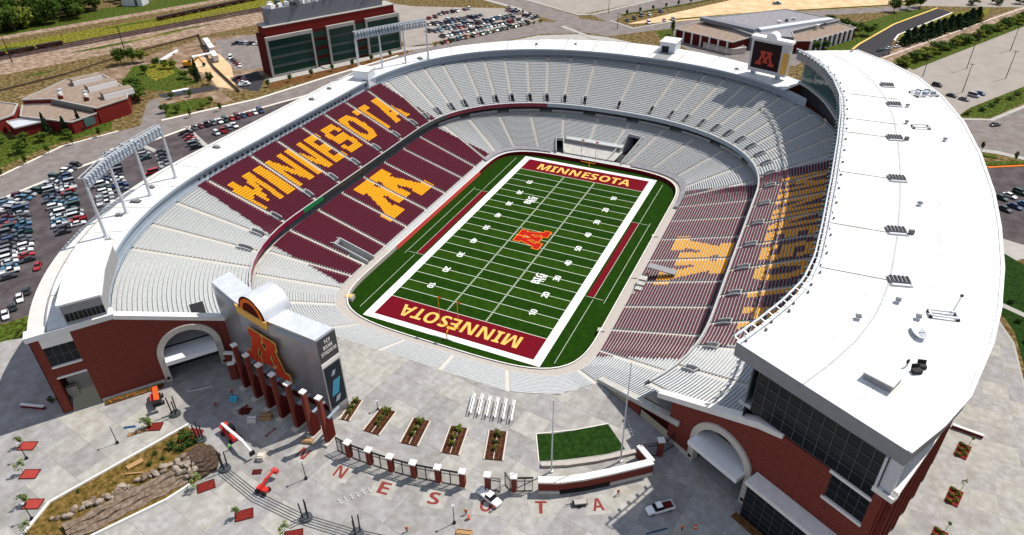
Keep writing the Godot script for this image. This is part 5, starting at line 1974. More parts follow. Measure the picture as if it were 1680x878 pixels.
	for i in pq.size(): planter_square(Vector2(pq[i][0], pq[i][1]), pq[i][2], i, pq[i][3])
	# machines
	telehandler()
	var bl := thing("boom_lift", "small red boom lift standing on the stone bands", "boom lift", "", Vector3(-7.2, G + 0.05, 118.6), 0.0)
	chassis(bl, 2.6, 1.5, "red_machine")
	w = MB.new()
	w.beam(Vector3(0, 1.3, 0.5), Vector3(0.1, 2.4, -1.4), 0.5, 0.5)
	w.beam(Vector3(0.1, 2.4, -1.4), Vector3(0.0, 2.2, -3.6), 0.36, 0.4)
	pm(bl, "boom", w, M.red_machine)
	w = MB.new()
	w.box(Vector3(0, 1.9, -4.0), Vector3(1.3, 0.9, 0.8))
	pm(bl, "basket", w, M.rail_wall)
	var ol := thing("boom_lift", "bright orange red boom lift parked before the left brick wall", "boom lift", "", Vector3(-46.8, G + 0.05, 108.6), -0.65)
	chassis(ol, 3.6, 2.0, "black")
	w = MB.new()
	w.beam(Vector3(-2.8, 2.0, 0), Vector3(2.6, 2.3, 0), 0.9, 0.8)
	w.beam(Vector3(-2.4, 2.5, 0.3), Vector3(2.8, 2.8, 0.3), 0.5, 0.45)
	pm(ol, "boom", w, M.orange_machine)
	w = MB.new()
	w.box(Vector3(0.2, 1.5, 0.9), Vector3(2.4, 1.0, 1.0))
	pm(ol, "engine_cover", w, M.rail_wall)
	w = MB.new()
	w.box(Vector3(3.4, 2.3, 0.1), Vector3(1.0, 1.1, 1.8))
	pm(ol, "basket", w, M.iron)
	# materials lying about
	var stuffs := [
		["timber_stack", "stack of tan timber beside the scoreboard pillars", "timber", -20.3, 102.6, 0.5, "wood", 2.6, 1.1, 1.4],
		["material_crate", "white topped dark crate left of the timber stack", "crate", -22.6, 104.6, 0.5, "cap", 1.9, 1.2, 1.3],
		["brick_pallet", "pallet with rows of dark red bricks in the scoreboard's shade", "pallet", -26.2, 103.0, 0.4, "brick_dark", 2.2, 0.5, 1.7],
		["blue_tarp_stack", "bright blue tarpaulin covered stack before the pillars", "tarpaulin", -31.2, 101.1, 0.4, "cyan_plastic", 1.8, 0.8, 1.3],
		["timber_stack", "tan timber stack at the foot of the last tall pillar", "timber", -7.4, 104.4, 0.3, "wood", 2.4, 0.7, 1.2],
		["pallet_stack", "tan wooden pallet stack below the open gate at the bottom", "pallet", 34.1, 110.6, 0.3, "wood", 3.1, 0.5, 1.3],
		["metal_plate", "rusty square steel plate lying beside the stone bands", "plate", -11.8, 115.3, 0.5, "brick_dark", 1.9, 0.12, 1.3],
		["concrete_block", "pale concrete block held under the telehandler's boom", "block", -13.4, 112.0, 0.4, "stone", 1.4, 1.2, 1.9],
		["timber_planks", "orange brown planks on the paving left of the garden", "planks", -43.4, 117.6, 0.9, "wood", 4.0, 0.2, 0.9],
		["blue_pipe", "short blue pipe bundle beside the planks", "pipe", -46.2, 117.2, 0.6, "blue_plastic", 2.6, 0.25, 0.35],
		["steel_channel", "long white steel channel lying before the left gate", "steel channel", -41.2, 101.6, 0.75, "white_metal", 5.2, 0.25, 0.35],
		["blue_pipe", "long blue pipe lying in the shade near the right pickup", "pipe", 67.0, 95.2, 0.7, "blue_plastic", 4.6, 0.15, 0.15],
	]
	for s in stuffs:
		var o := thing(s[0], s[1], s[2], "", Vector3(s[3], G + 0.05, s[4]), s[5])
		var n := int(maxf(2, s[8] / 0.3)) if s[8] > 0.3 else 1
		for i in n:
			w = MB.new()
			w.box(Vector3(0.04 * (i % 2), s[8] * (i + 0.5) / n, 0), Vector3(s[7] - 0.05 * (i % 3), s[8] / n - 0.02, s[9]))
			pm(o, "layer", w, M[s[6]])
		for z in [-0.35, 0.35]:
			w = MB.new()
			w.box(Vector3(0, s[8] + 0.03, z * s[9]), Vector3(s[7] * 0.9, 0.05, 0.09))
			pm(o, "strap", w, M.iron)
	# white marker grid on the paving
	var mk := thing("marker_posts", "two rows of short white marker posts on the paving between N and E", "posts")
	for i in 6:
		for j in 2:
			w = MB.new()
			w.tube(Vector3(8.0 + i * 0.75 + j * 0.7, G + 0.05, 114.2 - i * 0.95 + j * 0.35), Vector3(8.0 + i * 0.75 + j * 0.7, G + 0.45, 114.2 - i * 0.95 + j * 0.35), 0.16, 0.1, 6)
			pm(mk, "post", w, M.white_metal)
	# trailer by the curved wall
	var tr := thing("flat_trailer", "small flat trailer with a pale load before the curved wall's dark plinth", "trailer", "", Vector3(51.4, G + 0.05, 95.6), 0.55)
	w = MB.new()
	w.box(Vector3(0.4, 0.75, 0), Vector3(2.4, 0.3, 1.1))
	pm(tr, "load", w, M.sidewalk)
	w = MB.new()
	w.box(Vector3(0.3, 0.5, 0), Vector3(3.0, 0.14, 1.3))
	w.beam(Vector3(-1.2, 0.5, 0), Vector3(-2.6, 0.4, 0.1), 0.12, 0.12)
	pm(tr, "bed", w, M.iron)
	for z in [-0.75, 0.75]:
		w = MB.new()
		w.tube(Vector3(0.2, 0.35, z - 0.1), Vector3(0.2, 0.35, z + 0.1), 0.35, 0.35, 12)
		pm(tr, "wheel", w, M.tyre)
	# safety cones / barrels
	for e in [[33.4, 107.3, "orange traffic barrel below the pickup at the open gate"], [73.4, 91.6, "red traffic barrel in the shade right of the right pickup"]]:
		var o := thing("traffic_barrel", e[2], "barrel", "traffic barrels", Vector3(e[0], G + 0.05, e[1]))
		w = MB.new()
		w.tube(Vector3.ZERO, Vector3(0, 1.1, 0), 0.34, 0.26, 10)
		pm(o, "drum", w, M.orange_machine)
		w = MB.new()
		w.tube(Vector3(0, 0.55, 0), Vector3(0, 0.75, 0), 0.315, 0.30, 10)
		pm(o, "white_band", w, M.white_metal)
	# striped barrier and planters on the right hand walk
	var k := 0
	for e in [[117.2, 49.8], [114.9, 63.6], [111.7, 75.2]]:
		var o := thing("street_planter", "green planter bed on the right hand walk, %s from the camera" % ["farthest", "middle one", "nearest"][k], "planter", "planters along the right hand walk", Vector3(e[0] + 3.2, G + 0.03, e[1]), -0.3)
		w = MB.new()
		w.box(Vector3(0, 0.1, 0), Vector3(2.4, 0.2, 4.6))
		pm(o, "brick_edging", w, M.brick_red)
		for i in 5:
			var c := part(o, "shrub", LEAFY["shrub%d" % (i % 2)], M.leaf)
			c.position = Vector3([-0.5, 0.5][i % 2], 0.3, -1.8 + i * 0.9)
			c.scale = Vector3(0.85, 0.7, 0.85)
		var s := part(o, "sapling_crown", LEAFY["sapling%d" % (k % 2)], M.leaf)
		s.position = Vector3(0.6, 2.3, -2.9)
		s.scale = Vector3.ONE * 0.7
		w = MB.new()
		w.tube(Vector3(0.6, 0, -2.9), Vector3(0.6, 2.2, -2.9), 0.05, 0.03, 5)
		pm(o, "sapling_trunk", w, M.bark)
		k += 1
	var ba := thing("low_barrier", "low brick and white barrier jutting into the right hand walk", "barrier", "", Vector3(121.6, G + 0.02, 43.6), -0.15)
	for i in 3:
		w = MB.new()
		w.box(Vector3(-2.0 + i * 2.0, 0.4, 0), Vector3(1.9, 0.8, 0.5))
		pm(ba, "segment", w, M.brick_red)
		w = MB.new()
		w.box(Vector3(-2.0 + i * 2.0, 0.88, 0), Vector3(1.95, 0.14, 0.7))
		pm(ba, "cap", w, M.cap)
	ba = thing("low_barrier", "low brick and white barrier beside the left corner pier", "barrier", "", Vector3(-71.6, G + 0.03, 122.0), 0.3)
	for i in 3:
		w = MB.new()
		w.box(Vector3(-2.0 + i * 2.0, 0.4, 0), Vector3(1.9, 0.8, 0.5))
		pm(ba, "segment", w, M.brick_red)
		w = MB.new()
		w.box(Vector3(-2.0 + i * 2.0, 0.88, 0), Vector3(1.95, 0.14, 0.7))
		pm(ba, "cap", w, M.cap)
	# rostrum boxes on the touchline
	k = 0
	for e in [[-34.6, 52.4, "cream tarpaulin heap in the near left corner of the turf"], [37.2, -15.5, "cream box on the right touchline, farther one"], [37.6, 10.0, "cream box on the right touchline, middle one"], [36.8, 37.6, "cream and red box on the right touchline near the corner"]]:
		var o := thing("touchline_box", e[2], "box", "boxes beside the turf", Vector3(e[0], 0.02, e[1]), 0.2)
		w = MB.new()
		w.box(Vector3(0, 0.6, 0), Vector3(1.9 + (0.8 if k == 0 else 0.0), 1.2, 1.5 + (0.8 if k == 0 else 0.0)))
		pm(o, "box", w, M.sidewalk)
		w = MB.new()
		w.bxb(Vector3(0, 1.3, 0), Vector3(1.0, 0.08, 0), Vector3(0, 0.06, 0), Vector3(0, 0.05, 0.8))
		pm(o, "cover", w, M.gold_paint if k == 0 else M.warm_walk)
		k += 1

func chassis(t: Node3D, l: float, wd: float, body: String) -> void:
	var w := MB.new()
	w.box(Vector3(0, 0.85, 0), Vector3(l * 0.9, 0.7, wd * 0.72))
	pm(t, "chassis", w, M[body])
	for x in [-0.34, 0.34]:
		for z in [-0.5, 0.5]:
			w = MB.new()
			w.tube(Vector3(x * l, 0.5, z * wd - 0.15), Vector3(x * l, 0.5, z * wd + 0.15), 0.5, 0.5, 14)
			pm(t, "wheel", w, M.tyre)
func telehandler() -> void:
	var t := thing("telehandler", "red telehandler with a long white boom in the scoreboard's shade", "telehandler", "", Vector3(-23.6, G + 0.05, 110.0), -0.30)
	chassis(t, 5.0, 2.3, "red_machine")
	var w := MB.new()
	w.beam(Vector3(-3.0, 1.9, 0.1), Vector3(6.0, 3.0, 0.1), 0.55, 0.6)
	pm(t, "boom", w, M.white_metal)
	w = MB.new()
	w.beam(Vector3(6.0, 3.0, 0.1), Vector3(9.0, 2.2, 0.1), 0.35, 0.4)
	pm(t, "boom_head", w, M.white_metal)
	w = MB.new()
	w.box(Vector3(-0.4, 1.9, -0.75), Vector3(1.5, 1.5, 0.8))
	pm(t, "cab", w, M.glass_dark)
	w = MB.new()
	w.box(Vector3(-2.4, 1.5, 0), Vector3(1.4, 0.9, 1.7))
	pm(t, "counterweight", w, M.red_machine)
	w = MB.new()
	w.box(Vector3(9.2, 1.7, 0.1), Vector3(0.25, 1.1, 1.2))
	pm(t, "fork_carriage", w, M.iron)

# ---------------------------------------------------------------- rock garden
func rock_mesh(sd: int) -> ArrayMesh:
	var r := RandomNumberGenerator.new()
	r.seed = sd
	var w := MB.new()
	var n := 7
	var rows := []
	for i in 4:
		var row := []
		var ph := PI * (i + 0.5) / 4.0
		for j in n:
			var a := TAU * j / n + r.randf_range(-0.2, 0.2)
			var k := r.randf_range(0.75, 1.12)
			row.append(Vector3(cos(a) * sin(ph), cos(ph) * 0.75, sin(a) * sin(ph)) * k)
		rows.append(row)
	for i in 3:
		for j in n: w.quad(rows[i][j], rows[i][(j + 1) % n], rows[i + 1][(j + 1) % n], rows[i + 1][j])
	for j in n: w.tri(Vector3(0, 0.7, 0), rows[0][(j + 1) % n], rows[0][j])
	return w.mesh()
func garden() -> void:
	var t := thing("rock_garden", "sloping garden of brown soil and grey boulders framed by white kerbs at lower left", "garden")
	var w := MB.new()
	w.prism(V2([-43.7, 138.2, -34.5, 111.8, -28.7, 114.0, -23.5, 114.4, -20.6, 117.2, -21.6, 123.4, -23.2, 128.2, -29.3, 139.6, -33.0, 147, -40.5, 150]), G + 0.05, G + 0.35)
	pm(t, "soil", w, M.garden_soil)
	w = MB.new()
	ribbon(w, V2([-40.4, 150, -43.9, 138.4, -34.6, 111.6]), 0.22, G + 0.05, G + 0.75)
	pm(t, "white_kerb", w, M.cap)
	w = MB.new()
	ribbon(w, V2([-21.7, 123.6, -23.2, 128.3, -29.4, 139.8, -33.2, 147.2]), 0.22, G + 0.05, G + 0.7)
	pm(t, "white_kerb", w, M.cap)
	var r := RandomNumberGenerator.new()
	r.seed = 12
	var rm := []
	for i in 5: rm.append(rock_mesh(40 + i))
	# long smooth ledges of layered stone, each a wavering band
	for i in 3:
		w = MB.new()
		var n := 26
		for k in n:
			var e := []
			for q in [k, k + 1]:
				var f := float(q) / n
				var base := Vector2(-27.0, 121.4).lerp(Vector2(-36.4, 141.0), f)
				var wob := sin(q * 0.9 + i * 2.0) * 0.22 + sin(q * 0.37 + i) * 0.3
				e.append([base + Vector2(1.45, 0.55) * (i + 0.1) + Vector2(wob, wob * 0.3), base + Vector2(1.45, 0.55) * (i + 1.15) + Vector2(sin(q * 1.3 + i * 3.0) * 0.25, 0), G + 1.35 - i * 0.34 + sin(q * 0.8 + i) * 0.07])
			w.quad(v3(e[0][0], e[0][2]), v3(e[1][0], e[1][2]), v3(e[1][1], e[1][2] - 0.12), v3(e[0][1], e[0][2] - 0.12))
			w.quad(v3(e[0][1], e[0][2] - 0.12), v3(e[1][1], e[1][2] - 0.12), v3(e[1][1], G), v3(e[0][1], G))
			w.quad(v3(e[0][0], G), v3(e[1][0], G), v3(e[1][0], e[1][2]), v3(e[0][0], e[0][2]))
		pm(t, "stone_ledge", w, M.rock)
	# rounded dark mound of stone at the upper end
	for i in 4:
		w = MB.new()
		var n := 22
		var R := 5.2 - i * 1.05
		var ring := PackedVector2Array()
		for k in n:
			var a := TAU * k / n
			ring.append(Vector2(-24.3, 118.2) + Vector2(cos(a) * R * 0.86, sin(a) * R * 0.72).rotated(0.5) * (1.0 + 0.08 * sin(k * 2.3 + i)))
		w.prism(ring, G + 0.2 + i * 0.42, G + 0.85 + i * 0.42)
		pm(t, "mound_layer", w, M.mound)
	# boulders
	for i in 64:
		var p: Vector2
		var s := r.randf_range(0.45, 0.95)
		var y := 0.5
		if i < 44:
			p = Vector2(-27.6, 119.8).lerp(Vector2(-38.6, 141.0), i / 44.0) + Vector2(r.randf_range(-1.5, 0.5), r.randf_range(-0.9, 0.9))
		else:
			p = Vector2(-24.6, 120.2) + Vector2(r.randf_range(-2.6, 2.4), r.randf_range(-1.2, 2.6))
			y = 1.0
		var b := part(t, "boulder", rm[i % 5], M.boulder if i % 3 else M.rock)
		b.position = v3(p, G + y + s * 0.4)
		b.rotation = Vector3(r.randf() * 0.5, r.randf() * 6.0, r.randf() * 0.5)
		b.scale = Vector3(s * 1.35, s, s)
	# shrubs and clipped bushes
	for e in [[-32.0, 114.8, 2.3], [-30.6, 117.0, 2.1], [-33.0, 117.6, 1.7], [-29.6, 114.8, 1.7], [-34.6, 120.6, 0.75], [-32.0, 121.0, 0.75], [-33.4, 123.2, 0.8], [-41.0, 134.2, 0.6], [-34.0, 113.6, 1.0]]:
		var c := part(t, "shrub", LEAFY["shrub_dark%d" % r.randi_range(0, 1)], M.leaf)
		c.position = Vector3(e[0], G + 0.6, e[1])
		c.scale = Vector3.ONE * e[2]
		c.rotation.y = r.randf() * 6.0
	w = MB.new()
	w.colored = true
	for i in 260:
		var p := Vector2(-42.6, 137.0).lerp(Vector2(-35.6, 115.0), r.randf()) + Vector2(r.randf_range(0.4, 4.5), 0)
		w.col = Color(r.randf_range(0.12, 0.3), r.randf_range(0.08, 0.14), 0.03)
		var v := Vector3(r.randf_range(-1, 1), 1.2, r.randf_range(-1, 1)) * 0.22
		w.tri(v3(p, G + 0.3), v3(p, G + 0.32) + v, v3(p, G + 0.3) + Vector3(0.25, 0.1, 0.1))
	var st := pm(t, "low_planting", w, M.leaf)
	st.set_meta("kind", "stuff")
	w = MB.new()
	w.box(Vector3(-36.2, G + 0.6, 124.4), Vector3(3.2, 0.2, 1.2), 1.2)
	pm(t, "plywood_sheet", w, M.wood)
	w = MB.new()
	w.box(Vector3(-34.4, G + 0.55, 126.2), Vector3(3.6, 0.2, 0.35), 0.55)
	pm(t, "plank", w, M.wood)
	w = MB.new()
	w.prism(V2([-33.4, 111.9, -30.4, 111.2, -28.8, 114.6, -31.0, 115.0]), G + 0.06, G + 0.42)
	pm(t, "red_mulch_bed", w, M.brick_red)

# ---------------------------------------------------------------- streets, lots and verges
func surroundings() -> void:
	sheet("street", "asphalt_light", 0.008, [-172, 160, -173, 118, -176.5, 80, -178, 58, -175, 29, -171, 8, -166, -17, -153, -47, -137, -85, -121, -130, -103, -172, -82, -203, -60, -214, -79, -234, -94, -226, -112, -192, -131, -160, -137, -135, -150, -95, -162, -54, -183, -17, -189, -2, -198, 19, -195, 47, -195, 80, -194, 125, -196, 165])
	sheet("parking_lot", "asphalt", 0.008, [-171, 118, -174.5, 80, -176, 58, -173, 29, -169, 8, -164, -17, -151, -47, -135, -85, -113, -97, -103, -62, -103.2, 0, -103.2, 38, -97, 68, -87, 92, -104, 96, -108, 104, -124, 113, -150, 132])
	curb("kerb", "curb", [-172, 118, -175.5, 80, -177, 58, -174, 29, -170, 8, -165, -17, -152, -47, -136, -85, -120, -130], 0.7)
	curb("kerb", "curb", [-195, 80, -195, 47, -198, 19, -190, -1], 0.5)
	curb("kerb", "curb", [-182, -18, -162, -54, -150, -95, -137, -135], 0.8)
	for e in [[-172, 4.5, -158, 7.5, -146, 16], [-166, -16, -157, -11, -145, -5]]:
		curb("traffic_island", "sidewalk", e, 0.95)
	sheet("verge", "grass", 0.014, [-108, 121, -101, 109, -94, 103, -88, 95, -104, 97, -108, 105, -124, 114, -150, 133, -160, 160, -130, 150])
	# around the brick complex
	sheet("verge", "grass", 0.006, [-202, 44, -203, 20, -194, -1, -206, -12, -214, 8, -228, 24, -240, 40])
	sheet("driveway", "asphalt_light", 0.012, [-186, -9, -198, -22, -207, -32, -206, -37, -197, -42, -190, -30, -182, -18])
	sheet("dirt_yard", "dirt", 0.004, [-268, -10, -262, -90, -262, -118, -236, -140, -196, -120, -176, -60, -186, -56, -205, -66, -222, -72, -246, -50, -250, -26])
	sheet("dirt_yard", "sand", 0.008, [-240, -92, -226, -103, -205, -84, -180, -60, -192, -60, -210, -72, -228, -76])
	sheet("wild_grass", "grass", 0.010, [-256, -66, -244, -80, -222, -68, -204, -60, -208, -46, -222, -42, -240, -46])
	sheet("wild_grass", "lime_grass", 0.013, [-250, -72, -240, -78, -226, -66, -226, -54, -240, -60])
	sheet("yard_road", "asphalt_dark", 0.012, [-210, -40, -203, -50, -195, -60, -188, -58, -194, -48, -203, -38])
	sheet("yard_road", "dirt", 0.014, [-203, -34, -196, -46, -186, -56, -170, -48, -174, -42, -186, -48, -193, -40, -197, -31])
	sheet("verge", "grass", 0.016, [-196, -32, -192, -38, -185, -46, -176, -40, -183, -20])
	sheet("office_lot", "asphalt_light", 0.014, [-250, -119, -236, -138, -200, -122, -188, -93, -200, -82, -232, -102])
	sheet("office_lot", "asphalt_dark", 0.016, [-193, -70, -190, -86, -178, -78, -168, -62, -178, -62])
	sheet("sidewalk", "sidewalk", 0.012, [-178, -78, -172, -74, -152, -112, -136, -146, -126, -160, -132, -162, -144, -150])
	sheet("mulch_bed", "mulch", 0.016, [-171, -75, -166, -66, -152, -92, -141, -122, -134, -142, -137, -146, -152, -113])
	# far car park and crossing
	sheet("sidewalk", "sidewalk", 0.006, [-120, -126, -103, -168, -82, -200, -60, -212, -44, -212, -18, -204, 20, -192, 24, -140, -40, -132, -80, -104, -100, -76])
	sheet("mulch_bed", "mulch", 0.009, [-100, -140, -86, -168, -64, -190, -30, -186, 0, -170, 0, -160, -40, -172, -70, -158, -92, -130])
	sheet("parking_lot", "asphalt_pale", 0.012, [-128, -161, -94, -228, -127, -249, -185, -231, -205, -232, -178, -190, -150, -160, -140, -150])
	sheet("verge", "dry_grass", 0.016, [-130, -158, -112, -190, -95, -224, -98, -226, -114, -196, -132, -164])
	sheet("street", "asphalt_light", 0.011, [-79, -230, -151, -264, -260, -318, -240, -332, -124, -275, -76, -249, -58, -216])
	sheet("street", "asphalt_light", 0.013, [-69, -255, -42, -308, -10, -380, 22, -380, -6, -323, -50, -264, -51, -240])
	sheet("street", "asphalt_light", 0.015, [-62, -216, -44, -214, -24, -235, -12, -246, 30, -284, 118, -345, 118, -358, 23, -294, -17, -258, -35, -237, -53, -243, -76, -244])
	curb("sidewalk", "sidewalk", [-152, -266.5, -118, -251.5, -97, -232], 1.6)
	curb("sidewalk", "sidewalk", [-230, -327, -124, -276, -76, -252, -68, -257, -42, -309], 1.1)
	curb("sidewalk", "sidewalk", [-53, -246, -36, -235, -18, -259], 0.9)
	curb("sidewalk", "sidewalk", [-75, -222, -62, -214, -50, -206], 1.4)
	sheet("parking_lot", "asphalt_pale", 0.005, [-124, -277, -75, -254, -46, -303, -20, -380, -150, -420, -220, -330])
	sheet("sand_lot", "sand", 0.009, [-42, -243, -21, -282, 5, -327, 32, -380, 122, -384, 118, -360, 23, -295, -17, -259])
	curb("kerb", "grass", [-20, -262, 23, -297, 118, -362], 1.0, 0.3)
	curb("kerb", "grass", [-51, -262, -22, -300, 10, -350], 1.0, 0.3)
	sheet("verge", "grass", 0.018, [-22, -234, -14, -243, -9, -226, -14, -218])
	sheet("parking_lot", "asphalt_light", 0.006, [-20, -230, 0, -262, 60, -300, 92, -300, 60, -200, 20, -190])
	# right background
	sheet("verge", "grass", 0.012, [62, -224, 82, -262, 74, -276, 110, -340, 129, -354, 104, -302, 87, -250, 80, -225])
	sheet("driveway", "asphalt_dark", 0.016, [86, -240, 87, -251, 104, -302, 129, -353, 137, -346, 107, -280, 104, -264, 103, -238, 95, -226])
	curb("kerb", "yellow_line", [84, -238, 87.4, -252, 104.5, -303, 129, -354], 0.6)
	curb("kerb", "curb", [137, -345, 107, -280, 105, -268, 109, -262], 0.5)
	sheet("verge", "lime_grass", 0.012, [107, -279, 137, -345, 160, -366, 151, -326, 109, -258])
	sheet("street", "asphalt_pale", 0.009, [118, -356, 150, -366, 186, -380, 240, -420, 200, -440, 120, -385])
	sheet("rail_bed", "gravel", 0.016, [95, -226, 109, -256, 151, -324, 160, -346, 186, -392, 196, -385, 178, -352, 107, -222])
	curb("rail", "curb", [100, -231, 161, -343, 186, -388], 0.35)
	sheet("verge", "grass", 0.020, [104, -226, 176, -346, 240, -440, 262, -420, 174, -327, 114, -216])
	sheet("parking_lot", "asphalt_pale", 0.011, [112, -219, 174, -327, 250, -400, 280, -260, 190, -256, 162, -211, 133, -157, 118, -170, 108, -200])
	sheet("verge", "grass", 0.016, [130, -156, 136, -170, 162, -212, 190, -258, 196, -240, 158, -186, 143, -160])
	curb("sidewalk", "sidewalk", [124, -151, 143, -157.5, 159, -183, 196, -238], 1.0)
	sheet("street", "asphalt_light", 0.010, [112, -152, 141, -155, 158, -182, 196, -236, 280, -250, 260, -80, 160, -118, 142, -123, 112, -124])
	curb("kerb", "sidewalk", [124, -121, 142, -121.5, 152, -119, 166, -112], 1.6)
	curb("verge", "grass", [126, -116.5, 140, -116.5], 1.3, 0.3)
	curb("kerb", "orange_paint", [126, -107, 138, -106, 152, -114, 166, -118], 0.45)
	curb("verge", "grass", [124, -109.5, 138, -109, 152, -116], 1.4, 0.3)
	sheet("parking_lot", "asphalt", 0.013, [118, -104, 138, -105, 152, -113, 190, -100, 165, -52, 143, -49, 120, -56])
	sheet("sidewalk", "sidewalk", 0.010, [118, -58, 143, -50, 165, -53, 165, -44, 141, -40, 121, -20])
	sheet("verge", "lawn", 0.014, [126, -47, 136, -42, 152, -25, 170, 20, 180, 80, 138, 80, 136, 26, 135, 0, 132, -10, 126, -20])
	curb("path", "sidewalk", [124, -17, 140, -8, 156, -1], 1.0, 0.06)
	var bl := thing("bench_wall", "tan brick bench wall at the right edge of the picture", "wall", "", Vector3(146, G, -46), 0.8)
	var w := MB.new()
	w.box(Vector3(0, 0.5, 0), Vector3(9, 1.0, 0.9))
	pm(bl, "wall", w, M.mulch)
	w = MB.new()
	w.box(Vector3(0, 1.08, 0), Vector3(9.2, 0.16, 1.1))
	pm(bl, "cap", w, M.sidewalk)
	# light poles in the empty lot
	var k := 0
	for e in [[118, -207, 9], [138, -228, 17], [134, -190, 13], [161, -270, 13], [154, -219, 13], [-60, -262, 9], [-44, -230, 9]]:
		var o := thing("light_pole", "thin grey light pole %s" % ["in the pale empty lot, leftmost", "in the pale empty lot, tallest beside the hedge", "in the pale empty lot, by the parked cars", "in the pale empty lot, farthest right", "in the pale empty lot, at the right edge", "beside the crossing, farther one", "beside the crossing, nearer one"][k], "light pole", "light poles beyond the stadium", Vector3(e[0], G, e[1]))
		w = MB.new()
		w.tube(Vector3.ZERO, Vector3(0, e[2], 0), 0.2, 0.12, 7)
		pm(o, "pole", w, M.iron)
		w = MB.new()
		w.beam(Vector3(-0.9, e[2], 0), Vector3(0.9, e[2], 0), 0.35, 0.2)
		pm(o, "lamp_head", w, M.iron)
		k += 1

# ---------------------------------------------------------------- railway land
func railway() -> void:
	var A := Vector2(-341, -51)
	var r := Vector2(0.404, -0.915)
	var p := Vector2(0.915, 0.404)
	var bands := [["gravel_road", "gravel", 11.5, 40.0, 0.006], ["ballast_bed", "ballast", 0.0, 12.5, 0.010], ["rail_side_grass", "lime_grass", -21.0, 0.0, 0.006], ["sand_track", "gravel", -42.0, -33.5, 0.008], ["rail_side_grass", "grass", -70.0, -42.0, 0.006]]
	for b in bands:
		var w := MB.new()
		var q := PackedVector2Array()
		for e in [[-170.0, b[2]], [480.0, b[2]], [480.0, b[3]], [-170.0, b[3]]]: q.append(A + r * e[0] + p * e[1])
		w.prism(q, G + b[4], G + b[4])
		struct(b[0], w, M[b[1]])
	# patches of gravel and scrub that break the bands
	var rg := RandomNumberGenerator.new()
	rg.seed = 55
	for i in 44:
		var s := rg.randf_range(-60, 330)
		var o := rg.randf_range(-44, 56)
		var q := PackedVector2Array()
		var n := 11
		var L := rg.randf_range(5, 24)
		var W := rg.randf_range(0.8, 3.0)
		for j in n:
			var a := TAU * j / n
			q.append(A + r * (s + cos(a) * L * rg.randf_range(0.7, 1.1)) + p * (o + sin(a) * W * rg.randf_range(0.6, 1.2)))
		var w := MB.new()
		w.prism(q, G + 0.022 + i * 0.0004, G + 0.022 + i * 0.0004)
		struct("scrub_patch", w, M[["grass", "gravel", "dirt", "dry_grass", "lime_grass", "grass"][i % 6]])
	for i in 3:
		var t := thing("railway_track", "%s dark railway track of the ballast bed" % ["upper", "middle", "lower"][i], "track", "tracks on the ballast bed")
		for s in [-0.72, 0.72]:
			var w := MB.new()
			var o: float = 2.4 + i * 3.9 + s
			w.beam(v3(A + r * -170 + p * o, G + 0.25), v3(A + r * 480 + p * o, G + 0.25), 0.16, 0.2)
			pm(t, "rail", w, M.rust)
		var w := MB.new()
		for k in 500:
			var c := A + r * (-160 + k * 1.25) + p * (2.4 + i * 3.9)
			w.beam(v3(c - p * 1.25, G + 0.08), v3(c + p * 1.25, G + 0.08), 0.25, 0.14)
		pm(t, "sleepers", w, M.bark).set_meta("kind", "stuff")
	# strings of dark freight wagons
	freight(A + r * -46 + p * 2.4, r, 6, "in the dark freight string at the far left edge")
	freight(A + r * 96 + p * -13.5, Vector2(0.29, -0.957), 10, "in the dark freight string above the lime grass")
	# long dark retaining wall
	var rw := thing("retaining_wall", "long thin dark retaining wall beyond the brick school complex", "wall")
	var P := V2([-296, 60, -284, -13, -276, -43, -275, -79, -266, -122])
	for i in 4:
		var w := MB.new()
		w.beam(v3(P[i], G + 0.5), v3(P[i + 1], G + 0.5), 0.4, 1.0)
		pm(rw, "wall_panel", w, M.bark)
	rw = thing("retaining_wall", "diagonal dark wall dividing the sandy yard from the office lot", "wall")
	P = V2([-268, -124, -223, -87, -213, -80, -176, -58])
	for i in 3:
		var w := MB.new()
		w.beam(v3(P[i], G + 0.7), v3(P[i + 1], G + 0.7), 0.4, 1.4)
		pm(rw, "wall_panel", w, M.bark)
	# power poles
	var k := 0
	for e in [[-321, -45, 13.0], [-273, -77, 16.0]]:
		var o := thing("power_pole", "tall thin power pole beside the railway, %s one" % ["left", "right"][k], "power pole", "power poles by the railway", Vector3(e[0], G, e[1]))
		var w := MB.new()
		w.tube(Vector3.ZERO, Vector3(0, e[2], 0), 0.28, 0.18, 7)
		pm(o, "pole", w, M.iron)
		w = MB.new()
		w.beam(Vector3(-1.5, e[2] - 0.8, 0), Vector3(1.5, e[2] - 0.8, 0), 0.25, 0.25)
		pm(o, "cross_arm", w, M.iron)
		k += 1
	# white shed at the top
	shed(Vector2(-364, -163), Vector2(14, 9), 0.4, 7.0, "white metal shed with a pale roof beyond the railway at the top", "panel_top")
	shed(Vector2(-428, -137), Vector2(10, 8), 0.4, 6.0, "small dark red barn among the trees at the top left", "brick_dark")
	shed(Vector2(-345, -190), Vector2(6, 4), 0.4, 4.0, "small teal container beside the railway at the top", "glass_teal")
	shed(Vector2(-251, -86), Vector2(17, 1.6), 1.9, 1.2, "long white pipe shaped trough lying in the scrub", "white_metal")
	shed(Vector2(-234, -92), Vector2(9, 2.4), 1.1, 1.6, "white trailer standing at the edge of the sandy yard", "white_metal")
	shed(Vector2(-202, -47), Vector2(7, 2.0), 1.0, 1.4, "pale flatbed trailer on the dark yard road", "panel_top")
	var dg := thing("excavator", "orange yellow excavator working in the sandy yard", "excavator", "", Vector3(-227, G, -77), 0.5)
	var w := MB.new()
	w.box(Vector3(0, 0.6, 0), Vector3(5.0, 1.1, 3.4))
	pm(dg, "tracks", w, M.tyre)
	w = MB.new()
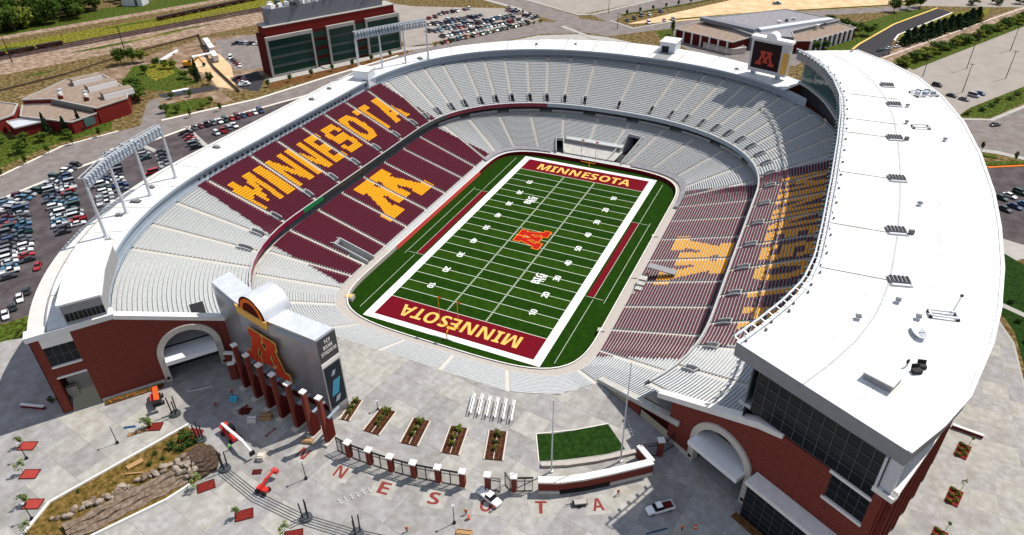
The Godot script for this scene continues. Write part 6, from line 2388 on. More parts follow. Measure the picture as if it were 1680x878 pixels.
	w.box(Vector3(-0.4, 2.1, 0), Vector3(4.6, 2.0, 3.0))
	pm(dg, "house", w, M.yellow_machine)
	w = MB.new()
	w.beam(Vector3(1.5, 2.2, 0), Vector3(5.5, 5.0, 0), 0.7, 0.9)
	w.beam(Vector3(5.5, 5.0, 0), Vector3(7.5, 1.8, 0), 0.5, 0.7)
	pm(dg, "arm", w, M.yellow_machine)
	w = MB.new()
	w.box(Vector3(7.5, 1.2, 0), Vector3(1.3, 1.3, 1.4))
	pm(dg, "bucket", w, M.iron)
	w = MB.new()
	w.box(Vector3(1.0, 2.9, 0.9), Vector3(1.5, 1.6, 1.1))
	pm(dg, "cab", w, M.glass_dark)
func freight(a: Vector2, d: Vector2, n: int, where: String) -> void:
	for i in n:
		var t := thing("freight_wagon", "dark brown freight wagon, %s %s" % [ORD[i], where], "wagon", "wagons " + where, v3(a + d * (i * 14.2), G), -atan2(d.y, d.x))
		var w := MB.new()
		w.box(Vector3(0, 1.45, 0), Vector3(13.4, 1.0, 2.9))
		pm(t, "body", w, M.rust)
		w = MB.new()
		w.box(Vector3(0, 2.1, 0), Vector3(12.4, 0.3, 2.3))
		pm(t, "load", w, M.black)
		for x in [-4.4, 4.4]:
			w = MB.new()
			w.box(Vector3(x, 0.6, 0), Vector3(2.4, 0.9, 2.2))
			pm(t, "bogie", w, M.tyre)
func shed(at: Vector2, sz: Vector2, yaw: float, h: float, label: String, m: String) -> void:
	var t := thing("shed" if h > 3 else "trailer", label, "shed" if h > 3 else "trailer", "", v3(at, G), yaw)
	var w := MB.new()
	w.box(Vector3(0, h * 0.42, 0), Vector3(sz.x, h * 0.84, sz.y))
	pm(t, "wall", w, M[m])
	w = MB.new()
	var X := sz.x * 0.52
	var Z := sz.y * 0.54
	w.quad(Vector3(-X, h * 0.82, -Z), Vector3(X, h * 0.82, -Z), Vector3(X, h, 0), Vector3(-X, h, 0))
	w.quad(Vector3(-X, h, 0), Vector3(X, h, 0), Vector3(X, h * 0.82, Z), Vector3(-X, h * 0.82, Z))
	w.tri(Vector3(X, h * 0.82, -Z), Vector3(X, h * 0.82, Z), Vector3(X, h, 0))
	w.tri(Vector3(-X, h * 0.82, -Z), Vector3(-X, h, 0), Vector3(-X, h * 0.82, Z))
	pm(t, "roof", w, M.panel_top if h > 3 else M.white_metal)
	w = MB.new()
	w.box(Vector3(sz.x * 0.2, h * 0.3, sz.y * 0.5 + 0.02), Vector3(sz.x * 0.14, h * 0.55, 0.06))
	pm(t, "door", w, M.mullion)

# ---------------------------------------------------------------- office block with green glass
func office() -> void:
	var t := thing("office_block", "four storey brick office block with green glass front and grey roof plant storey", "building")
	var o := Vector2(-176, -81)
	var d := Vector2(0.458, -0.889)
	var n := Vector2(0.889, 0.458)
	var L := 74.2
	var w := MB.new()
	w.wall(V2([0, 5, L, 5, L, 24.4, 0, 24.4]), o, d, n, 0, 11.0)
	pm(t, "wall", w, M.brick_dark)
	w = MB.new()
	w.wall(V2([1.5, 24.4, L - 1.5, 24.4, L - 1.5, 28.6, 1.5, 28.6]), o, d, n, -1.0, 9.4)
	pm(t, "parapet_storey", w, M.brick_red)
	w = MB.new()
	w.wall(V2([1.0, 28.55, L - 1.0, 28.55, L - 1.0, 28.9, 1.0, 28.9]), o, d, n, -0.8, 9.9)
	pm(t, "parapet_coping", w, M.sidewalk)
	w = MB.new()
	w.wall(V2([5, 28.9, L - 7, 28.9, L - 7, 36.2, 5, 36.2]), o, d, n, -2.8, 7.4)
	pm(t, "plant_storey", w, M.penthouse)
	# glass front: recesses between three framed bays
	var floors := 4
	var bays := [[1.0, 23.5, 24.4], [33.0, 47.0, 24.4], [55.0, 73.4, 24.4]]
	for k in range(0, 36):
		var s := 0.8 + k * 2.02
		var off := 0.25
		for b in bays:
			if s > b[0] - 1.0 and s < b[1] - 0.5: off = 0.9
		for f in floors:
			w = MB.new()
			var y := 6.2 + f * 4.5
			w.wall(V2([s, y, s + 1.92, y, s + 1.92, y + 3.0, s, y + 3.0]), o, d, n, off, 0.2)
			pm(t, "window_pane", w, M.glass_green)
	for f in floors + 1:
		for b in bays:
			w = MB.new()
			var y := 5.0 + f * 4.5
			if f == floors: continue
			w.wall(V2([b[0], y - 0.15 + (0.4 if f == 0 else 0.0), b[1], y - 0.15 + (0.4 if f == 0 else 0.0), b[1], y + 1.15, b[0], y + 1.15]), o, d, n, 0.95, 0.5)
			pm(t, "spandrel", w, M.sidewalk if f == 0 else M.spandrel)
	for b in bays:
		w = MB.new()
		w.wall(V2([b[0] - 0.9, 22.9, b[1] + 0.9, 22.9, b[1] + 0.9, 24.6, b[0] - 0.9, 24.6]), o, d, n, 1.4, 1.4)
		pm(t, "bay_lintel", w, M.sidewalk)
		for e in [b[0] - 0.9, b[1]]:
			w = MB.new()
			w.wall(V2([e, 5.0, e + 0.9, 5.0, e + 0.9, 22.9, e, 22.9]), o, d, n, 1.4, 1.4)
			pm(t, "bay_frame", w, M.sidewalk)
	# roof plant
	var r := RandomNumberGenerator.new()
	r.seed = 4
	for i in 60:
		var p := o + d * r.randf_range(7, L - 10) - n * r.randf_range(3.6, 9.4)
		var u := MB.new()
		var h := r.randf_range(0.8, 2.6)
		u.box(v3(p, 36.2 + h * 0.5), Vector3(r.randf_range(1.2, 3.4), h, r.randf_range(1.0, 2.6)), r.randf_range(0, 0.4))
		pm(t, "roof_unit", u, [M.cap, M.steel_light, M.glass_teal, M.mullion, M.white_metal][i % 5])
	# entrance slab and steps
	w = MB.new()
	w.wall(V2([26, 5.0, 31, 5.0, 31, 5.5, 26, 5.5]), o, d, n, 5.5, 5.4)
	pm(t, "entrance_step", w, M.sidewalk)

# ---------------------------------------------------------------- low buildings
func block(t: Node3D, called: String, pts: Array, h: float, wall: String, roof: String) -> void:
	var P := V2(pts)
	var w := MB.new()
	w.prism(P, G, h)
	var o := pm(t, called, w, M[wall])
	w = MB.new()
	w.prism(P, h + 0.004, h + 0.01)
	pm(o, "roof", w, M[roof])
	w = MB.new()
	for i in P.size(): w.beam(v3(P[i], h + 0.15 + 0.003 * (i % 2)), v3(P[(i + 1) % P.size()], h + 0.15 + 0.003 * (i % 2)), 0.6, 0.5)
	pm(o, "roof_edge", w, M.sidewalk)
func brick_complex() -> void:
	var t := thing("brick_school_complex", "sprawling low brick building with tan flat roofs and white skylight strips", "building")
	block(t, "wing", [-203, -4, -201, -18, -210, -26, -238, -36, -248, -24, -242, 2, -231, -4], 12.0, "brick_red", "roof_tan")
	block(t, "wing", [-204, 8, -203.2, -3.4, -230.8, -3.4, -242, 2.6, -230, 12, -214, 9.5], 10.0, "brick_red", "roof_tan")
	block(t, "wing", [-217.5, 10, -229.5, 12.5, -232, 17, -222, 20.5], 9.2, "brick_red", "panel_top")
	block(t, "wing", [-256, 6, -243, 4, -233, 13, -233, 22, -252, 28], 10.6, "brick_red", "roof_tan")
	var w := MB.new()
	w.beam(Vector3(-230, 11.0, -3.0), Vector3(-204, 11.0, -3.0), 0.3, 2.0)
	pm(t, "clerestory", w, M.mullion)
	for e in [[-237, -26.5, 1.2], [-223.6, -23.5, 1.25], [-208.5, -19.5, 1.2]]:
		w = MB.new()
		w.box(Vector3(e[0], 13.2, e[1]), Vector3(12.5, 2.6, 5.0), e[2])
		var s := pm(t, "skylight_strip", w, M.roof_tan)
		w = MB.new()
		var dd := Vector2(cos(e[2]), -sin(e[2]))
		var nn := Vector2(dd.y, -dd.x)
		if nn.x < 0: nn = -nn
		w.beam(v3(Vector2(e[0], e[1]) - dd * 6.3 + nn * 2.7, 13.0), v3(Vector2(e[0], e[1]) + dd * 6.3 + nn * 2.7, 13.0), 0.5, 2.4)
		pm(s, "white_glazing", w, M.white_metal)
	for i in 7:
		w = MB.new()
		w.box(Vector3(-236 + i * 4.2, 12.7, -12 + (i % 3) * 4 - i), Vector3(1.6, 1.3, 1.4))
		pm(t, "roof_unit", w, [M.steel_light, M.cap, M.brick_dark][i % 3])
	w = MB.new()
	w.box(Vector3(-203.5, 8.2, 0.0), Vector3(0.4, 4.0, 6.0))
	pm(t, "entrance_glass", w, M.glass_teal)

func low_building() -> void:
	var t := thing("pilaster_hall", "low dark brick hall with white pilasters and grey roofs behind the far stand", "building")
	block(t, "wing", [-8, -221, 26, -207, 33, -220, 3, -243], 11.0, "brick_dark", "roof_tan")
	block(t, "wing", [56, -222, 63, -225, 84, -261, 75, -268, 52, -234], 11.0, "brick_dark", "roof_tan")
	block(t, "hall", [33.3, -220.2, 55, -223, 52.4, -234.4, 74.6, -268.3, 44, -282, 4, -244], 12.6, "penthouse", "roof_grey")
	var a := Vector2(-8, -221)
	var b := Vector2(26, -207)
	for i in 7:
		var w := MB.new()
		var p := a.lerp(b, (i + 0.15) / 6.6)
		w.box(v3(p + Vector2(-0.15, 0.4), 8.0), Vector3(0.9, 6.0, 0.5), -0.39)
		pm(t, "pilaster", w, M.cap)
	a = Vector2(63, -225)
	b = Vector2(84, -261)
	for i in 9:
		var w := MB.new()
		var p := a.lerp(b, (i + 0.3) / 9.2)
		w.box(v3(p + Vector2(0.35, 0.2), 8.0), Vector3(0.6, 6.0, 1.9), -0.53)
		pm(t, "pilaster", w, M.panel_top)
	var w := MB.new()
	w.beam(Vector3(3, 13.4, -240), Vector3(35, 13.4, -226), 5.0, 2.0)
	pm(t, "roof_monitor", w, M.penthouse)
	w = MB.new()
	w.beam(Vector3(36, 13.2, -228), Vector3(70, 13.2, -266), 4.0, 1.6)
	pm(t, "roof_monitor", w, M.panel_top)
	for i in 8:
		w = MB.new()
		w.box(Vector3(44 + i * 3.4, 13.2, -250 - (i % 3) * 5), Vector3(1.8, 1.2, 1.6))
		pm(t, "roof_unit", w, [M.cap, M.mullion, M.steel_light][i % 3])
	block(t, "porch", [10, -213, 27, -206, 33, -212, 27, -219.6], 7.6, "stone", "sidewalk")

# ---------------------------------------------------------------- cars
var CARM := {}
func loft(st: Array) -> MB:
	var w := MB.new()
	var rings := []
	for s in st:    # z, half width, y bottom, y top
		var h: float = s[1]
		var m := lerpf(s[2], s[3], 0.55)
		rings.append([Vector3(-h * 0.93, s[2], s[0]), Vector3(-h, m, s[0]), Vector3(-h * 0.93, s[3] - 0.04, s[0]), Vector3(-h * 0.8, s[3], s[0]), Vector3(h * 0.8, s[3], s[0]), Vector3(h * 0.93, s[3] - 0.04, s[0]), Vector3(h, m, s[0]), Vector3(h * 0.93, s[2], s[0])])
	for i in rings.size() - 1:
		for j in 8: w.quad(rings[i][j], rings[i][(j + 1) % 8], rings[i + 1][(j + 1) % 8], rings[i + 1][j])
	for e in [0, rings.size() - 1]:
		for j in range(1, 7): w.tri(rings[e][0], rings[e][j], rings[e][j + 1])
	return w
func frustum(w: MB, z0: float, z1: float, y0: float, hw0: float, z2: float, z3: float, y1: float, hw1: float) -> void:
	var a := [Vector3(-hw0, y0, z0), Vector3(hw0, y0, z0), Vector3(hw0, y0, z1), Vector3(-hw0, y0, z1)]
	var b := [Vector3(-hw1, y1, z2), Vector3(hw1, y1, z2), Vector3(hw1, y1, z3), Vector3(-hw1, y1, z3)]
	for i in 4: w.quad(a[i], b[i], b[(i + 1) % 4], a[(i + 1) % 4])
	w.quad(b[0], b[1], b[2], b[3])
func car_meshes() -> void:
	var b := loft([[-2.3, 0.72, 0.36, 0.66], [-2.15, 0.84, 0.28, 0.86], [-1.4, 0.9, 0.24, 0.95], [0.7, 0.9, 0.24, 0.95], [1.5, 0.88, 0.24, 0.86], [2.15, 0.82, 0.28, 0.72], [2.3, 0.68, 0.36, 0.6]])
	b.box(Vector3(0, 1.43, -0.35), Vector3(1.2, 0.05, 1.5))
	var g := MB.new()
	frustum(g, -1.75, 1.0, 0.9, 0.8, -1.15, 0.42, 1.41, 0.62)
	CARM["sedan"] = [b.mesh(), g.mesh(), [-1.42, 1.42, 0.32]]
	b = loft([[-2.3, 0.8, 0.42, 0.95], [-2.2, 0.9, 0.32, 1.1], [-1.2, 0.94, 0.3, 1.15], [0.9, 0.94, 0.3, 1.12], [1.9, 0.9, 0.32, 1.0], [2.3, 0.76, 0.4, 0.8]])
	b.box(Vector3(0, 1.74, -0.6), Vector3(1.4, 0.06, 2.5))
	g = MB.new()
	frustum(g, -2.15, 1.15, 1.08, 0.86, -1.95, 0.6, 1.72, 0.72)
	CARM["sport utility"] = [b.mesh(), g.mesh(), [-1.42, 1.42, 0.36]]
	b = loft([[-2.5, 0.85, 0.4, 1.0], [-2.4, 0.92, 0.32, 1.2], [0.9, 0.95, 0.3, 1.25], [1.7, 0.93, 0.3, 1.1], [2.4, 0.8, 0.4, 0.8]])
	b.box(Vector3(0, 2.0, -0.7), Vector3(1.5, 0.06, 3.3))
	g = MB.new()
	frustum(g, -2.45, 1.5, 1.18, 0.9, -2.4, 0.75, 1.98, 0.78)
	CARM["minivan"] = [b.mesh(), g.mesh(), [-1.55, 1.5, 0.36]]
	b = loft([[-2.9, 0.9, 0.5, 0.72], [-2.85, 0.94, 0.4, 0.75], [-0.5, 0.96, 0.36, 0.75], [-0.45, 0.96, 0.36, 1.12], [1.1, 0.96, 0.36, 1.12], [2.5, 0.92, 0.4, 1.02], [2.75, 0.8, 0.48, 0.85]])
	for x in [-0.9, 0.9]: b.box(Vector3(x, 0.92, -1.7), Vector3(0.12, 0.42, 2.4))
	b.box(Vector3(0, 0.92, -2.85), Vector3(1.8, 0.42, 0.1))
	b.box(Vector3(0, 1.83, 0.25), Vector3(1.4, 0.06, 1.2))
	g = MB.new()
	frustum(g, -0.5, 1.35, 1.08, 0.88, -0.4, 0.75, 1.81, 0.74)
	CARM["pickup"] = [b.mesh(), g.mesh(), [-1.75, 1.75, 0.4]]
	var w := MB.new()
	w.tube(Vector3(-0.11, 0, 0), Vector3(0.11, 0, 0), 1.0, 1.0, 12)
	CARM["wheel"] = w.mesh()
	w = MB.new()
	w.tube(Vector3(-0.13, 0, 0), Vector3(0.13, 0, 0), 0.55, 0.55, 10)
	CARM["hub"] = w.mesh()
	w = MB.new()
	w.box(Vector3.ZERO, Vector3(0.36, 0.16, 0.08))
	CARM["light"] = w.mesh()
func car(kind: String, colour: int, at: Vector2, yaw: float, where: String, group: String, detail: int, y := G + 0.02) -> Node3D:
	var kn: String = {"sedan": "sedan", "sport utility": "sport_utility_vehicle", "minivan": "minivan", "pickup": "pickup_truck"}[kind]
	var kl: String = {"sedan": "sedan", "sport utility": "SUV", "minivan": "minivan", "pickup": "pickup"}[kind]
	var t := thing(kn, "%s %s, %s" % [CARC[colour], kl, where], "car" if kind != "pickup" else "truck", group, v3(at, y), yaw)
	var m: Array = CARM[kind]
	var bd := part(t, "body", m[0], M["car%d" % colour])
	part(t, "windows", m[1], M.glass_dark)
	if detail > 0:
		for z in [m[2][0], m[2][1]]:
			for x in [-0.82, 0.82]:
				var wh := part(t, "wheel", CARM["wheel"], M.tyre)
				wh.position = Vector3(x, m[2][2], z)
				wh.scale = Vector3(1, m[2][2], m[2][2])
				if detail > 1:
					var hb := part(wh, "rim", CARM["hub"], M.chrome)
	if detail > 1:
		for x in [-0.62, 0.62]:
			var l := part(t, "headlight", CARM["light"], M.chrome)
			l.position = Vector3(x, 0.85, 2.62 if kind == "pickup" else 2.2)
			l = part(t, "tail_light", CARM["light"], M.red_machine)
			l.position = Vector3(x, 0.8, -2.9 if kind == "pickup" else -2.25)
	return t
func ordinal(i: int) -> String:
	return ORD[i] if i < ORD.size() else "%dth" % (i + 1)
func car_row(a: Vector2, b: Vector2, n: int, axis: Vector2, where: String, group: String, detail: int, fill: float, cols: Array = []) -> void:
	var k := 0
	for i in n:
		if rng.randf() > fill: continue
		var p := a.lerp(b, (float(i) / maxf(1, n - 1))) + axis * rng.randf_range(-0.35, 0.35)
		var kind: String = ["sedan", "sedan", "sedan", "sport utility", "minivan", "pickup"][rng.randi_range(0, 5)]
		var col: int = cols[i % cols.size()] if cols.size() else [0, 0, 1, 2, 2, 3, 3, 4, 5, 6, 7, 8, 9, 10, 10, 11][rng.randi_range(0, 15)]
		var yaw := atan2(axis.x, axis.y) + (PI if rng.randf() < 0.4 else 0.0) + rng.randf_range(-0.03, 0.03)
		car(kind, col, p, yaw, "%s %s" % [ordinal(k), where], group, detail)
		k += 1
func parking() -> void:
	car_meshes()
	var ax := Vector2(0.515, -0.857)
	var gl := "cars parked in the left lot"
	car_row(Vector2(-168.7, 45.8), Vector2(-135.5, 65.8), 14, ax, "from the street in the middle double row's near side", gl, 1, 1.0, [2, 11, 10, 5, 3, 6, 0, 8, 0, 11, 6, 11, 1, 1])
	car_row(Vector2(-171.0, 38.1), Vector2(-135.8, 59.9), 15, ax, "from the street in the middle double row's far side", gl, 1, 1.0, [5, 5, 2, 2, 0, 4, 8, 3, 6, 8, 10, 2, 11, 4, 0])
	car_row(Vector2(-174.4, 59.0), Vector2(-127.1, 89.4), 20, ax, "from the street in the leftmost double row's near side", gl, 1, 1.0, [2, 6, 3, 0, 10, 9, 5, 4, 8, 3, 10, 5, 1, 3, 2, 0, 11, 6, 0, 1])
	car_row(Vector2(-173.0, 54.4), Vector2(-130.8, 81.3), 17, ax, "from the street in the leftmost double row's far side", gl, 1, 1.0, [9, 3, 10, 2, 5, 2, 10, 3, 6, 5, 8, 3, 10, 0, 0, 4, 1])
	car_row(Vector2(-158.2, 32.9), Vector2(-136.0, 48.0), 9, ax, "from the street in the row under the floodlight rack's left half", gl, 1, 0.95, [10, 5, 0, 8, 0, 11, 2, 0, 3])
	car_row(Vector2(-160.1, 25.4), Vector2(-143.0, 36.8), 7, ax, "from the street in the row behind the rack's second post", gl, 1, 0.95, [1, 3, 10, 0, 2, 5, 3])
	car_row(Vector2(-162.9, 10.2), Vector2(-144.0, 22.6), 7, ax, "from the street in the row beside the pale island", gl, 1, 0.95, [3, 2, 8, 11, 5, 5, 4])
	car_row(Vector2(-156.0, 7.5), Vector2(-143.0, 16.0), 5, ax, "from the street in the short row beyond the pale island", gl, 1, 0.9, [10, 1, 10, 3, 2])
	car_row(Vector2(-160.9, -10.7), Vector2(-146.0, -1.5), 6, ax, "from the street in the short row by the second island", gl, 1, 0.95, [1, 9, 4, 2, 3, 1])
	car_row(Vector2(-165.9, 65.4), Vector2(-176.0, 29.3), 15, Vector2(0.964, -0.267), "from the near end of the row along the street kerb", gl, 1, 1.0, [7, 2, 11, 0, 6, 2, 8, 1, 2, 11, 8, 7, 0, 10, 1])
	car_row(Vector2(-172.5, 18.0), Vector2(-171.2, 6.0), 4, Vector2(0.99, -0.1), "of four silver cars at the kerb behind the rack", gl, 1, 1.0, [2, 0, 2, 11])
	car_row(Vector2(-161.8, -16.1), Vector2(-149.4, -42.2), 12, Vector2(0.9, 0.43), "along the kerb from the second island towards the office", gl, 1, 1.0, [10, 9, 1, 3, 0, 8, 4, 9, 5, 4, 0, 5])
	car_row(Vector2(-148.6, -15.3), Vector2(-147.6, -24.5), 4, Vector2(0.9, 0.43), "of four cars closest to the white rim", gl, 1, 1.0, [11, 4, 2, 0])
	car("sedan", 4, Vector2(-124.7, 82.3), 0.75, "driving alone through the left lot", gl, 1)
	car_row(Vector2(-116.0, 92.0), Vector2(-110.5, 102.0), 4, Vector2(0.85, 0.5), "from the rim in the short row at the lot's lower corner", gl, 1, 1.0, [1, 0, 1, 0])
	var gf := "cars parked in the far lot"
	var fx := Vector2(0.86, 0.51)
	car_row(Vector2(-158.2, -218.4), Vector2(-147.3, -237.6), 8, fx, "from the left in the far lot's topmost row", gf, 0, 0.85)
	car_row(Vector2(-152.1, -194.3), Vector2(-133.1, -226.4), 14, fx, "from the left in the far lot's second row", gf, 0, 0.95)
	car_row(Vector2(-147.5, -196.0), Vector2(-131.0, -224.0), 11, fx, "from the left in the line below the far lot's second row", gf, 0, 0.8)
	car_row(Vector2(-144.7, -181.7), Vector2(-114.7, -231.8), 22, fx, "from the left in the far lot's third row", gf, 0, 0.98)
	car_row(Vector2(-140.2, -182.5), Vector2(-112.0, -229.5), 18, fx, "from the left in the line below the far lot's third row", gf, 0, 0.75)
	car_row(Vector2(-132.2, -175.6), Vector2(-105.3, -225.0), 21, fx, "from the left in the far lot's fourth row", gf, 0, 0.9)
	car_row(Vector2(-126.1, -164.7), Vector2(-98.0, -220.5), 24, fx, "from the left in the far lot's lowest row", gf, 0, 0.95)
	car_row(Vector2(-124.7, -245.0), Vector2(-98.2, -232.5), 11, Vector2(0.42, -0.9), "from the left along the far lot's sidewalk", gf, 0, 0.85)
	car_row(Vector2(-159.4, -206.9), Vector2(-157.1, -211.1), 2, fx, "of the pair left of the far lot's rows", gf, 0, 1.0, [4, 9])
	var go := "cars beside the office block"
	car_row(Vector2(-233.0, -118.2), Vector2(-214.0, -124.5), 8, Vector2(-0.3, 0.95), "from the left behind the office block's side wall", go, 0, 1.0, [1, 5, 11, 1, 0, 10, 3, 2])
	car_row(Vector2(-217.0, -96.0), Vector2(-203.0, -88.0), 5, Vector2(0.6, 0.8), "from the left beside the diagonal wall", go, 0, 1.0, [0, 1, 9, 4, 0])
	car_row(Vector2(-189.0, -73.0), Vector2(-180.0, -66.0), 4, Vector2(0.6, -0.8), "from the left on the dark strip before the office", go, 0, 1.0, [9, 4, 0, 0])
	for e in [[-244.6, -107.9, "farthest up the yard"], [-235.6, -101.4, "with a teal side"], [-223.0, -91.0, "nearest the office"]]:
		var t := thing("box_trailer", "white box trailer beside the diagonal wall, %s" % e[2], "trailer", "box trailers in the yard", Vector3(e[0], G, e[1]), -0.62)
		var w := MB.new()
		w.box(Vector3(0, 2.2, 0), Vector3(10, 2.9, 2.6))
		pm(t, "box", w, M.panel_top)
		w = MB.new()
		w.box(Vector3(0, 3.7, 0), Vector3(10.1, 0.12, 2.7))
		pm(t, "roof", w, M.white_metal)
		w = MB.new()
		w.box(Vector3(2.8, 0.45, 0), Vector3(2.2, 0.7, 2.2))
		pm(t, "axle", w, M.tyre)
	var gr := "cars at the right hand side"
	for e in [["sedan", 8, 139.2, -79.7, "first of the upper trio at the right edge lot"], ["sedan", 0, 142.0, -82.5, "second of the upper trio at the right edge lot"], ["sport utility", 8, 145.4, -86.8, "third of the upper trio at the right edge lot"], ["sedan", 10, 139.4, -71.3, "nearest of the lower trio at the right edge lot"], ["sedan", 5, 142.7, -74.6, "middle of the lower trio at the right edge lot"], ["sedan", 6, 145.9, -77.6, "farthest of the lower trio at the right edge lot"]]:
		car(e[0], e[1], Vector2(e[2], e[3]), 0.95, e[4], gr, 1)
	for e in [["sport utility", 1, 123.6, -194.3, "alone in the pale lot just past the white roof"], ["sedan", 1, 129.0, -181.6, "first of the group by the hedge"], ["sedan", 3, 133.8, -178.6, "second of the group by the hedge"], ["minivan", 2, 138.2, -185.5, "third of the group by the hedge"], ["sedan", 5, 140.9, -189.6, "last of the group by the hedge"], ["sedan", 1, 143.6, -150.9, "driving on the road at right"]]:
		car(e[0], e[1], Vector2(e[2], e[3]), 2.2 if e[3] > -160 else 1.1, e[4], gr, 0)
	var gs := "cars on the sand lot"
	var sx := [[-43.9, -249.3, 8], [-41.2, -255.4, 1], [-39.0, -263.5, 3], [-35.2, -268.2, 11], [-30.5, -277.6, 5], [-30.3, -249.0, 0], [-22.9, -258.0, 7], [-18.4, -261.8, 2]]
	for i in sx.size(): car(["sedan", "sport utility", "minivan"][i % 3], sx[i][2], Vector2(sx[i][0], sx[i][1]), 0.5, "%s from the crossing at the sand lot's corner" % ordinal(i), gs, 0)
	car("pickup", 6, Vector2(34.4, -326.4), 1.9, "alone out on the sand lot", gs, 0)
	for i in 3: car("sedan", [8, 11, 0][i], Vector2(98.3 + i * 3.9, -243.0 - i * 5.2), 2.4, "%s from the white roof on the dark driveway" % ordinal(i), gr, 0)
	# pickups on the plaza
	var p := car("pickup", 0, Vector2(35.0, 101.6), 1.25, "parked at the open gate with its bed loaded", "pickup trucks on the plaza", 2, G + 0.05)
	p = car("pickup", 0, Vector2(66.2, 90.4), -0.85, "parked at the edge of the big shade near the right arch", "pickup trucks on the plaza", 2, G + 0.05)
	var w := MB.new()
	w.box(Vector3(0, 1.0, -1.6), Vector3(1.4, 0.3, 1.9))
	pm(p, "bed_load", w, M.brick_dark)
	car("minivan", 0, Vector2(122.4, 28.0), 0.1, "peeking out behind the big white roof's edge", gr, 1)

# ---------------------------------------------------------------- vegetation
var LEAFY := {}
func leaf_ball(sd: int, rad: Vector3, clumps: int, per: int, leaf: float, c0: Color, c1: Color, conifer := false) -> ArrayMesh:
	var r := RandomNumberGenerator.new()
	r.seed = sd
	var w := MB.new()
	w.colored = true
	for i in clumps:
		var v := Vector3(r.randfn(), r.randfn(), r.randfn()).normalized() * pow(r.randf(), 0.4) * 0.72
		var cr := r.randf_range(0.22, 0.42)
		if conifer:
			var h := float(i) / clumps
			v = Vector3(cos(i * 2.4), 0, sin(i * 2.4)) * (1.0 - h) * r.randf_range(0.3, 0.75) + Vector3.UP * (h * 2.0 - 1.0)
			cr = lerpf(0.34, 0.12, h)
		var tone := r.randf()
		for k in per:
			var d := Vector3(r.randfn(), r.randfn(), r.randfn()).normalized()
			var p := (v + d * cr * pow(r.randf(), 0.33)) * rad
			var X := Vector3(r.randfn(), r.randfn() * 0.6, r.randfn()).normalized()
			var Y := X.cross(d + Vector3(0.01, 0.02, 0.03)).normalized()
			var s := leaf * r.randf_range(0.6, 1.2)
			w.col = c0.lerp(c1, clampf(tone * 0.7 + r.randf_range(-0.1, 0.4), 0, 1))
			w.quad(p - X * s, p + Y * s * 0.6, p + X * s, p - Y * s * 0.6)
	return w.mesh()
func make_leafy() -> void:
	for i in 4:
		LEAFY["broad%d" % i] = leaf_ball(100 + i, Vector3.ONE, 26, 46, 0.12, Color(0.022, 0.05, 0.010), Color(0.10, 0.15, 0.025))
		LEAFY["light%d" % i] = leaf_ball(120 + i, Vector3.ONE, 24, 44, 0.125, Color(0.06, 0.09, 0.012), Color(0.20, 0.22, 0.035))
	for i in 2:
		LEAFY["conifer%d" % i] = leaf_ball(140 + i, Vector3.ONE, 34, 34, 0.11, Color(0.008, 0.022, 0.012), Color(0.03, 0.055, 0.022), true)
		LEAFY["shrub%d" % i] = leaf_ball(150 + i, Vector3(1.0, 0.9, 1.0), 12, 34, 0.14, Color(0.05, 0.07, 0.012), Color(0.17, 0.19, 0.035))
		LEAFY["shrub_dark%d" % i] = leaf_ball(160 + i, Vector3(1.0, 0.9, 1.0), 12, 36, 0.13, Color(0.015, 0.035, 0.012), Color(0.06, 0.10, 0.02))
		LEAFY["sapling%d" % i] = leaf_ball(170 + i, Vector3(0.95, 1.1, 0.95), 9, 22, 0.15, Color(0.07, 0.11, 0.03), Color(0.22, 0.28, 0.09))
var tree_n := 0
func tree(at: Vector2, h: float, rx: float, kind: String, label: String, group: String) -> void:
	var t := thing("conifer_tree" if kind == "conifer" else "broadleaf_tree", label, "tree", group, v3(at, G), tree_n * 1.3)
	tree_n += 1
	var w := MB.new()
	var base := h * (0.05 if kind == "conifer" else (0.04 if group.begins_with("trees of the wood") or group.begins_with("hedge") else 0.26))
	w.tube(Vector3.ZERO, Vector3(0, h * 0.7, 0), h * 0.028, h * 0.01, 7)
	if kind != "conifer":
		for i in 4:
			var a := i * 1.7
			w.tube(Vector3(0, base + h * 0.05 * i, 0), Vector3(cos(a) * rx * 0.6, base + h * (0.25 + 0.07 * i), sin(a) * rx * 0.6), h * 0.014, h * 0.005, 5)
	pm(t, "trunk", w, M.bark)
	var key := kind + str(tree_n % (2 if kind == "conifer" else 4))
	var c := part(t, "crown", LEAFY[key], M.leaf)
	var ry := (h - base * 0.6) * 0.5
	c.position = Vector3(0, h - ry, 0)
	c.scale = Vector3(rx, ry, rx * 0.95)
func bush(at: Vector2, s: Vector3, kind: String, label: String, group: String) -> void:
	var t := thing("bush", label, "bush", group, v3(at, G), tree_n * 0.9)
	tree_n += 1
	var w := MB.new()
	for i in 3: w.tube(Vector3.ZERO, Vector3(cos(i * 2.1) * s.x * 0.4, s.y * 0.9, sin(i * 2.1) * s.z * 0.4), 0.08, 0.03, 5)
	pm(t, "stem", w, M.bark)
	var c := part(t, "foliage", LEAFY[kind + str(tree_n % (4 if kind in ["broad", "light"] else 2))], M.leaf)
	c.position = Vector3(0, s.y * 0.85, 0)
	c.scale = s
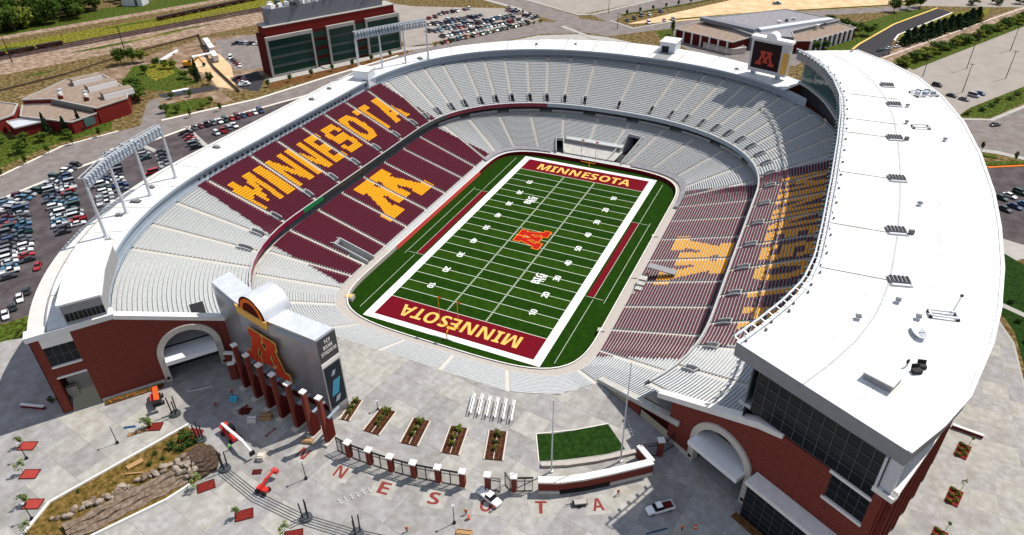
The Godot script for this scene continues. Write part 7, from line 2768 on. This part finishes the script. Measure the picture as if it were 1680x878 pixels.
func vegetation() -> void:
	var r := RandomNumberGenerator.new()
	r.seed = 9
	# wood at the top left
	var k := 0
	var gw := "trees of the wood beyond the railway"
	for row in 4:
		for i in 13:
			var a := Vector2(-391, -34).lerp(Vector2(-367, -137), i / 12.0) + Vector2(-8.0, -3.6) * row + Vector2(r.randf_range(-2, 2), r.randf_range(-3, 3))
			if row == 3 and i % 3 == 0: continue
			if row == 0 and i > 10: continue
			var dark := i > 7
			tree(a, r.randf_range(10, 15) + (3.0 if dark else 0.0), r.randf_range(6.0, 8.0), "broad" if dark or r.randf() < 0.45 else "light", "%s tree, %s in the %s row of the wood beyond the railway" % ["dark green" if dark else "yellow green", ordinal(i), ["front", "second", "third", "rear"][row]], gw)
	for i in 8:
		tree(Vector2(-440 + i * 9, -120 - i * 7.5 + (i % 2) * 10), r.randf_range(8, 12), r.randf_range(4, 6), "broad", "scattered tree above the wood at the top edge, %s from the left" % ordinal(i), gw)
	# scrub near the brick complex
	var names := [[-264, -66, 9.5, 4.4, "broad", "tall bush like tree at the end of the brick complex"], [-260, -70, 9.0, 4.4, "broad", "second tall tree beside the one at the brick complex's end"], [-256, -73, 7.5, 3.8, "light", "light green tree right of the tall pair beyond the brick complex"], [-244, -71, 5.5, 2.6, "broad", "leftmost of three round trees in the scrub"], [-240, -60, 5.0, 2.2, "broad", "small tree standing lowest in the scrub"], [-237, -70, 5.0, 3.0, "light", "pale round tree in the middle of the scrub"], [-233, -72, 5.0, 2.8, "light", "pale round tree right of the scrub's middle"], [-216, -63, 4.5, 3.0, "broad", "low spreading tree above the dark yard road"], [-206, -62, 11.0, 2.6, "conifer", "tallest dark conifer above the dark yard road"], [-211, -64, 6.5, 2.2, "broad", "small dark tree left of the tall conifer"], [-197, -61, 7.0, 2.4, "broad", "dark round tree beside the white trailer cab"], [-227, -42, 6.5, 4.8, "broad", "leafy tree close to the skylight strips"], [-222, -38, 7.0, 5.0, "broad", "second leafy tree close to the skylight strips"], [-216, -34, 7.0, 5.0, "broad", "dark leafy tree at the brick complex's corner"], [-211, -31, 7.0, 4.8, "broad", "broad dark tree beside the loop drive"], [-178, -42, 3.5, 1.6, "broad", "small tree on the grass strip near the red cones"], [-193, -44, 3.4, 1.6, "broad", "small tree in the loop drive island"], [-199, -39, 3.2, 1.8, "broad", "bushy small tree left in the loop drive island"], [-188, -25, 4.5, 2.6, "broad", "round tree on the verge by the driveway mouth"], [-183, -27, 4.0, 2.2, "broad", "second round tree on the verge by the driveway mouth"], [-176, -35, 3.6, 2.0, "light", "light tree on the verge before the street"]]
	for e in names: tree(Vector2(e[0], e[1]), e[2], e[3], e[4], e[5], "trees around the brick complex and yard")
	var dk := [[-214, 13, 9.5, 2.6], [-208, 9, 7.5, 2.4], [-205, 4, 9.0, 2.3], [-232, 24, 5.0, 3.2], [-224, 27, 5.0, 3.4], [-216, 22, 4.5, 3.0], [-238, 36, 6.5, 4.0], [-228, 38, 6.5, 4.2], [-217, 35, 6.0, 4.2], [-207, 30, 5.0, 3.6], [-210, 18, 4.5, 3.0], [-203, 12, 4.0, 2.4]]
	for i in dk.size(): tree(Vector2(dk[i][0], dk[i][1]), dk[i][2], dk[i][3], "conifer" if i < 3 else "broad", "%s before the brick complex, %s in the group" % ["narrow dark conifer" if i < 3 else "dark leafy tree", ordinal(i if i < 3 else i - 3)], "trees before the brick complex")
	# street trees
	var st := [[-193.5, 47], [-195.5, 36], [-196.2, 26], [-195.4, 16], [-191.8, 6], [-173.4, -25], [-166.6, -36]]
	for i in st.size(): tree(Vector2(st[i][0], st[i][1]), 4.6, 1.1, "broad", "small street tree on the far kerb, %s from the left" % ordinal(i), "street trees beside the left lot")
	for i in 7: tree(Vector2(-168 + i * 4.8, -69 - i * 10.5), 4.2, 1.3, "broad", "small tree before the office block, %s from the left" % ordinal(i), "trees before the office block")
	for i in 16:
		var p := Vector2(-129, -160).lerp(Vector2(-94, -228), i / 15.0)
		bush(p + Vector2(2.2, 1.2), Vector3(1.5, 1.1, 1.5), "shrub", "low shrub on the verge below the far lot, %s from the left" % ordinal(i), "shrubs below the far lot")
	for i in 5: bush(Vector2(-124 + i * 6.5, -249.5 + i * 3.4), Vector3(1.4, 1.3, 1.4), "shrub_dark", "dark shrub beside the far lot's upper sidewalk, %s from the left" % ordinal(i), "shrubs by the far lot sidewalk")
	for i in 6: tree(Vector2(-48 + i * 6.0, -262 - i * 9.0), 4.0, 1.1, "broad", "small tree along the road by the sand lot, %s from the crossing" % ordinal(i), "trees along the sand lot")
	tree(Vector2(-11.5, -232), 9.0, 2.0, "broad", "dark narrow tree at the corner of the pilaster hall", "trees around the pilaster hall")
	for e in [[66, -229, 6.5, 3.6, "leafy tree hugging the pilaster hall's right wall"], [71, -236, 5.0, 3.0, "smaller leafy tree beside the pilaster hall's right wall"], [84, -270, 8, 5.0, "dark tree at the pilaster hall's far right corner"], [77, -276, 8, 5.0, "dark tree behind the pilaster hall"], [91, -272, 7, 4.4, "dark tree right of the pilaster hall's far corner"], [70, -284, 7, 4.6, "rearmost dark tree behind the pilaster hall"], [104, -334, 9, 5.0, "dark tree at the top of the dark driveway"], [112, -344, 9, 4.8, "second dark tree at the top of the dark driveway"], [119, -352, 8, 4.4, "third dark tree at the top of the dark driveway"], [94, -286, 3.6, 2.2, "low bush like tree on the slope left of the driveway"]]:
		tree(Vector2(e[0], e[1]), e[2], e[3], "broad", e[4], "trees around the pilaster hall")
	for i in 11:
		var p := Vector2(109.5, -260).lerp(Vector2(149.5, -328), i / 10.0)
		tree(p + Vector2(r.randf_range(-0.8, 0.8), 0), r.randf_range(7.0, 9.0), r.randf_range(5.6, 6.8), "conifer", "dark conifer in the row beside the driveway, %s from the stadium" % ordinal(i), "row of conifers beside the driveway")
	for i in 20:
		var p := Vector2(109.5, -223).lerp(Vector2(186, -362), i / 19.0) + Vector2(r.randf_range(-1, 1), r.randf_range(-2, 2))
		var rust := i in [2, 3, 9]
		tree(p, r.randf_range(4.4, 6.2), r.randf_range(4.4, 5.6), "light" if i % 3 == 0 or rust else "broad", "bushy tree in the hedge beyond the pale lot, %s from the stadium" % ordinal(i), "hedge trees beyond the pale lot")
	for i in 14:
		var p := Vector2(135, -162).lerp(Vector2(190, -248), i / 13.0) + Vector2(r.randf_range(-1.2, 1.2), r.randf_range(-1, 1))
		bush(p, Vector3(r.randf_range(1.8, 2.8), r.randf_range(1.0, 1.7), r.randf_range(1.8, 2.8)), "shrub_dark" if i % 3 else "shrub", "shrub in the roadside hedge at right, %s from the stadium" % ordinal(i), "shrubs of the roadside hedge")
	for i in 4: tree(Vector2([128.2, 136.5, 147.0, 152.0][i], [-118.5, -121, -116, -113][i]), [5.5, 4.5, 4.0, 3.6][i], 0.9, "broad", "thin young tree on the road island at right, %s from the stadium" % ordinal(i), "young trees on the road island")
	for i in 5: bush(Vector2(150 + i * 14, -372 - i * 7), Vector3(5, 3, 5), "shrub_dark", "dark green thicket at the top right edge, %s from the left" % ordinal(i), "thickets at the top right")
	for i in 4: bush(Vector2(135.6 + i * 0.7, -14 + i * 9.0), Vector3(1.2, 0.9, 1.2), "shrub_dark", "dark shrub on the right hand lawn, %s from the far end" % ordinal(i), "shrubs on the right hand lawn")
	for i in 3: bush(Vector2(-69.5 + i * 1.5, 119.0 - i * 1.2), Vector3(1.0, 1.0, 1.0), "shrub_dark", "dark shrub at the foot of the left corner pier, %s one" % ordinal(i), "shrubs at the left corner pier")

# ---------------------------------------------------------------- people
# body as one skin over tapered bones (surface nets over a smooth union)
func body_mesh(pose: int, shirt: Color, pants: Color, hat: Color) -> ArrayMesh:
	var sw := 0.0 if pose == 0 else 0.24
	var J := {"pel": Vector3(0, 0.95, 0), "chest": Vector3(0, 1.32, 0.01), "neck": Vector3(0, 1.5, 0.01), "head": Vector3(0, 1.64, 0.03), "nose": Vector3(0, 1.62, 0.14)}
	var B := [["pel", "chest", 0.15, 0.165], ["chest", "neck", 0.14, 0.06], ["neck", "head", 0.06, 0.105], ["head", "nose", 0.06, 0.016]]
	for s in [-1.0, 1.0]:
		var n := "L" if s < 0 else "R"
		J["sh" + n] = Vector3(s * 0.2, 1.42, 0); J["el" + n] = Vector3(s * 0.27, 1.14, 0.05 - s * sw * 0.6); J["wr" + n] = Vector3(s * 0.26, 0.9, 0.16 - s * sw)
		J["ha" + n] = Vector3(s * 0.25, 0.82, 0.19 - s * sw)
		J["hi" + n] = Vector3(s * 0.1, 0.92, 0); J["kn" + n] = Vector3(s * 0.11, 0.5, 0.04 + s * sw * 0.7); J["an" + n] = Vector3(s * 0.11, 0.09, s * sw); J["to" + n] = Vector3(s * 0.13, 0.04, 0.15 + s * sw)
		J["ea" + n] = Vector3(s * 0.11, 1.63, 0.02)
		B.append_array([["chest", "sh" + n, 0.11, 0.075], ["sh" + n, "el" + n, 0.07, 0.052], ["el" + n, "wr" + n, 0.05, 0.035], ["wr" + n, "ha" + n, 0.04, 0.042], ["pel", "hi" + n, 0.13, 0.105], ["hi" + n, "kn" + n, 0.1, 0.068], ["kn" + n, "an" + n, 0.066, 0.045], ["an" + n, "to" + n, 0.055, 0.04], ["head", "ea" + n, 0.06, 0.018]])
	var h := 0.038
	var lo := Vector3(-0.42, -0.03, -0.42)
	var N := Vector3i(23, 48, 23)
	var f := PackedFloat32Array()
	f.resize((N.x + 1) * (N.y + 1) * (N.z + 1))
	f.fill(1.0)
	var id := func(x: int, y: int, z: int) -> int: return (x * (N.y + 1) + y) * (N.z + 1) + z
	var sy := N.z + 1
	var sx := (N.y + 1) * sy
	for b in B:
		var a: Vector3 = J[b[0]]
		var c: Vector3 = J[b[1]]
		var pad := 0.26
		var mn := ((a.min(c) - Vector3.ONE * pad - lo) / h).floor()
		var mx := ((a.max(c) + Vector3.ONE * pad - lo) / h).ceil()
		var ac := c - a
		var l2 := ac.length_squared()
		for x in range(maxi(0, int(mn.x)), mini(N.x, int(mx.x)) + 1):
			for y in range(maxi(0, int(mn.y)), mini(N.y, int(mx.y)) + 1):
				for z in range(maxi(0, int(mn.z)), mini(N.z, int(mx.z)) + 1):
					var p := lo + Vector3(x, y, z) * h
					var t := clampf((p - a).dot(ac) / l2, 0, 1)
					var d := (p - a - ac * t).length() - lerpf(b[2], b[3], t)
					var i := x * sx + y * sy + z
					var k := 0.03
					var hh := clampf(0.5 + 0.5 * (f[i] - d) / k, 0, 1)
					f[i] = lerpf(f[i], d, hh) - k * hh * (1.0 - hh)
	var vid := {}
	var w := MB.new()
	w.colored = true
	for x in N.x:
		for y in N.y:
			for z in N.z:
				var i := x * sx + y * sy + z
				var sum := Vector3.ZERO
				var n := 0
				var any := f[i] < 0
				var mixed := false
				for q in 8:
					var j: int = i + (sx if q & 1 else 0) + (sy if q & 2 else 0) + (1 if q & 4 else 0)
					if (f[j] < 0) != any: mixed = true
				if not mixed: continue
				for e in [[0, 1], [2, 3], [4, 5], [6, 7], [0, 2], [1, 3], [4, 6], [5, 7], [0, 4], [1, 5], [2, 6], [3, 7]]:
					var q0: int = e[0]
					var q1: int = e[1]
					var A: float = f[i + (sx if q0 & 1 else 0) + (sy if q0 & 2 else 0) + (1 if q0 & 4 else 0)]
					var C: float = f[i + (sx if q1 & 1 else 0) + (sy if q1 & 2 else 0) + (1 if q1 & 4 else 0)]
					if (A < 0) == (C < 0): continue
					var t := A / (A - C)
					var P0 := Vector3(q0 & 1, (q0 >> 1) & 1, (q0 >> 2) & 1)
					var P1 := Vector3(q1 & 1, (q1 >> 1) & 1, (q1 >> 2) & 1)
					sum += P0.lerp(P1, t)
					n += 1
				vid[i] = lo + (Vector3(x, y, z) + sum / n) * h
	var steps := [sx, sy, 1]
	for i in vid:
		for ax in 3:
			var u: int = steps[(ax + 1) % 3]
			var v: int = steps[(ax + 2) % 3]
			var j: int = i + steps[ax]
			if j >= f.size() or (f[i] < 0) == (f[j] < 0): continue
			if not (vid.has(i - u) and vid.has(i - v) and vid.has(i - u - v)): continue
			var c: Vector3 = vid[i]
			w.col = pants if c.y < 0.94 else shirt
			if c.y < 0.1: w.col = Color(0.03, 0.025, 0.02)
			if c.y > 1.47: w.col = Color(0.42, 0.24, 0.16)
			if c.y > 1.68 or (c.y > 1.58 and c.z < -0.02): w.col = hat
			if absf(c.x) > 0.19 and c.y < 0.9 and c.y > 0.72: w.col = Color(0.42, 0.24, 0.16)
			if f[i] < 0: w.quad(c, vid[i - v], vid[i - u - v], vid[i - u])
			else: w.quad(c, vid[i - u], vid[i - u - v], vid[i - v])
	# fingers
	w.col = Color(0.42, 0.24, 0.16)
	for s in [-1.0, 1.0]:
		var ha: Vector3 = J["ha" + ("L" if s < 0 else "R")]
		for k in 4:
			var o := ha + Vector3(0, -0.03, -0.03 + k * 0.02)
			var m := o + Vector3(-s * 0.008, -[0.05, 0.06, 0.055, 0.042][k], 0.005)
			w.tube(o, m, 0.011, 0.010, 5)
			w.tube(m, m + Vector3(-s * 0.018, -0.03, 0.004), 0.010, 0.008, 5)
		w.tube(ha + Vector3(0, 0.01, 0.035), ha + Vector3(-s * 0.012, -0.04, 0.062), 0.012, 0.009, 5)
	return w.mesh()
func people() -> void:
	var a := body_mesh(0, Color(0.62, 0.10, 0.02), Color(0.03, 0.04, 0.08), Color(0.6, 0.6, 0.58))
	var b := body_mesh(1, Color(0.45, 0.02, 0.02), Color(0.03, 0.04, 0.09), Color(0.6, 0.45, 0.05))
	var c := body_mesh(0, Color(0.015, 0.018, 0.02), Color(0.02, 0.02, 0.022), Color(0.02, 0.015, 0.012))
	var d := body_mesh(1, Color(0.22, 0.7, 0.06), Color(0.03, 0.04, 0.12), Color(0.6, 0.6, 0.6))
	var L := [
		[a, 32.4, 106.6, 0.3, "person in an orange vest standing below the pickup at the open gate"],
		[b, 36.9, 103.6, 2.2, "person in a red shirt walking beside the pickup at the open gate"],
		[a, 24.0, 114.6, 1.0, "person in an orange vest at the bottom edge below the letter S"],
		[b, 57.8, 90.2, 0.6, "person in a red shirt walking beside the paved letter A"],
		[a, 71.2, 93.0, 2.5, "person in an orange vest standing in the big shade at right"],
		[b, -32.8, 99.9, 0.4, "person in a red shirt walking before the tall pillars by the blue tarpaulin"],
		[a, -33.4, 104.4, 1.2, "person in an orange vest in the scoreboard's shade"],
		[d, -21.2, 112.9, 0.9, "person in a bright green vest beside the telehandler"],
	]
	for e in L:
		var t := thing("person", e[4], "person", "people on the plaza", Vector3(e[1], G + 0.055, e[2]), e[3])
		part(t, "body", e[0], M.figure)
	var t := thing("person", "person in black standing on the big white roof", "person", "", Vector3(100.0, 40.005, 72.6), 0.4)
	part(t, "body", c, M.figure)
